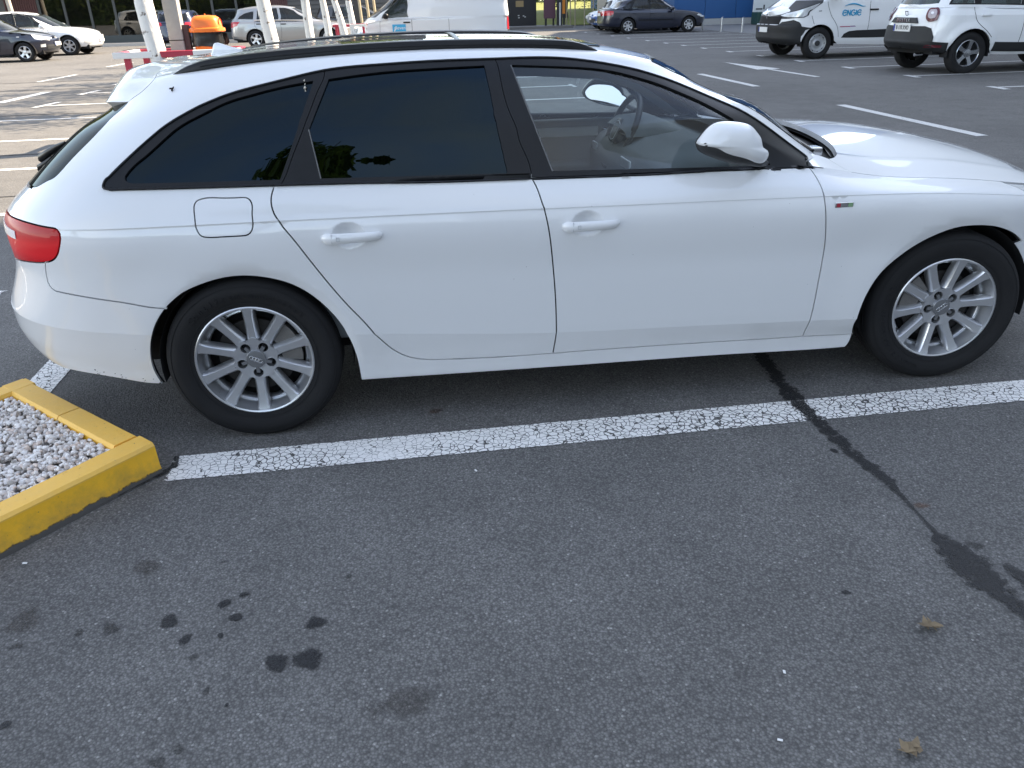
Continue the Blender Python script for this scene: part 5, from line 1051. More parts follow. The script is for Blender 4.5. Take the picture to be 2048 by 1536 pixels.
def far_wheel(car_, x, y, r, rim_mat, style, face, hub=None):
    """wheel with outer face towards face*y; style = spoke count, or 'steel'"""
    key = (r, style)
    if key not in SIMPLE_TYRE:
        rr = r*.63 if style != 'steel' else r*.60
        ty = smooth(MB().lathe([(rr, -.085), (rr+.02, -.10), (r*.86, -.108), (r-.012, -.09), (r, -.065), (r, .07), (r-.02, .1), (rr, .09)], 40).mesh('tyre'), 40)
        rim = MB().lathe([(rr+.004, -.088), (rr-.006, -.094), (rr-.014, -.086), (rr-.022, -.05), (rr-.03, .06), (rr, .08)], 40)
        if style == 'steel':
            rim.lathe([(rr-.02, -.06), (rr*.80, -.068), (rr*.72, -.05), (rr*.5, -.045), (rr*.34, -.075), (.001, -.078)], 40)
        rim = smooth(rim.mesh('rim'), 35); back_ = MB().lathe([(.001, .0), (rr*.95, .0)], 24).mesh('brake_back')
        sp = None
        if style != 'steel':
            n_ = style; wa = .017+.16/n_; b = MB(); se = []
            for r_, hw, yf in ((.03, wa*.9, -.075), (rr*.5, wa*.62, -.082), (rr*.8, wa*.72, -.086), (rr*.985, wa*1.15, -.09)): se.append([(-hw-.008, yf+.03, r_), (-hw, yf, r_), (hw, yf, r_), (hw+.008, yf+.03, r_)])
            b.add([p for s_ in se for p in s_], [(i*4+k, i*4+k+1, i*4+5+k, i*4+4+k) for i in range(3) for k in range(3)]+[(0, 1, 2, 3), (12, 13, 14, 15)]); sp = smooth(b.mesh('spoke'), 30)
        cap = smooth(MB().lathe([(rr*.30, -.07), (rr*.29, -.088), (.001, -.092)], 24).mesh('hub_cap'), 40)
        hol = MB()
        if style == 'steel':
            for k in range(9):
                a = 2*math.pi*k/9; c_ = Vector((rr*.86*math.cos(a), -.0665, rr*.86*math.sin(a))); hol.add([c_+Vector((.016*math.cos(q), 0, .016*math.sin(q))) for q in np.linspace(0, 2*math.pi, 9)[:-1]], [tuple(range(8))])
            hol = hol.mesh('vent_hole')
        SIMPLE_TYRE[key] = (ty, rim, back_, sp, cap, hol)
    ty, rim, bk, sp, cap, hol = SIMPLE_TYRE[key]
    w = link('wheel', ty, RUBBER, car_, (x, y, r-.006), (0, 0, 0 if face < 0 else math.pi))
    def lk(n_, m_, mat_, rot=None): o = link(n_, m_, None, w, rot=rot); o.data.materials.append(mat_) if not m_.materials else None; o.material_slots[0].link = 'OBJECT'; o.material_slots[0].material = mat_; return o
    lk('rim', rim, rim_mat); lk('brake_back', bk, LINER); lk('hub_cap', cap, hub or rim_mat)
    if sp is not None:
        for k in range(style): lk('spoke', sp, rim_mat, (0, 2*math.pi*k/style+.2, 0))
    elif style == 'steel': o = lk('vent_hole', hol, LINER); o['kind'] = 'stuff'
    return w
def build_car(name, label, S, loc, rz, paint, group=None, scale=1.1, rim=None, style=6, glass_=None, detail=1, bumper=None, hubmat=None):
    B = CarBody(S); B.lim = ((-1, 0), (2, 11)); root = thing(name, label, S['cat'], loc, rz, group, scale); r = S['r']; xr, xf, wb = S['xr'], S['xf'], S['wb']; zs = S.get('sill', .24)
    res = S.get('res', .07); gl = glass_ or GLASS_TINT; Ra = r+S.get('gap', .045)
    def arch_pts(cx, rev=False):
        a = [R(q) for q in range(-18, 199, 12)]; p = [(cx+Ra*math.cos(q), r+Ra*math.sin(q)) for q in a if r+Ra*math.sin(q) > zs-.02]; return p[::-1] if not rev else p
    aR = B.at(arch_pts(0), 0, 5); aF = B.at(arch_pts(wb), 0, 5)
    mid_x = (xr+xf)/2
    body = chain([(-1, 1.), (-.7, 1.), (-.45, 1.)], aR, [(v, 1.) for v in np.linspace(aR[-1][0]+.03, aF[0][0]-.03, 12)], aF, [(1.75, 1.), (2, 1.)], [(2, t) for t in (2, 3, 4, 5)], [(2, 6.)], [(v, 6.) for v in np.linspace(1.98, -.98, 70)], [(-1, 6.), (-1, 4), (-1, 2)])
    bo = panels('body', panel_data(B, body, inset=0, res=res, step=.05, depth=.02), paint, root)
    dk = FullDeck(B.k6, S.get('crown', .05)); panels('bonnet', panel_data(dk, chain([(v, 0.) for v in np.linspace(-1, 2, 60)], [(v, 1.) for v in np.linspace(1.98, -.98, 20)]), inset=0, off=.001, res=.1, step=.06, depth=0, rims=False), paint, root)
    # greenhouse
    wins = [B.at(w_, 6.0, 10.5) for w_ in S['windows']]; holes = [chain(w_) for w_ in wins]
    ws = chain(S.get('screen_vt') or [(1.30, 6.15), (1.22, 7.2), (1.16, 8.3), (1.35, 8.75), (1.7, 8.8), (2., 8.8), (2., 6.1), (1.7, 6.1)])
    rw_ = chain(S.get('rear_vt') or [(-.42, 6.3), (-.40, 7.4), (-.42, 8.1), (-.6, 8.3), (-1, 8.3), (-1, 6.25), (-.6, 6.25)])
    for i in (0, 1): pass
    shell = chain([(v, 6.) for v in np.linspace(-1, 2, 60)], [(2, 6.1)], [(2., 6.1), (1.7, 6.1)] if False else [(2, 7), (2, 8.8), (2, 10), (2, 11)], [(v, 11.) for v in np.linspace(1.95, -.95, 30)], [(-1, 11), (-1, 9), (-1, 7.5), (-1, 6.1)])
    # windscreen and rear window reach the centre line, so cut the shell there instead of making holes
    shell = chain([(-.95, 6.0)], [(v, 6.) for v in np.linspace(-.9, 1.95, 60)], [(2, 6.)], [(2, 6.05)], RR([p for p in ws if True][-1:]), ws[:1], ws[1:6], [(2, 9.5), (2, 11)], [(v, 11.) for v in np.linspace(1.95, -.95, 30)], [(-1, 11), (-1, 9)], RR(rw_[:5]), rw_[6:7], [(-1, 6.2), (-1, 6.0)]) if S.get('glazed', True) else shell
    panels('roof', panel_data(B, shell, holes, inset=0, res=res, step=.05, depth=.02, hole_inset=0), paint, root)
    for w_ in holes: panels('side_window', panel_data(B, w_, inset=-.006, off=-.008, depth=0, res=.1, step=.06, rims=False), gl, root)
    if S.get('glazed', True):
        panels('windscreen', panel_data(B, ws, inset=-.006, off=-.006, depth=0, res=.1, step=.06, rims=False), gl, root)
        panels('rear_window', panel_data(B, rw_, inset=-.006, off=-.006, depth=0, res=.1, step=.06, rims=False), gl, root)
    if S.get('band'):   # black frame round the side glass
        bp = chain(B.at(S['band'], 6.0, 10.5)); panels('window_surround', panel_data(B, bp, holes, inset=0, off=.003, depth=.004, res=.08, step=.05, hole_inset=0), TRIM, root)
    def patch(nm, pts, mat_, off=.004, t0=0, t1=6, depth=.006, vt=False, both=True, **k):
        p_ = chain(pts) if vt else chain(B.at(pts, t0, t1)); return panels(nm, panel_data(B, p_, inset=0, off=off, depth=depth, res=res, step=.04, **k), mat_, root, both)
    def line(nm, pts, rad=.0045, mat_=None, t0=0, t1=6, off=.001):
        q = chain(curve([tuple(p) for p in B.at(pts, t0, t1)])) if len(pts) > 2 else B.at([tuple(np.array(pts[0])*(1-u)+np.array(pts[1])*u) for u in np.linspace(0, 1, 9)], t0, t1)
        P = B(q[:, 0], q[:, 1])
        for sg in (1, -1): MB().tube([(p[0], (p[1]-off)*sg, p[2]) for p in P], rad, 4).build(nm, mat_ or LINER, root)
    for l_ in S.get('seams', ()): line('door_seam', l_)
    for (hx, hz, hl_) in S.get('handles', ()):
        y_ = float(B(*B.at([(hx, hz)], 0, 6)[0])[1])
        for sg in (1, -1): MB().box(hx-hl_/2, hx+hl_/2, sg*(y_-.03), sg*(y_+.002), hz-.018, hz+.018).build('door_handle', S.get('handle_mat') or paint, root, 40, bevel=.01)
    for (pn, pts, mt, of) in S.get('patches', ()): patch(pn, pts, mt, of)
    for (pn, pts, mt, of) in S.get('patches_vt', ()): patch(pn, pts, mt, of, vt=True)
    for sg in (-1, 1):
        for cx in (0, wb): far_wheel(root, cx, sg*(S['w']/2-.115), r, rim or ALLOY, style, sg, hubmat)
    b = MB().box(xr+.25, xf-.25, -S['w']/2+.20, S['w']/2-.20, zs-.03, zs+.10)
    for cx in (0, wb): b.box(cx-Ra*1.02, cx+Ra*1.02, -S['w']/2+.23, S['w']/2-.23, zs, r+Ra+.04)
    b.build('underbody', LINER, root)
    for cx in (0, wb):
        for sg in (-1, 1):
            b = MB(); m_ = 16; vs = [(cx+Ra*1.01*math.cos(R(-10+200*i/m_)), sg*y_, r+Ra*1.01*math.sin(R(-10+200*i/m_))) for y_ in (S['w']/2-.02, S['w']/2-.24) for i in range(m_+1)]; b.add(vs, [(i, i+1, m_+2+i, m_+1+i) for i in range(m_)]); b.build('wheel_housing', LINER, root, 50)
    if S.get('mirror'):
        mx, my, mz, mm_ = S['mirror']
        for sg in (1, -1):
            pillow([(mx-.10, mz-.06), (mx-.11, mz+.03), (mx-.07, mz+.075), (mx+.03, mz+.07), (mx+.09, mz+.01), (mx+.07, mz-.06)], (mx, mz), my, .17, sg, 7, 3., 24).build('door_mirror', mm_ or paint, root, 60)
            MB().tube([(mx+.02, sg*my, mz-.02), (mx+.04, sg*(my+.10), mz-.05)], .025, 8).build('mirror_arm', TRIM, root, 60)
    seats_ = MB()
    if S.get('seats'):
        sd = simple('far_seat', (.03, .03, .033), .9) if 'far_seat' not in MATS else MATS['far_seat']
        for sx in S['seats']:
            for sy in (-.36, .36):
                Mx = Matrix.Translation((sx, sy, zs+.15)) @ Matrix.Rotation(R(-15), 4, 'Y'); MB().box(-.07, .07, -.24, .24, .1, .95, Mx).build('seat_back', sd, root, 40, bevel=.05)
    return root, B
def plate(root, x, z, ry, text, face, w=.5, h=.11, y=0., tilt=0., size=.085):
    """number plate facing face*x"""
    pl = MB().box(-.006, .006, -w/2, w/2, -h/2, h/2).build('number_plate', PLATE, root, loc=(x, y, z), rot=(0, tilt, 0))
    MB().box(-.007, .007, -w/2+.004, -w/2+.045, -h/2+.004, h/2-.004).build('plate_band', simple('eu_blue', (.02, .05, .3), .4) if 'eu_blue' not in MATS else MATS['eu_blue'], pl, loc=(face*.002, 0 if face < 0 else 0, 0), rot=(0, 0, 0 if face > 0 else math.pi)) 
    if text: text_mesh('plate_text', text, size, BLACKINK, pl, (face*.0085, .02*face, 0), (math.pi/2, 0, math.pi/2*face), .0008, True, sx=.82)
    return pl
PLATE = simple('plate_white', (.72, .72, .70), .4); BLACKINK = simple('black_ink', (.01, .01, .01), .5); RED = simple('lamp_red', (.45, .012, .018), .15, 0, .8, var=.2, nscale=30); REDDK = simple('lamp_dark_red', (.10, .012, .02), .15, 0, .9, var=.3, nscale=20)
HLENS = simple('headlamp_lens', (.62, .64, .66), .06, .25, .9, var=.35, nscale=14)
WHITE2 = car_paint('van_white', (.78, .79, .80)); NAVY = car_paint('navy_paint', (.006, .009, .024), .3, .0, .15); SILV = car_paint('silver_paint', (.36, .36, .36), .3, .55, .2); DKBLUE = car_paint('dark_blue_paint', (.008, .014, .045), .3, .0, .15)
BLUEP = car_paint('mid_blue_paint', (.03, .10, .32), .3, .1, .15); GREYP = car_paint('grey_paint', (.06, .062, .065), .3, .3, .15); PALEP = car_paint('pale_paint', (.50, .51, .52), .3, .3, .15)
CLAD = simple('grey_cladding', (.011, .012, .0135), .6, bump=.3, bscale=200)
MATTE = simple('matte_black', (.012, .012, .013), .7, spec=.2)
SEDAN = dict(cat='car', w=1.81, wb=2.754, xr=-1.05, xf=3.68, r=.315, xa=2.0, belt=K(-1.05,.96,0,.93,2.0,.90,2.5,.90), hood=K(-1.05,.985,-.6,.985,-.15,.945,.3,.925,1.8,.90,2.05,.90,2.6,.865,3.3,.75,3.65,.66), shoulder=K(-1.05,.86,0,.83,2,.79,3,.71,3.68,.6),
  roof=K(-.12,1.34,.3,1.41,.9,1.435,1.3,1.42,1.6,1.36), g0=-.66, g1=-.10, w0=2.45, w1=1.55, topw=.60, crown=.05, seats=(.35, 1.15), mirror=(1.93, -.93, .97, None),
  windows=[[(.98,.965),(.97,1.34),(1.22,1.34),(1.45,1.28),(1.80,1.05),(1.90,.955)],[(.20,.975),(.26,1.24),(.42,1.33),(.90,1.345),(.91,.965)],[(-.12,1.0),(-.02,1.14),(.14,1.24),(.10,.985)]], band=[(-.2,.975),(-.05,1.19),(.22,1.32),(.45,1.37),(1.2,1.375),(1.5,1.30),(1.85,1.05),(1.96,.94),(1.0,.945),(.1,.955)],
  seams=[[(.95,.92),(.97,.6),(.94,.33)],[(2.02,.9),(2.07,.6),(2.0,.33)],[(.08,.93),(.04,.78),(.26,.56),(.40,.40)]], handles=[(1.08,.79,.2),(.22,.80,.2)])
ESTATE = dict(cat='car', w=1.80, wb=2.70, xr=-.98, xf=3.58, r=.32, xa=1.98, belt=K(-1,1.0,0,.965,2.0,.91,2.5,.91), hood=K(-1,.99,0,.965,2.0,.91,2.6,.87,3.2,.78,3.55,.68), shoulder=K(-1,.88,0,.85,2,.80,3.55,.62), roof=K(-.72,1.34,-.2,1.43,.5,1.475,1.0,1.465,1.5,1.38), g0=-.84, g1=-.66, w0=2.5, w1=1.5, topw=.62, seats=(.35, 1.15),
  windows=[[(-.58,1.03),(-.50,1.12),(-.32,1.21),(-.05,1.27),(.02,1.27),(-.02,1.0)],[(.10,1.0),(.15,1.30),(.88,1.37),(.90,.98)],[(.98,.975),(.97,1.375),(1.2,1.365),(1.5,1.27),(1.82,1.05),(1.93,.955)]], seams=[[(.94,.95),(.98,.6),(.94,.33)],[(2.03,.9),(2.08,.6),(2.0,.33)],[(.05,.96),(.02,.8),(.24,.56),(.40,.40)]], handles=[(1.08,.82,.2),(.18,.84,.2)], handle_mat=TRIM, mirror=(1.95,-.93,.98,None))
HATCH = dict(ESTATE, xr=-.78, xf=3.52, wb=2.65, g0=-.62, g1=-.42, roof=K(-.45,1.36,0,1.44,.5,1.47,1.0,1.46,1.5,1.38), windows=[[(.10,1.0),(.15,1.30),(.88,1.37),(.90,.98)],[(.98,.975),(.97,1.375),(1.2,1.365),(1.5,1.27),(1.82,1.05),(1.93,.955)]], belt=K(-.8,1.0,0,.965,2.0,.91,2.5,.91), hood=K(-.8,.99,0,.965,2.0,.91,2.6,.87,3.2,.78,3.5,.68), shoulder=K(-.8,.88,0,.85,2,.80,3.5,.62), patches_vt=[('tail_light', [(-.30,4.6),(-.30,5.9),(-.5,5.9),(-.55,5.0),(-.5,4.6)], RED, .006)])
SMALL = dict(HATCH, w=1.66, wb=2.47, xr=-.62, xf=3.22, r=.29, xa=1.72, g0=-.5, g1=-.36, w0=2.22, w1=1.30, topw=.57, roof=K(-.4,1.32,0,1.40,.5,1.425,.9,1.41,1.3,1.34), belt=K(-.6,.98,0,.95,1.8,.90,2.2,.90), hood=K(-.6,.97,0,.95,1.7,.90,2.3,.86,2.85,.77,3.2,.66), shoulder=K(-.6,.86,0,.83,1.8,.78,3.2,.6), windows=[[(.10,.99),(.15,1.25),(.78,1.32),(.80,.97)],[(.88,.965),(.87,1.325),(1.05,1.315),(1.3,1.22),(1.62,1.02),(1.70,.945)]], seams=[[(.84,.94),(.88,.6),(.84,.33)],[(1.78,.9),(1.83,.6),(1.76,.33)]], handles=[(.96,.80,.18)], mirror=(1.70,-.86,.97,None))
VAN = dict(cat='van', w=1.93, wb=3.2, xr=-1.0, xf=4.10, r=.335, xa=3.0, sill=.30, rwrap=.35, nr=6, nf=2.8, belt=K(-1,1.13,2,1.13,3.2,1.12,3.7,1.12), hood=K(-1,1.13,2.4,1.13,3.0,1.11,3.3,1.07,3.7,.98,4.05,.80), shoulder=K(-1,.86,2.5,.86,3.3,.82,4.1,.66), wd=(.88,.95,.975,.99,1.,.995,.985), roof=K(-1,1.86,0,1.90,1.5,1.91,2.2,1.90,2.6,1.83), g0=-.99, g1=-.93, w0=3.62, w1=2.58, topw=.80, crown=.06, steep=.6, tailx=(.1,.04,0,0,.01,.02,.03),
  windows=[[(2.27,1.17),(2.27,1.70),(2.52,1.74),(2.70,1.66),(3.05,1.28),(3.12,1.15)]], seams=[[(2.18,1.82),(2.18,1.3)],[(2.18,1.1),(2.18,.4)],[(3.17,1.08),(3.2,.7),(3.02,.4)],[(1.0,1.1),(1.0,.4)]], handles=[(2.34,1.02,.22)], handle_mat=TRIM, mirror=(3.0,-1.0,1.22,TRIM))
CARGO = dict(cat='van', w=1.96, wb=3.098, xr=-.98, xf=4.02, r=.34, xa=2.85, sill=.34, rwrap=.35, nr=6, nf=2.6, res=.05, gap=.055, belt=K(-1,1.24,2.6,1.24,3.3,1.24,3.7,1.24), hood=K(-1,1.24,2.4,1.24,2.9,1.22,3.2,1.17,3.6,1.06,3.98,.90), shoulder=K(-1,.92,2.5,.92,3.3,.86,4.0,.70), wd=(.90,.96,.98,.99,1.,.995,.985), roof=K(-1,1.9,0,1.94,1.5,1.95,2.0,1.94,2.5,1.86), g0=-.97, g1=-.93, w0=3.55, w1=2.45, topw=.82, crown=.09, steep=.6, nose=(.16,.06,.0,0,.02,.06,.13), tailx=(.1,.04,0,0,.01,.02,.03), fwrap=.62,
  windows=[[(2.05,1.33),(2.05,1.78),(2.35,1.80),(2.6,1.70),(2.85,1.42),(2.93,1.30)]], seams=[[(1.95,1.2),(1.93,.8),(1.93,.46)],[(2.98,1.2),(2.88,.95),(2.66,.62),(2.62,.46)],[(3.32,.92),(3.25,.74)]], mirror=(2.86,-1.03,1.34,TRIM),
  patches=[('bumper', [(4.02,.72),(3.86,.80),(3.70,.84),(3.60,.80),(3.53,.70),(3.30,.665),(3.02+.42,.62),(3.52,.50),(3.50,.34),(3.7,.30),(4.02,.32)], CLAD, .007),
           ('side_moulding', [(2.55,.44),(2.50,.52),(2.38,.575),(2.2,.59),(1.0,.61),(.60,.61),(.60,.44)], CLAD, .006),
           ('headlight_surround', [(3.90,.915),(3.70,.875),(3.50,.885),(3.40,.93),(3.38,1.0),(3.10,1.18),(3.14,1.20),(3.42,1.125),(3.64,1.055),(3.84,1.0)], PLASTIC, .004), ('headlight', [(3.86,.93),(3.70,.895),(3.52,.90),(3.44,.93),(3.42,1.0),(3.38,1.04),(3.30,1.06),(3.20,1.14),(3.16,1.175),(3.40,1.105),(3.62,1.035),(3.80,.985)], HLENS, .006),
           ('indicator_badge', [(3.17,1.005),(3.17,1.02),(3.10,1.022),(3.10,1.007)], PLASTIC, .006)],
  patches_vt=[('bumper_centre', [(1.60,2.2),(1.60,3.9),(1.72,4.25),(1.80,4.15),(2.,4.10),(2.,1.1),(1.62,1.1)], CLAD, .008), ('grille', [(1.80,4.55),(1.70,5.1),(1.68,5.8),(2.,5.85),(2.,4.35),(1.88,4.38)], MATTE, .012)])
OFFROAD = dict(cat='car', w=1.80, wb=2.676, xr=-.83, xf=3.5, r=.35, xa=2.0, sill=.36, nr=2.9, rwrap=.6, res=.045, gap=.05, flare=.035, belt=K(-.85,1.10,0,1.09,2.0,1.03,2.5,1.03), hood=K(-.85,1.10,0,1.09,2.0,1.03,2.6,1.02,3.2,.97,3.5,.88), shoulder=K(-.85,.98,0,.96,2,.92,3.5,.78), roof=K(-.60,1.52,-.1,1.60,.5,1.64,1.0,1.63,1.5,1.55), g0=-.66, g1=-.50, w0=2.45, w1=1.5, topw=.63, tailx=(.14,.06,.0,.01,.05,.09,.16),
  windows=[[(-.42,1.16),(-.30,1.36),(-.02,1.40),(-.02,1.15)],[(.10,1.14),(.12,1.45),(.85,1.50),(.87,1.12)],[(.97,1.11),(.96,1.50),(1.2,1.49),(1.5,1.37),(1.85,1.10)]], band=[(-.46,1.14),(-.32,1.40),(0,1.46),(.9,1.53),(1.25,1.52),(1.55,1.38),(1.95,1.09),(.9,1.10)],
  seams=[[(-.02,1.10),(.0,.95),(.22,.72),(.36,.60)],[(.92,1.08),(.94,.8),(.92,.45)],[(1.98,1.0),(2.0,.7),(1.95,.45)]], handles=[(.20,.96,.18),(1.05,.95,.18)],
  patches=[('sill_cladding', [(.46,.52),(2.22,.50),(2.22,.37),(.42,.37)], CLAD, .008), ('rear_cladding', [(-.42,.53),(-.80,.56),(-.80,.36),(-.40,.36)], CLAD, .010), ('bumper_reflector', [(-.50,.49),(-.70,.50),(-.70,.455),(-.50,.45)], REDDK, .016), ('fuel_flap', [(-.20,.86),(-.20,1.03),(-.02,1.03),(-.02,.86)], WHITE2, .003)],
  patches_vt=[('rear_bumper', [(-.36,1.0),(-.36,3.35),(-.42,4.0),(-.52,4.15),(-1,4.1),(-1,1.0)], CLAD, .016)])
cars = []
def place(*a, **k): r_ = build_car(*a, **k); cars.append(r_[0]); return r_
# left, in the sun
r1, b1 = place('hatchback', 'navy blue small hatchback at the left edge of the photo, nose to the right', dict(SMALL, patches=[('headlight', [(3.16,.60),(2.98,.62),(2.80,.70),(2.74,.80),(2.95,.78),(3.12,.70)], HLENS, .006), ('side_repeater', [(2.42,.72),(2.42,.74),(2.34,.74),(2.34,.72)], HLENS, .006)], patches_vt=[('grille', [(1.80,4.5),(1.80,5.3),(2.,5.3),(2.,4.5)], PLASTIC, .01), ('air_intake', [(1.72,2.3),(1.72,3.2),(2,3.2),(2,2.3)], PLASTIC, .012), ('fog_lamp', [(1.62,2.9),(1.62,3.3),(1.70,3.3),(1.70,2.9)], HLENS, .012)]), (-15.05, 29.5, 0), 0, NAVY, scale=1.12, style=5)
plate(r1, 3.235, .50, 0, '', 1)
r2, b2 = place('hatchback', 'white hatchback parked behind the navy one, sunlit bonnet', dict(HATCH, band=[(-.1,.975),(.1,1.33),(.9,1.41),(1.25,1.395),(1.55,1.29),(1.95,.94)], patches=[('headlight', [(3.40,.66),(3.22,.69),(3.0,.76),(2.92,.83),(3.15,.82),(3.36,.76)], HLENS, .005), ('fog_lamp', [(3.42,.40),(3.24,.38),(3.14,.41),(3.16,.46),(3.40,.47)], HLENS, .008)], patches_vt=[('grille', [(1.84,3.9),(1.82,4.9),(2.,4.9),(2.,3.9)], PLASTIC, .012)]), (-15.18, 33.75, 0), 0, WHITE2, scale=1.12, style=6)
plate(r2, 3.53, .47, 0, '', 1)
r3, b3 = place('estate_car', 'silver estate car parked behind the white tree trunks, nose to the right', dict(ESTATE, patches=[('tail_light', [(-.95,.72),(-.95,.90),(-.70,.93),(-.52,.92),(-.62,.80),(-.80,.74)], RED, .006), ('rear_reflector', [(-.95,.33),(-.95,.28),(-.5,.26),(-.5,.32)], CLAD, .01)]), (-5.07, 34.85, 0), 0, SILV, scale=1.12, style=5)
r4, b4 = place('hatchback', 'dark grey car mostly hidden behind the silver estate car', HATCH, (-2.2, 39.0, 0), 0, GREYP, scale=1.12, style=5)
r5, b5 = place('hatchback', 'dark blue car seen from behind between the tree trunk and the concrete pole', dict(SMALL, patches_vt=[('tail_light', [(-.30,4.9),(-.30,6.),(-.55,6.),(-.62,5.2),(-.55,4.9)], RED, .006)]), (-8.75, 36.2, 0), R(90), DKBLUE, scale=1.1, style=5)
plate(r5, -.63, .62, 0, '', -1)
# middle: white van, nose to the left
r6, b6 = place('delivery_van', 'white panel van behind the roof of the near car, blue sticker on its door', dict(VAN, patches=[('headlight', [(4.02,.80),(3.86,.74),(3.72,.72),(3.62,.80),(3.60,.90),(3.78,.93),(3.98,.90)], HLENS, .006), ('bumper', [(4.05,.62),(3.8,.60),(3.66,.55),(3.62,.34),(4.0,.3)], CLAD, .006), ('tail_light', [(-.99,.74),(-.99,1.12),(-.885,1.12),(-.885,.74)], RED, .008), ('corner_trim', [(-.995,.35),(-.995,.73),(-.9,.73),(-.80,.52),(-.62,.44),(-.60,.36)], CLAD, .008)], patches_vt=[('rear_bumper', [(-.30,.9),(-.30,2.6),(-1,2.9),(-1,.9)], CLAD, .012)]), (3.47, 24.97, 0), math.pi, WHITE2, scale=1., style=5)
STK = simple('sticker_blue', (.06, .42, .72), .4); WINK = simple('white_ink', (.85, .85, .85), .5)
yb = .972
sk = MB().box(2.38, 2.80, yb, yb+.006, .74, .97).build('door_sticker', STK, r6, loc=(0, 0, 0))
text_mesh('sticker_text', 'dleven', .145, WINK, sk, (2.57, yb+.009, .865), (math.pi/2, 0, math.pi), .001)
MB().add([(2.76, yb+.008, .78), (2.74, yb+.008, .76), (2.68, yb+.008, .86), (2.70, yb+.008, .88)], [(0, 1, 2, 3)]).build('sticker_tick', WINK, sk)
# right, in the shade
r7, b7 = place('saloon_car', 'dark navy saloon car parked in front of the blue wall', dict(SEDAN, patches=[('tail_light', [(-1.02,.72),(-1.02,.90),(-.82,.93),(-.66,.91),(-.66,.80),(-.78,.74)], RED, .006), ('side_moulding', [(.44,.52),(.44,.56),(2.0,.545),(2.0,.505)], TRIM, .012), ('headlight', [(3.58,.55),(3.3,.60),(3.1,.68),(3.2,.72),(3.5,.66)], HLENS, .006)]), (12.03, 38.15, 0), R(2), NAVY, scale=1.127, style=7)
plate(r7, -1.075, .78, 0, '', -1)
r8, b8 = place('hatchback', 'mid blue hatchback with its nose showing left of the dark saloon', dict(SMALL, patches=[('headlight', [(3.16,.60),(2.96,.63),(2.72,.72),(2.66,.80),(2.95,.80),(3.12,.72)], HLENS, .006), ('fog_lamp', [(3.12,.36),(3.0,.36),(3.0,.44),(3.12,.44)], HLENS, .012)], patches_vt=[('grille', [(1.80,4.5),(1.80,5.3),(2.,5.3),(2.,4.5)], PLASTIC, .01), ('air_intake', [(1.72,2.3),(1.72,3.4),(2,3.4),(2,2.3)], PLASTIC, .012)]), (15.2, 43.2, 0), math.pi, BLUEP, scale=1.12, style=5)
plate(r8, 3.24, .55, 0, '', 1)
r9, b9 = place('hatchback', 'pale silver hatchback at the far left of the row by the grass', dict(SMALL, patches=[('headlight', [(3.16,.60),(2.96,.63),(2.72,.72),(2.66,.80),(2.95,.80),(3.12,.72)], HLENS, .006)], patches_vt=[('grille', [(1.80,4.5),(1.80,5.3),(2.,5.3),(2.,4.5)], PLASTIC, .01)]), (15.8, 46.6, 0), math.pi, PALEP, scale=1.12, style=5)
plate(r9, 3.24, .55, 0, '', 1)
r10, b10 = place('hatchback', 'white car hidden behind the dark saloon, only its screen pillar showing', HATCH, (12.5, 41.0, 0), 0, WHITE2, scale=1.12, style=5)
TEAL = simple('logo_blue', (.02, .30, .52), .4); STEELW = simple('steel_wheel', (.42, .43, .44), .45, .5)
r11, b11 = place('delivery_van', 'white van with blue lettering and swoosh on its door, nose to the left', CARGO, (15.02, 18.28, 0), math.pi, WHITE2, scale=1.12, style='steel', rim=STEELW, hubmat=PLASTIC)
plate(r11, 4.035, .63, 0, '', 1, .46, .11)
BLUR = simple('plate_grey', (.12, .12, .13), .5)
pp = [o for o in r11.children if o.name.startswith('number_plate')][0]
DIA = [(-.07, 0), (0, .13), (.07, 0), (0, -.13)]
b = MB(); b.add([(4.03-.018*abs(z)/.11, y, .99+z) for y, z in DIA]+[(4.045-.018*abs(z)/.11, y*.45, .99+z*.45) for y, z in DIA], [(i, (i+1) % 4, 4+(i+1) % 4, 4+i) for i in range(4)]); b.build('diamond_emblem', CHROME, r11, loc=(-.045, 0, -.02))
yv = .985
text_mesh('door_lettering', 'ENGIE', .165, TEAL, r11, (2.30, yv+.004, .985), (math.pi/2, 0, math.pi), .002, True, sx=1.12) if False else None
# rounded lettering built from strokes: e n g i e
def stroke_text(root, x0, z0, h, y, mat_):
    b = MB(); t = h*.11
    def arc(cx, cz, rx, rz, a0, a1, n_=14): return [(cx-rx*math.cos(R(a0+(a1-a0)*i/n_)), y, cz+rz*math.sin(R(a0+(a1-a0)*i/n_))) for i in range(n_+1)]
    def tb(p): b.tube(p, t, 6, flat=1.)
    w = h*.42; x = x0
    def e_(x): tb(arc(x-w, z0+h/2, w, h/2, 0, 330)[:1]+arc(x-w, z0+h/2, w, h/2, 0, 322)); tb([(x-2*w+.02, y, z0+h/2), (x-.0, y, z0+h/2)])
    def E(x): tb([(x-.1*w, y, z0+h*.48), (x-1.75*w, y, z0+h*.56)]); tb([tuple(p) for p in arc(x-w, z0+h/2, w, h/2, 40, 325)])
    E(x); x -= 2.35*w
    tb([(x, y, z0), (x, y, z0+h)]); tb([(x, y, z0+h), (x-1.5*w, y, z0)]); tb([(x-1.5*w, y, z0), (x-1.5*w, y, z0+h)]); x -= 2.0*w
    tb(arc(x-w, z0+h/2, w, h/2, 45, 360)); tb([(x-2*w, y, z0+h/2), (x-w, y, z0+h*.5)]); x -= 2.5*w
    tb([(x, y, z0), (x, y, z0+h)]); x -= .55*w
    E(x); return b
b = stroke_text(r11, 2.60, .905, .115, yv+.006, TEAL); lt = b.build('door_lettering', TEAL, r11); lt['kind'] = 'stuff'
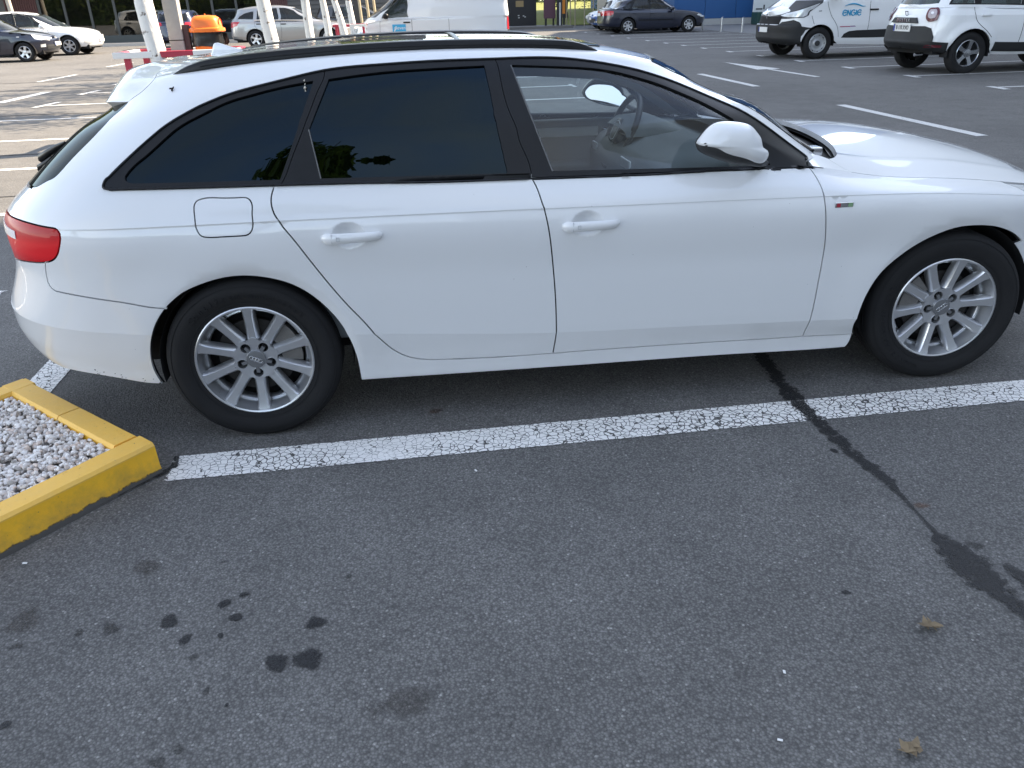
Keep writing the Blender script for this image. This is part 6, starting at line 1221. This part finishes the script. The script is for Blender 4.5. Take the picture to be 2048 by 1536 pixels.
sw_ = [(2.57-.51*u, .975+.105+.055*math.sin(math.pi*min(1, u*1.15+.06))**.9) for u in np.linspace(0, 1, 15)]
MB().tube([(x, yv+.005, z+.01) for x, z in sw_], [.004+.013*math.sin(math.pi*u)**.8 for u in np.linspace(0, 1, 15)], 6, flat=1.).build('logo_swoosh', TEAL, r11)
for k, c in enumerate(((.35, .03, .10), (.16, .02, .20), (.55, .02, .08), (.50, .35, .10), (.10, .30, .18))):
    MB().box(2.62-.25*(k+1), 2.62-.25*k-.004, yv, yv+.008, .665+.004*k, .683+.004*k).build('colour_stripe', simple('stripe_%s' % 'abcde'[k], c, .5), r11)
MB().box(1.74, 1.95, yv, yv+.035, 1.0, 1.035).build('door_handle', TRIM, r11, bevel=.008)
r12, b12 = place('suv_car', 'white off-road car with black bumper showing its rear, near the right edge', OFFROAD, (12.02, 12.92, 0), 0, WHITE2, scale=1.12, style=5, rim=simple('dark_chrome', (.35, .36, .38), .2, .9))
# its tailgate furniture, facing the rear
TGX = -.80
for sg in (1, -1):
    q = b12.at([(-.60, .90)], 3, 6)[0]
    lamp = [(-.365, 4.62), (-.345, 5.2), (-.36, 5.75), (-.42, 5.92), (-.50, 5.9), (-.545, 5.6), (-.55, 4.95), (-.52, 4.62), (-.44, 4.5)]
    if sg == 1:
        tl_ = panels('tail_light', panel_data(b12, chain(curve(lamp+lamp[:1])[:-1]), inset=0, off=.022, depth=.025, res=.05), REDDK, r12)
        cc = np.array([-.45, 5.2]); inn = [tuple(cc+(np.array(p)-cc)*.66) for p in lamp]
        LG = simple('lamp_clear', (.42, .36, .38), .15, 0, .8, var=.5, nscale=35); il = panels('lamp_centre', panel_data(b12, chain(curve(inn+inn[:1])[:-1]), inset=0, off=.028, depth=.004, res=.05), LG, tl_)
        panels('lamp_centre', panel_data(b12, chain([tuple(cc+(np.array(p)-cc)*.22) for p in lamp]), inset=0, off=.033, depth=.006, res=.05), simple('lamp_white', (.8, .8, .82), .2, 0, .6), tl_)
xm = lambda z: float(np.interp(z, [.3, .55, .74, .96, 1.1], [-.80, -.82, -.785, -.745, -.67]))
tp = MB(); tp.add([(xm(.885)-.035, -.40, .845), (xm(.885)-.035, .40, .845), (xm(.93)-.03, .33, .935), (xm(.93)-.03, -.33, .935), (xm(.885)+.03, -.40, .845), (xm(.885)+.03, .40, .845), (xm(.93)+.03, .33, .935), (xm(.93)+.03, -.33, .935)], [(0, 1, 2, 3), (4, 5, 6, 7), (0, 1, 5, 4), (1, 2, 6, 5), (2, 3, 7, 6), (3, 0, 4, 7)]); tgs = tp.build('tailgate_strip', PLASTIC, r12, bevel=.008)
text_mesh('strip_lettering', 'DUSTER', .075, CHROME, tgs, (xm(.89)-.045, .0, .89), (math.pi/2, 0, -math.pi/2), .002, True, space=1.7)
pd = plate(r12, xm(.765)-.022, .765, 0, 'B 110 XVO', -1, .52, .125, size=.10)
lg = MB(); lg.box(-.004, .004, -.045, .045, .02, .035).box(-.004, .004, -.045, -.03, -.04, .03).box(-.004, .004, .03, .045, -.04, .03).box(-.004, .004, -.03, .03, -.05, -.035); lg.build('maker_emblem', CHROME, r12, loc=(xm(1.0)-.03, 0, 1.01), rot=(0, -.3, 0))
MB().tube([(-.60, -.45, .33), (-.75, -.45, .32)], .03, 10).build('exhaust_pipe', CHROME, r12, 60)
# ---------------------------------------------------------------- street furniture, trees and buildings
def bark_mat():
    m, nt, o = nodes('limed_bark'); v = coord(nt); sp = N(nt, 'ShaderNodeSeparateXYZ'); nt.links.new(v, sp.inputs[0])
    n1 = noise(nt, v, 9, 6, .7); n2 = noise(nt, v, 30, 5, .7)
    bare = mth(nt, 'MAXIMUM', ramp(nt, n1, [(.60, 0.), (.66, 1.)]), mth(nt, 'GREATER_THAN', mth(nt, 'ADD', sp.outputs[2], mth(nt, 'MULTIPLY', n1, .25)), 1.82))
    c = mixc(nt, bare, mixc(nt, n2, (.68, .67, .64), (.80, .79, .77)), mixc(nt, n2, (.12, .09, .07), (.24, .19, .15)))
    pbr(nt, o, c, .9, bump=mth(nt, 'ADD', n2, mth(nt, 'MULTIPLY', bare, -.6)), bstr=.6, bdist=.02); return m
BARK = bark_mat(); BARKB = simple('bark_brown', (.10, .075, .055), .95, var=.4, nscale=14, bump=.8, bscale=30)
def leaf_mat(name, a, b):
    m, nt, o = nodes(name); v = coord(nt); g = N(nt, 'ShaderNodeNewGeometry'); c = mixc(nt, mth(nt, 'MULTIPLY_ADD', g.outputs['Random Per Island'], .6, mth(nt, 'MULTIPLY', noise(nt, v, .7, 3), .4)), a, b)
    p = N(nt, 'ShaderNodeBsdfDiffuse'); t = N(nt, 'ShaderNodeBsdfTranslucent'); gl_ = N(nt, 'ShaderNodeBsdfGlossy', inp={'Roughness': .4}); nt.links.new(c, p.inputs[0]); nt.links.new(mixc(nt, .5, c, (.20, .26, .04)), t.inputs[0])
    m1 = N(nt, 'ShaderNodeMixShader', inp={0: .35}); nt.links.new(p.outputs[0], m1.inputs[1]); nt.links.new(t.outputs[0], m1.inputs[2]); m2 = N(nt, 'ShaderNodeMixShader', inp={0: .05}); nt.links.new(m1.outputs[0], m2.inputs[1]); nt.links.new(gl_.outputs[0], m2.inputs[2]); nt.links.new(m2.outputs[0], o.inputs[0]); return m
LEAF = leaf_mat('leaves', (.035, .075, .015), (.10, .15, .03)); LEAFY = leaf_mat('leaves_yellow', (.14, .17, .03), (.30, .29, .05))
def crown_mesh(center, rad, n, size, seed, squash=.8):
    rg_ = random.Random(seed); vs = []; fs = []; cl = [(Vector((rg_.gauss(0, .45), rg_.gauss(0, .45), rg_.gauss(0, .4)))*rad, rg_.uniform(.25, .5)*rad) for _ in range(16)]
    for k in range(n):
        c, cr_ = rg_.choice(cl); d_ = Vector((rg_.gauss(0, 1), rg_.gauss(0, 1), rg_.gauss(0, 1))).normalized(); p = Vector(center)+Vector((c.x, c.y, c.z*squash))+d_*cr_*rg_.random()**.4
        u = Vector((rg_.gauss(0, 1), rg_.gauss(0, 1), rg_.gauss(0, .7))).normalized(); w = u.orthogonal().normalized(); s = size*rg_.uniform(.6, 1.3); b0 = len(vs)
        vs += [p-u*s, p+w*s*.45, p+u*s, p-w*s*.45]; fs.append((b0, b0+1, b0+2, b0+3))
    me = bpy.data.meshes.new('crown'); me.from_pydata(vs, [], fs); return me
def tree(label, base, top, r0_, r1_, h, seed, mat_=None, crown=True, lm=None, cr_=1.7, nl=2600, group='trees with limed trunks'):
    t = thing('tree', label, 'tree', (base[0], base[1], 0), group=group); rg_ = random.Random(seed); lean = Vector((top[0]-base[0], top[1]-base[1], 0)); pts = []; rs = []
    for i in range(14): u = i/13; pts.append(Vector((lean.x*u*h/1.65+.025*math.sin(u*9+seed), lean.y*u*h/1.65+.02*math.cos(u*7+seed), h*u))); rs.append((r0_+(r1_-r0_)*u)*(1+.35*max(0, .12-u)/.12)*(1+.05*math.sin(13*u+seed)))
    b = MB().tube(pts, rs, 14); tr = b.build('trunk', mat_ or BARK, t, 60)
    for k in range(5):
        a = rg_.random()*6.28; p = pts[9+k % 4]; q = p+Vector((math.cos(a)*.9, math.sin(a)*.9, .8)); MB().tube([p, (p+q)/2+Vector((0, 0, .1)), q, q+Vector((math.cos(a)*.4, math.sin(a)*.4, .5))], [r1_*.7, r1_*.5, r1_*.3, r1_*.12], 7).build('limb', BARKB, tr, 60)
    if crown: link('crown', crown_mesh(pts[-1]+Vector((0, 0, .5)), cr_, nl, .085, seed), lm or LEAF, t)
    return t
tree('nearest white limed tree trunk beside the orange bin, leaning left', (-2.08, 7.0), (-2.20, 7.0), .125, .075, 3.4, 1, cr_=1.5)
tree('thick white limed trunk standing in front of the silver estate car', (-1.27, 11.5), (-1.49, 11.5), .135, .08, 3.6, 2)
tree('white limed trunk in front of the silver car, second in the row', (-1.0, 15), (-1.14, 15), .10, .06, 3.6, 3)
tree('white limed trunk in front of the silver car, third in the row', (-.82, 18), (-1.0, 18), .095, .055, 3.6, 4)
tree('white limed trunk before the silver car bonnet, fourth in the row', (-.55, 21), (-.88, 21), .11, .06, 3.6, 5)
tree('thin white limed trunk beside the nose of the white panel van', (-.58, 25), (-.66, 25), .12, .07, 3.6, 6)
tree('slim pale tree in front of the maroon cladding behind the white hatchback', (-17.25, 41), (-17.32, 41), .13, .10, 4.5, 7, mat_=simple('pale_bark', (.45, .42, .37), .9, bump=.5, bscale=40), cr_=2.2, group='trees along the shop front')
tree('dark trunked tree with yellow leaves at the top left corner', (-18.75, 40.5), (-18.85, 40.5), .26, .2, 4.2, 8, mat_=simple('dark_bark', (.03, .025, .02), .95, bump=.6, bscale=30), lm=LEAFY, cr_=2.6, nl=5000, group='trees along the shop front')
# staked saplings and a dark post beside the van
WOOD = simple('stake_wood', (.45, .38, .26), .8, bump=.4, bscale=60)
for k, x in enumerate((-.30, -.05, .18)):
    o = MB().tube([(x, 26.4+.2*k, 0), (x-.12, 26.4+.2*k, 2.6)], .045, 8).build('wooden_stake', WOOD); tag(o, ('left', 'middle', 'right')[k]+' wooden stake behind the bonnet of the white panel van', 'stake', 'stakes behind the panel van')
o = MB().box(-.62, -.42, 27.5, 27.7, 0, 3.2).build('steel_post', simple('post_grey', (.05, .05, .055), .5)); tag(o, 'dark square steel post left of the panel van', 'post')
# red and white guard frame round the near tree and pole
STRIPR = simple('barrier_red', (.42, .03, .06), .45, var=.15); STRIPW = simple('barrier_white', (.78, .77, .75), .45, var=.1)
def guard(name, label, rails, posts, group):
    t = thing(name, label, 'barrier', (rails[0][0][0], rails[0][0][1], 0), group=group); o0 = Vector((rails[0][0][0], rails[0][0][1], 0))
    for (a, b_, first) in rails:
        a, b_ = Vector(a)-o0, Vector(b_)-o0; n_ = max(1, round((b_-a).length/.42))
        for k in range(n_):
            p, q = a+(b_-a)*k/n_, a+(b_-a)*(k+1)/n_; d_ = (q-p).normalized(); s_ = Vector((-d_.y, d_.x, 0)).normalized()*.03; u_ = Vector((0, 0, .035)); vs = [p-s_-u_, p+s_-u_, p+s_+u_, p-s_+u_, q-s_-u_, q+s_-u_, q+s_+u_, q-s_+u_]
            MB().add(vs, [(0, 1, 2, 3), (7, 6, 5, 4), (0, 4, 5, 1), (1, 5, 6, 2), (2, 6, 7, 3), (3, 7, 4, 0)]).build('rail', STRIPR if (k+first) % 2 else STRIPW, t, bevel=.006)
    for p in posts: p = Vector(p)-o0; MB().box(p.x-.035, p.x+.035, p.y-.035, p.y+.035, 0, p.z).build('post', STRIPR, t, bevel=.005)
    return t
guard('guard_rail', 'red and white striped guard rail round the near limed trunk and bin', [((-2.66, 6.9, 1.05), (-1.30, 6.95, 1.055), 0), ((-2.62, 7.75, 1.05), (-1.30, 7.75, 1.05), 1), ((-2.63, 6.95, 1.05), (-2.60, 7.72, 1.05), 1), ((-1.30, 6.99, 1.05), (-1.30, 7.72, 1.05), 0)], [(-2.52, 6.95, 1.02), (-1.42, 6.97, 1.02), (-2.52, 7.74, 1.02), (-1.42, 7.74, 1.02)], 'red and white guard rails')
guard('guard_rail', 'red and white striped guard rail beside the nose of the white panel van', [((-1.1, 22.6, 1.0), (-.1, 22.6, 1.0), 1), ((-1.1, 23.4, 1.0), (-.1, 23.4, 1.0), 0), ((-1.1, 22.65, 1.0), (-1.1, 23.35, 1.0), 0)], [(-1.0, 22.62, .97), (-.2, 22.62, .97), (-1.0, 23.38, .97)], 'red and white guard rails')
# concrete pole, rusty plate, orange litter bin
CONC = simple('pole_concrete', (.34, .335, .32), .85, var=.18, nscale=14, bump=.5, bscale=60)
po = thing('concrete_pole', 'square grey concrete pole beside the orange litter bin', 'pole', (-1.955, 7.16, 0)); MB().prism([(-.085, 0), (.085, 0), (.075, 7), (-.075, 7)], -.08, .08).build('shaft', CONC, po, bevel=.008)
MB().box(-.087, .087, -.083, .083, 1.19, 1.20).build('strap', STEEL, po)
MB().box(.085, .15, -.05, .05, .6, 1.36).build('bin_bracket', simple('rusty_brown', (.085, .045, .042), .75, var=.3), po)
ORANGE = simple('bin_orange', (.85, .19, .025), .42, var=.06, nscale=10); BAG = simple('bin_bag', (.008, .0075, .0075), .36, var=.2, nscale=40)
bn = thing('litter_bin', 'orange plastic litter bin with domed hood and black bag', 'litter bin', (-1.60, 7.2, 0))
def rr_ring(w, d_, z, n_=28, e=3.4): return [(w*abs(math.cos(2*math.pi*k/n_))**(2/e)*(1 if math.cos(2*math.pi*k/n_) >= 0 else -1), d_*abs(math.sin(2*math.pi*k/n_))**(2/e)*(1 if math.sin(2*math.pi*k/n_) >= 0 else -1), z) for k in range(n_)]
def rings(lst, cap0=True, cap1=True):
    n_ = len(lst[0]); fs = [(i*n_+k, i*n_+(k+1) % n_, (i+1)*n_+(k+1) % n_, (i+1)*n_+k) for i in range(len(lst)-1) for k in range(n_)]
    if cap0: fs.append(tuple(range(n_))[::-1])
    if cap1: fs.append(tuple((len(lst)-1)*n_+k for k in range(n_)))
    return MB().add([p for l in lst for p in l], fs)
rings([rr_ring(.13, .12, .62), rr_ring(.145, .135, .64), rr_ring(.165, .15, 1.12), rr_ring(.17, .155, 1.15)]).build('bin_body', ORANGE, bn, 40)
bagl = []
for i, z in enumerate((1.12, 1.14, 1.18, 1.22, 1.26, 1.285)):
    rg_ = random.Random(i); bagl.append([(p[0]*(1+rg_.uniform(-.035, .05)), p[1]*(1+rg_.uniform(-.035, .05)), p[2]+rg_.uniform(-.008, .008)) for p in rr_ring(.176+.008*math.sin(i*1.3), .162, z, 44)])
rings(bagl).build('bin_bag', BAG, bn, 50)
MB().add([(.17, -.02, 1.27), (.23, -.03, 1.255), (.235, .03, 1.16), (.20, .05, 1.12), (.175, .02, 1.14), (.215, 0, 1.20)], [(0, 1, 5), (1, 2, 5), (2, 3, 5), (3, 4, 5), (4, 0, 5)]).build('bag_flap', BAG, bn)
rings([rr_ring(.198, .175, 1.275), rr_ring(.205, .18, 1.285), rr_ring(.200, .176, 1.315), rr_ring(.175, .155, 1.325), rr_ring(.163, .145, 1.40), rr_ring(.150, .130, 1.43), rr_ring(.115, .10, 1.452), rr_ring(.04, .03, 1.458)]).build('bin_hood', ORANGE, bn, 40)
op = [(.168, .095*math.cos(a), 1.375+.047*math.sin(a)) for a in np.linspace(0, 2*math.pi, 21)[:-1]]
MB().add(op+[(.10, y*.95, z) for _, y, z in op], [(k, (k+1) % 20, 20+(k+1) % 20, 20+k) for k in range(20)]+[tuple(range(20, 40))]).build('bin_mouth', simple('bin_inside', (.50, .05, .01), .6), bn, 40)
MB().tube([(0, 0, 1.45), (0, 0, 1.475)], .008, 6).build('hood_knob', ORANGE, bn)
MB().box(-.03, .03, .12, .20, .7, 1.1).build('bin_mount', STEEL, bn)
# steel bollards
BOL = simple('bollard_steel', (.45, .46, .47), .35, .8)
for k, (x, y) in enumerate(((16.62, 39.2), (16.62, 36.62), (16.88, 34.73), (16.95, 32.2), (16.95, 29.6))):
    bo_ = thing('bollard', ('slim steel bollard by the nose of the dark saloon', 'slim steel bollard right of the dark saloon, before the blue wall', 'slim steel bollard left of the dark green container', 'slim steel bollard just left of the lettered van nose', 'slim steel bollard hidden behind the lettered van')[k], 'bollard', (x, y, 0), group='steel bollards along the bays')
    MB().lathe([(.05, 0), (.05, .60), (.048, .62)], 14, 'z', cap=True).build('post', BOL, bo_, 40); MB().add([(.05*math.cos(a), .05*math.sin(a), .62+.05*(1+math.cos(a))/2) for a in np.linspace(0, 6.283, 15)[:-1]], [tuple(range(14))]).build('slant_cap', BOL, bo_)
    MB().lathe([(.10, 0), (.10, .012), (.05, .014)], 14, 'z').build('foot_plate', BOL, bo_, 40)
# --- shop front on the left
DKGREY = simple('frame_grey', (.04, .045, .045), .5); PLINTH = simple('plinth_grey', (.055, .065, .065), .6, var=.15); MAROON = simple('maroon_cladding', (.085, .030, .030), .55, var=.15); GREYCL = simple('grey_siding', (.085, .085, .085), .65, var=.12)
SHOPG = glass('shop_glass', (.35, .38, .33), 1., ior=1.8, dust=.02); INSIDE = simple('shop_inside', (.10, .095, .075), .9, var=.5, nscale=1.2); SLAT = simple('blind_slat', (.40, .38, .30), .7)
YF = 43.
shop = thing('shop_building', 'low shop building with reflecting glass front and maroon cladding panels', 'building', (-10, YF, 0)); S0 = Vector((-10, YF, 0))
def sb(nm, x0, x1, y0, y1, z0, z1, mt, par=None, bev=0): return MB().box(x0-S0.x, x1-S0.x, y0-S0.y, y1-S0.y, z0, z1).build(nm, mt, par or shop, bevel=bev)
sb('wall', -40, 2.5, YF+4., YF+4.3, 0, 7, INSIDE); sb('roof', -40, 2.5, YF-.3, YF+6, 5.2, 5.6, DKGREY); sb('floor', -40, 2.5, YF-.1, YF+4, -.1, .12, INSIDE)
sb('plinth', -16.8, -6.0, YF-.06, YF+.2, 0, .46, PLINTH)
wallc = sb('clad_wall', -18.4, -16.85, YF+.0, YF+.2, 0, 5.2, MAROON)
for k in range(14): sb('cladding_rib', -18.38+.11*k, -18.33+.11*k, YF-.05, YF+.0, 0, 5.2, MAROON, wallc)
wallc = sb('clad_wall', -5.98, -4.6, YF, YF+.2, 0, 5.2, MAROON)
for k in range(13): sb('cladding_rib', -5.96+.108*k, -5.91+.108*k, YF-.05, YF, 0, 5.2, MAROON, wallc)
wallg = sb('siding_wall', -4.6, 2.5, YF+.02, YF+.2, 0, 5.2, GREYCL)
for k in range(26): sb('siding_board', -4.6, 2.5, YF-.03, YF+.02, .05+.2*k, .05+.2*k+.17, GREYCL, wallg, .006)
sb('wall_end', -40, -18.4, YF+.0, YF+.2, 0, 5.2, GREYCL); sb('wall_sign', -1.7, -1.5, YF-.05, YF-.03, 1.35, 1.5, STRIPW)
xs_ = [-16.8+i*10.8/9 for i in range(10)]
for i, x in enumerate(xs_): sb('mullion', x-.06, x+.06, YF-.05, YF+.1, .46, 5.2, DKGREY)
sb('transom', -16.74, -6.06, YF-.04, YF+.08, 3.2, 3.3, DKGREY)
for i in range(9):
    sb('shop_window', xs_[i]+.06, xs_[i+1]-.06, YF+.0, YF+.012, .46, 5.2, SHOPG)
    if i in (4, 5, 8):
        bl_ = sb('blind', xs_[i]+.1, xs_[i]+.14, YF+.22, YF+.24, .5, 5., SLAT)
        for k in range(36): sb('blind_slat', xs_[i]+.14, xs_[i+1]-.1, YF+.2, YF+.27, .55+.12*k, .60+.12*k, SLAT, bl_)
pv = MB().box(-30, 3, 41.2, 49, 0, .13).build('pavement', simple('pavement_grey', (.22, .21, .20), .85, var=.12)); tag(pv, kind='structure')
kb = MB().box(-30, 3, 41.0, 41.197, 0, .14).build('pavement_kerb', simple('kerb_pale', (.42, .41, .39), .8)); tag(kb, kind='structure')
# --- far middle: dark kiosk, signs, grass verge and dark trees
KIOSK = simple('kiosk_black', (.012, .013, .015), .4)
ki = thing('kiosk', 'black kiosk box standing right of the white panel van', 'kiosk', (9.0, 51.5, 0)); MB().box(-.95, .98, 0, 2., 0, 3.6).build('cabinet', KIOSK, ki, bevel=.02); MB().box(-.35, .15, -.02, 0, 1.25, 1.6).build('hatch', simple('kiosk_screen', (.30, .22, .10), .4), ki)
for x, z in ((-.18, .75), (-.16, .62), (.14, .72), (.24, .66)): MB().box(x-.05, x+.05, -.025, 0, z-.03, z+.03).build('sticker', simple('pale_sticker', (.5, .5, .48), .6) if 'pale_sticker' not in MATS else MATS['pale_sticker'], ki)
mb_ = thing('sign_board', 'maroon sign box on dark posts beside the black kiosk', 'sign', (10.6, 50.2, 0)); MB().box(-.36, .36, -.1, .1, .55, 3.2).build('panel', simple('maroon_sign', (.10, .04, .06), .5), mb_); MB().box(-.30, -.18, -.05, .05, 0, .55).build('post', KIOSK, mb_); MB().box(.2, .3, -.05, .05, 0, .55).build('post', KIOSK, mb_)
pt = thing('sign_post', 'black totem post with a pale vertical strip beside the maroon sign', 'sign', (11.16, 49.8, 0)); MB().box(-.16, .16, -.1, .1, 0, 3.3).build('totem', KIOSK, pt); MB().box(-.04, .06, -.108, -.1, .15, 1.45).build('pale_strip', MATS['pale_sticker'], pt)
ob = thing('banner', 'orange upright banner right of the black totem post', 'banner', (11.55, 50.6, 0)); MB().box(-.13, .13, -.02, .02, .80, 3.4).build('banner_face', simple('banner_orange', (.75, .26, .03), .6), ob); MB().box(.0, .12, -.03, .03, 0, .8).build('post', KIOSK, ob)
isl2 = MB().box(7.5, 11.9, 49.0, 52.2, 0, .14).build('traffic_island', simple('island_kerb', (.16, .15, .14), .85)); tag(isl2, kind='structure')
GRASS = simple('grass_yellow_green', (.16, .17, .03), .95, var=.35, nscale=3, bump=.8, bscale=40)  # yellow-green grass, tone uneven at random
gv_ = MB().add([(-2, 54, .05), (30, 54, .05), (34, 62, .9), (34, 90, 1.6), (-2, 90, 1.6), (-2, 62, .6)], [(0, 1, 2, 5), (5, 2, 3, 4)]).build('grass_bank', GRASS); tag(gv_, kind='structure')
for k, (x, y, r_) in enumerate(((13.1, 58, 3.5), (17, 62, 4.2), (9, 63, 4.5), (4.5, 60, 4.), (22, 66, 5), (1, 66, 5))):
    tree(('bushy dark tree above the orange banner', 'dark tree behind the pale hatchback and the dark saloon', 'dark tree behind the maroon sign', 'dark tree behind the roof of the panel van', 'dark tree behind the blue wall corner', 'dark tree behind the bonnet of the panel van')[k], (x, y), (x+.1, y), .28, .16, 3.4, 20+k, mat_=BARKB, cr_=r_*.8, nl=5200, group='trees behind the verge')
for k, (x, y) in enumerate(((12.2, 52.6), (12.5, 52.8), (12.75, 52.5), (13.5, 53), (14.15, 53.2))):
    o = MB().tube([(x, y, 0), (x-.05, y, 3.0)], .04, 8).build('wooden_stake', WOOD); tag(o, ('first', 'second', 'third', 'fourth', 'fifth')[k]+' thin stake from the left on the grass behind the banner', 'stake', 'stakes on the verge')
hedge = link('hedge', None) if False else None
rg_ = random.Random(5); vs = []; fs = []
for k in range(26000):
    x = rg_.uniform(-34, 46); z = rg_.random()**.8*5.6; y = 88+rg_.uniform(-2.2, 2.2); s = rg_.uniform(.14, .34); u = Vector((rg_.gauss(0, 1), rg_.gauss(0, 1), rg_.gauss(0, 1))).normalized(); w = u.orthogonal().normalized(); b0 = len(vs); p = Vector((x, y, z)); vs += [p-u*s, p+w*s*.5, p+u*s, p-w*s*.5]; fs.append((b0, b0+1, b0+2, b0+3))
me = bpy.data.meshes.new('far_hedge'); me.from_pydata(vs, [], fs); hd = link('far_hedge', me, LEAF); tag(hd, 'dark green belt of far bushes behind the car park', 'bushes', kind='stuff')
# belt of trees across the road behind the photographer
rg_ = random.Random(9); vs = []; fs = []; cen_ = [(rg_.uniform(-70, 50), rg_.uniform(-4, 4), rg_.uniform(1.5, 4.8), rg_.uniform(1.4, 2.6)) for _ in range(90)]
for k in range(42000):
    cx_, cy_, cz_, r_ = rg_.choice(cen_); d_ = Vector((rg_.gauss(0, 1), rg_.gauss(0, 1), rg_.gauss(0, 1))).normalized()*r_*rg_.random()**.4; p = Vector((cx_, -36+cy_, cz_))+d_; s = rg_.uniform(.25, .55)
    if p.z < .1: continue
    u = Vector((rg_.gauss(0, 1), rg_.gauss(0, 1), rg_.gauss(0, 1))).normalized(); w = u.orthogonal().normalized(); b0 = len(vs); vs += [p-u*s, p+w*s*.5, p+u*s, p-w*s*.5]; fs.append((b0, b0+1, b0+2, b0+3))
b0 = len(vs); nx_ = 90
for i in range(nx_):      # solid sheet added inside the belt to block light
    x_ = -75+130*i/(nx_-1)
    for j, (dy_, z_) in enumerate(((0, 0), (-1.2, 1.5), (.4, 3.), (-.8, 4.4+1.2*math.sin(i*.9)+.8*math.sin(i*2.3)))): vs.append(Vector((x_, -38.5+dy_+.8*math.sin(i*1.3+j), z_)))
fs += [(b0+i*4+j, b0+i*4+4+j, b0+i*4+5+j, b0+i*4+1+j) for i in range(nx_-1) for j in range(3)]
me = bpy.data.meshes.new('tree_belt'); me.from_pydata(vs, [], fs); tb_ = link('tree_belt', me, LEAF); tag(tb_, 'belt of green trees behind the photographer, mirrored in the shop glass', 'trees', kind='stuff')
cl = MB().box(-.25, .25, -.2, .2, 0, 3.4).build('pale_pillar', simple('pillar_stone', (.5, .45, .36), .8), None, loc=(14.0, 50.4, 0), bevel=.02); tag(cl, 'pale stone pillar above the pale silver hatchback', 'pillar')
# --- big blue store on the right; an added unseen block shades the near half of the car park
BLUEW = simple('store_blue', (.018, .085, .24), .5, var=.08, nscale=2); SKIRT = simple('store_skirt', (.40, .40, .39), .8)
store = thing('store_building', 'large blue metal clad store closing the right background', 'building', (20, 47, 0)); O2 = Vector((20, 47, 0))
MB().box(-2.35, 42, .1, 22, 0, 11).build('wall', BLUEW, store)
for k in range(22):
    x0 = -2.35+1.95*k; MB().box(x0+.012, x0+1.938, 0, .1, .36, 11).build('wall_panel', BLUEW, store, bevel=.01)
MB().box(-2.4, 42, -.05, .12, 0, .35).build('skirting', SKIRT, store)
# added unseen block, placed so its shade ends just behind the near car
E0 = Vector((22.90, 8.55)); ed = Vector((.30, .954)).normalized(); en_ = Vector((ed.y, -ed.x))
shade_p = [E0+ed*-62, E0+ed*41, E0+ed*41+en_*30, E0+ed*-62+en_*30]
b = MB(); b.prism([((p.x-O2.x), (p.y-O2.y)) for p in shade_p], 0, 22.0, ax=2); b.build('shade_block', simple('shade_block_grey', (.46, .48, .50), .6), store)
# notice board and container by the wall
nb = thing('notice_board', 'white notice board with small dark and red prints above the green container', 'sign', (23.0, 45.2, 0)); MB().box(-1.1, 1.0, 0, .1, .62, 2.6).build('board', simple('board_white', (.60, .63, .64), .5), nb)
MB().box(-.95, -.55, -.012, 0, .80, .87).build('print', BLACKINK, nb); MB().box(-.50, -.42, -.012, 0, .82, 1.05).build('print', BLACKINK, nb); MB().prism([(.25, .70), (.48, .62), (.52, .95), (.40, 1.08), (.22, .92)], -.012, 0).build('print', BRED, nb)
gc = thing('container', 'dark green steel container standing before the blue wall', 'container', (23.0, 44.6, 0)); MB().box(-1.15, .9, -.2, .7, 0.02, .68).build('tank', simple('container_green', (.012, .05, .042), .45), gc, bevel=.03); MB().box(.2, .55, -.22, -.2, .50, .58).build('label', STRIPW, gc); MB().box(.1, .55, -.22, -.2, .1, .35).build('red_patch', BRED, gc)
side_walk = MB().add([(16.75, 20, .006), (44, 20, .006), (44, 47, .006), (16.75, 47, .006)], [(0, 1, 2, 3)]).build('store_walkway', simple('walkway_grey', (.17, .17, .17), .85, var=.1, bump=.3, bscale=60)); tag(side_walk, kind='structure')
# tree behind the photographer, mirrored in the dark side glass
tree('leafy tree on the camera side, only mirrored in the dark rear door glass', (-1.7, -8.1), (-1.38, -7.85), .13, .05, 5.3, 41, mat_=BARKB, cr_=1.15, nl=5000, group='trees on the camera side')
# small litter on the asphalt
for k, (x, y, s) in enumerate(LITTER):
    o = MB().box(-s, s, -s*.55, s*.55, .001, s*.5).build('paper_scrap', STRIPW, None, 40, loc=(x, y, .001), rot=(.1, .1, k*1.3), bevel=s*.2); tag(o, ('white scrap lying beside the yellow kerb', 'white scrap on the asphalt, lower right of the middle', 'white scrap nearest the bottom edge of the photo', 'white scrap on the wide tar patch at the right', 'small white scrap below the white line, middle', 'white scrap on the tar strip below the white line')[k], 'litter', 'white scraps on the asphalt')
DRY = simple('dry_leaf', (.20, .15, .09), .9, var=.4, nscale=50)
for k, (x, y, s) in enumerate(LEAVES):
    rg_ = random.Random(k); b = MB()
    for j in range(7):
        a = rg_.random()*6.28; c_ = Vector((rg_.uniform(-s, s)*.7, rg_.uniform(-s, s)*.4, .004+rg_.random()*.008)); u = Vector((math.cos(a), math.sin(a), rg_.uniform(-.3, .5)))*s*.7; w = Vector((-math.sin(a), math.cos(a), rg_.uniform(-.4, .4)))*s*.3; b.add([c_-u, c_+w, c_+u, c_-w], [(0, 1, 2, 3)])
    o = b.build('dry_leaf', DRY, None, loc=(x, y, .008)); tag(o, ('crumpled brown leaf right of the middle of the foreground', 'crumpled brown leaf at the bottom edge of the photo')[k], 'leaf', 'crumpled leaves on the asphalt')
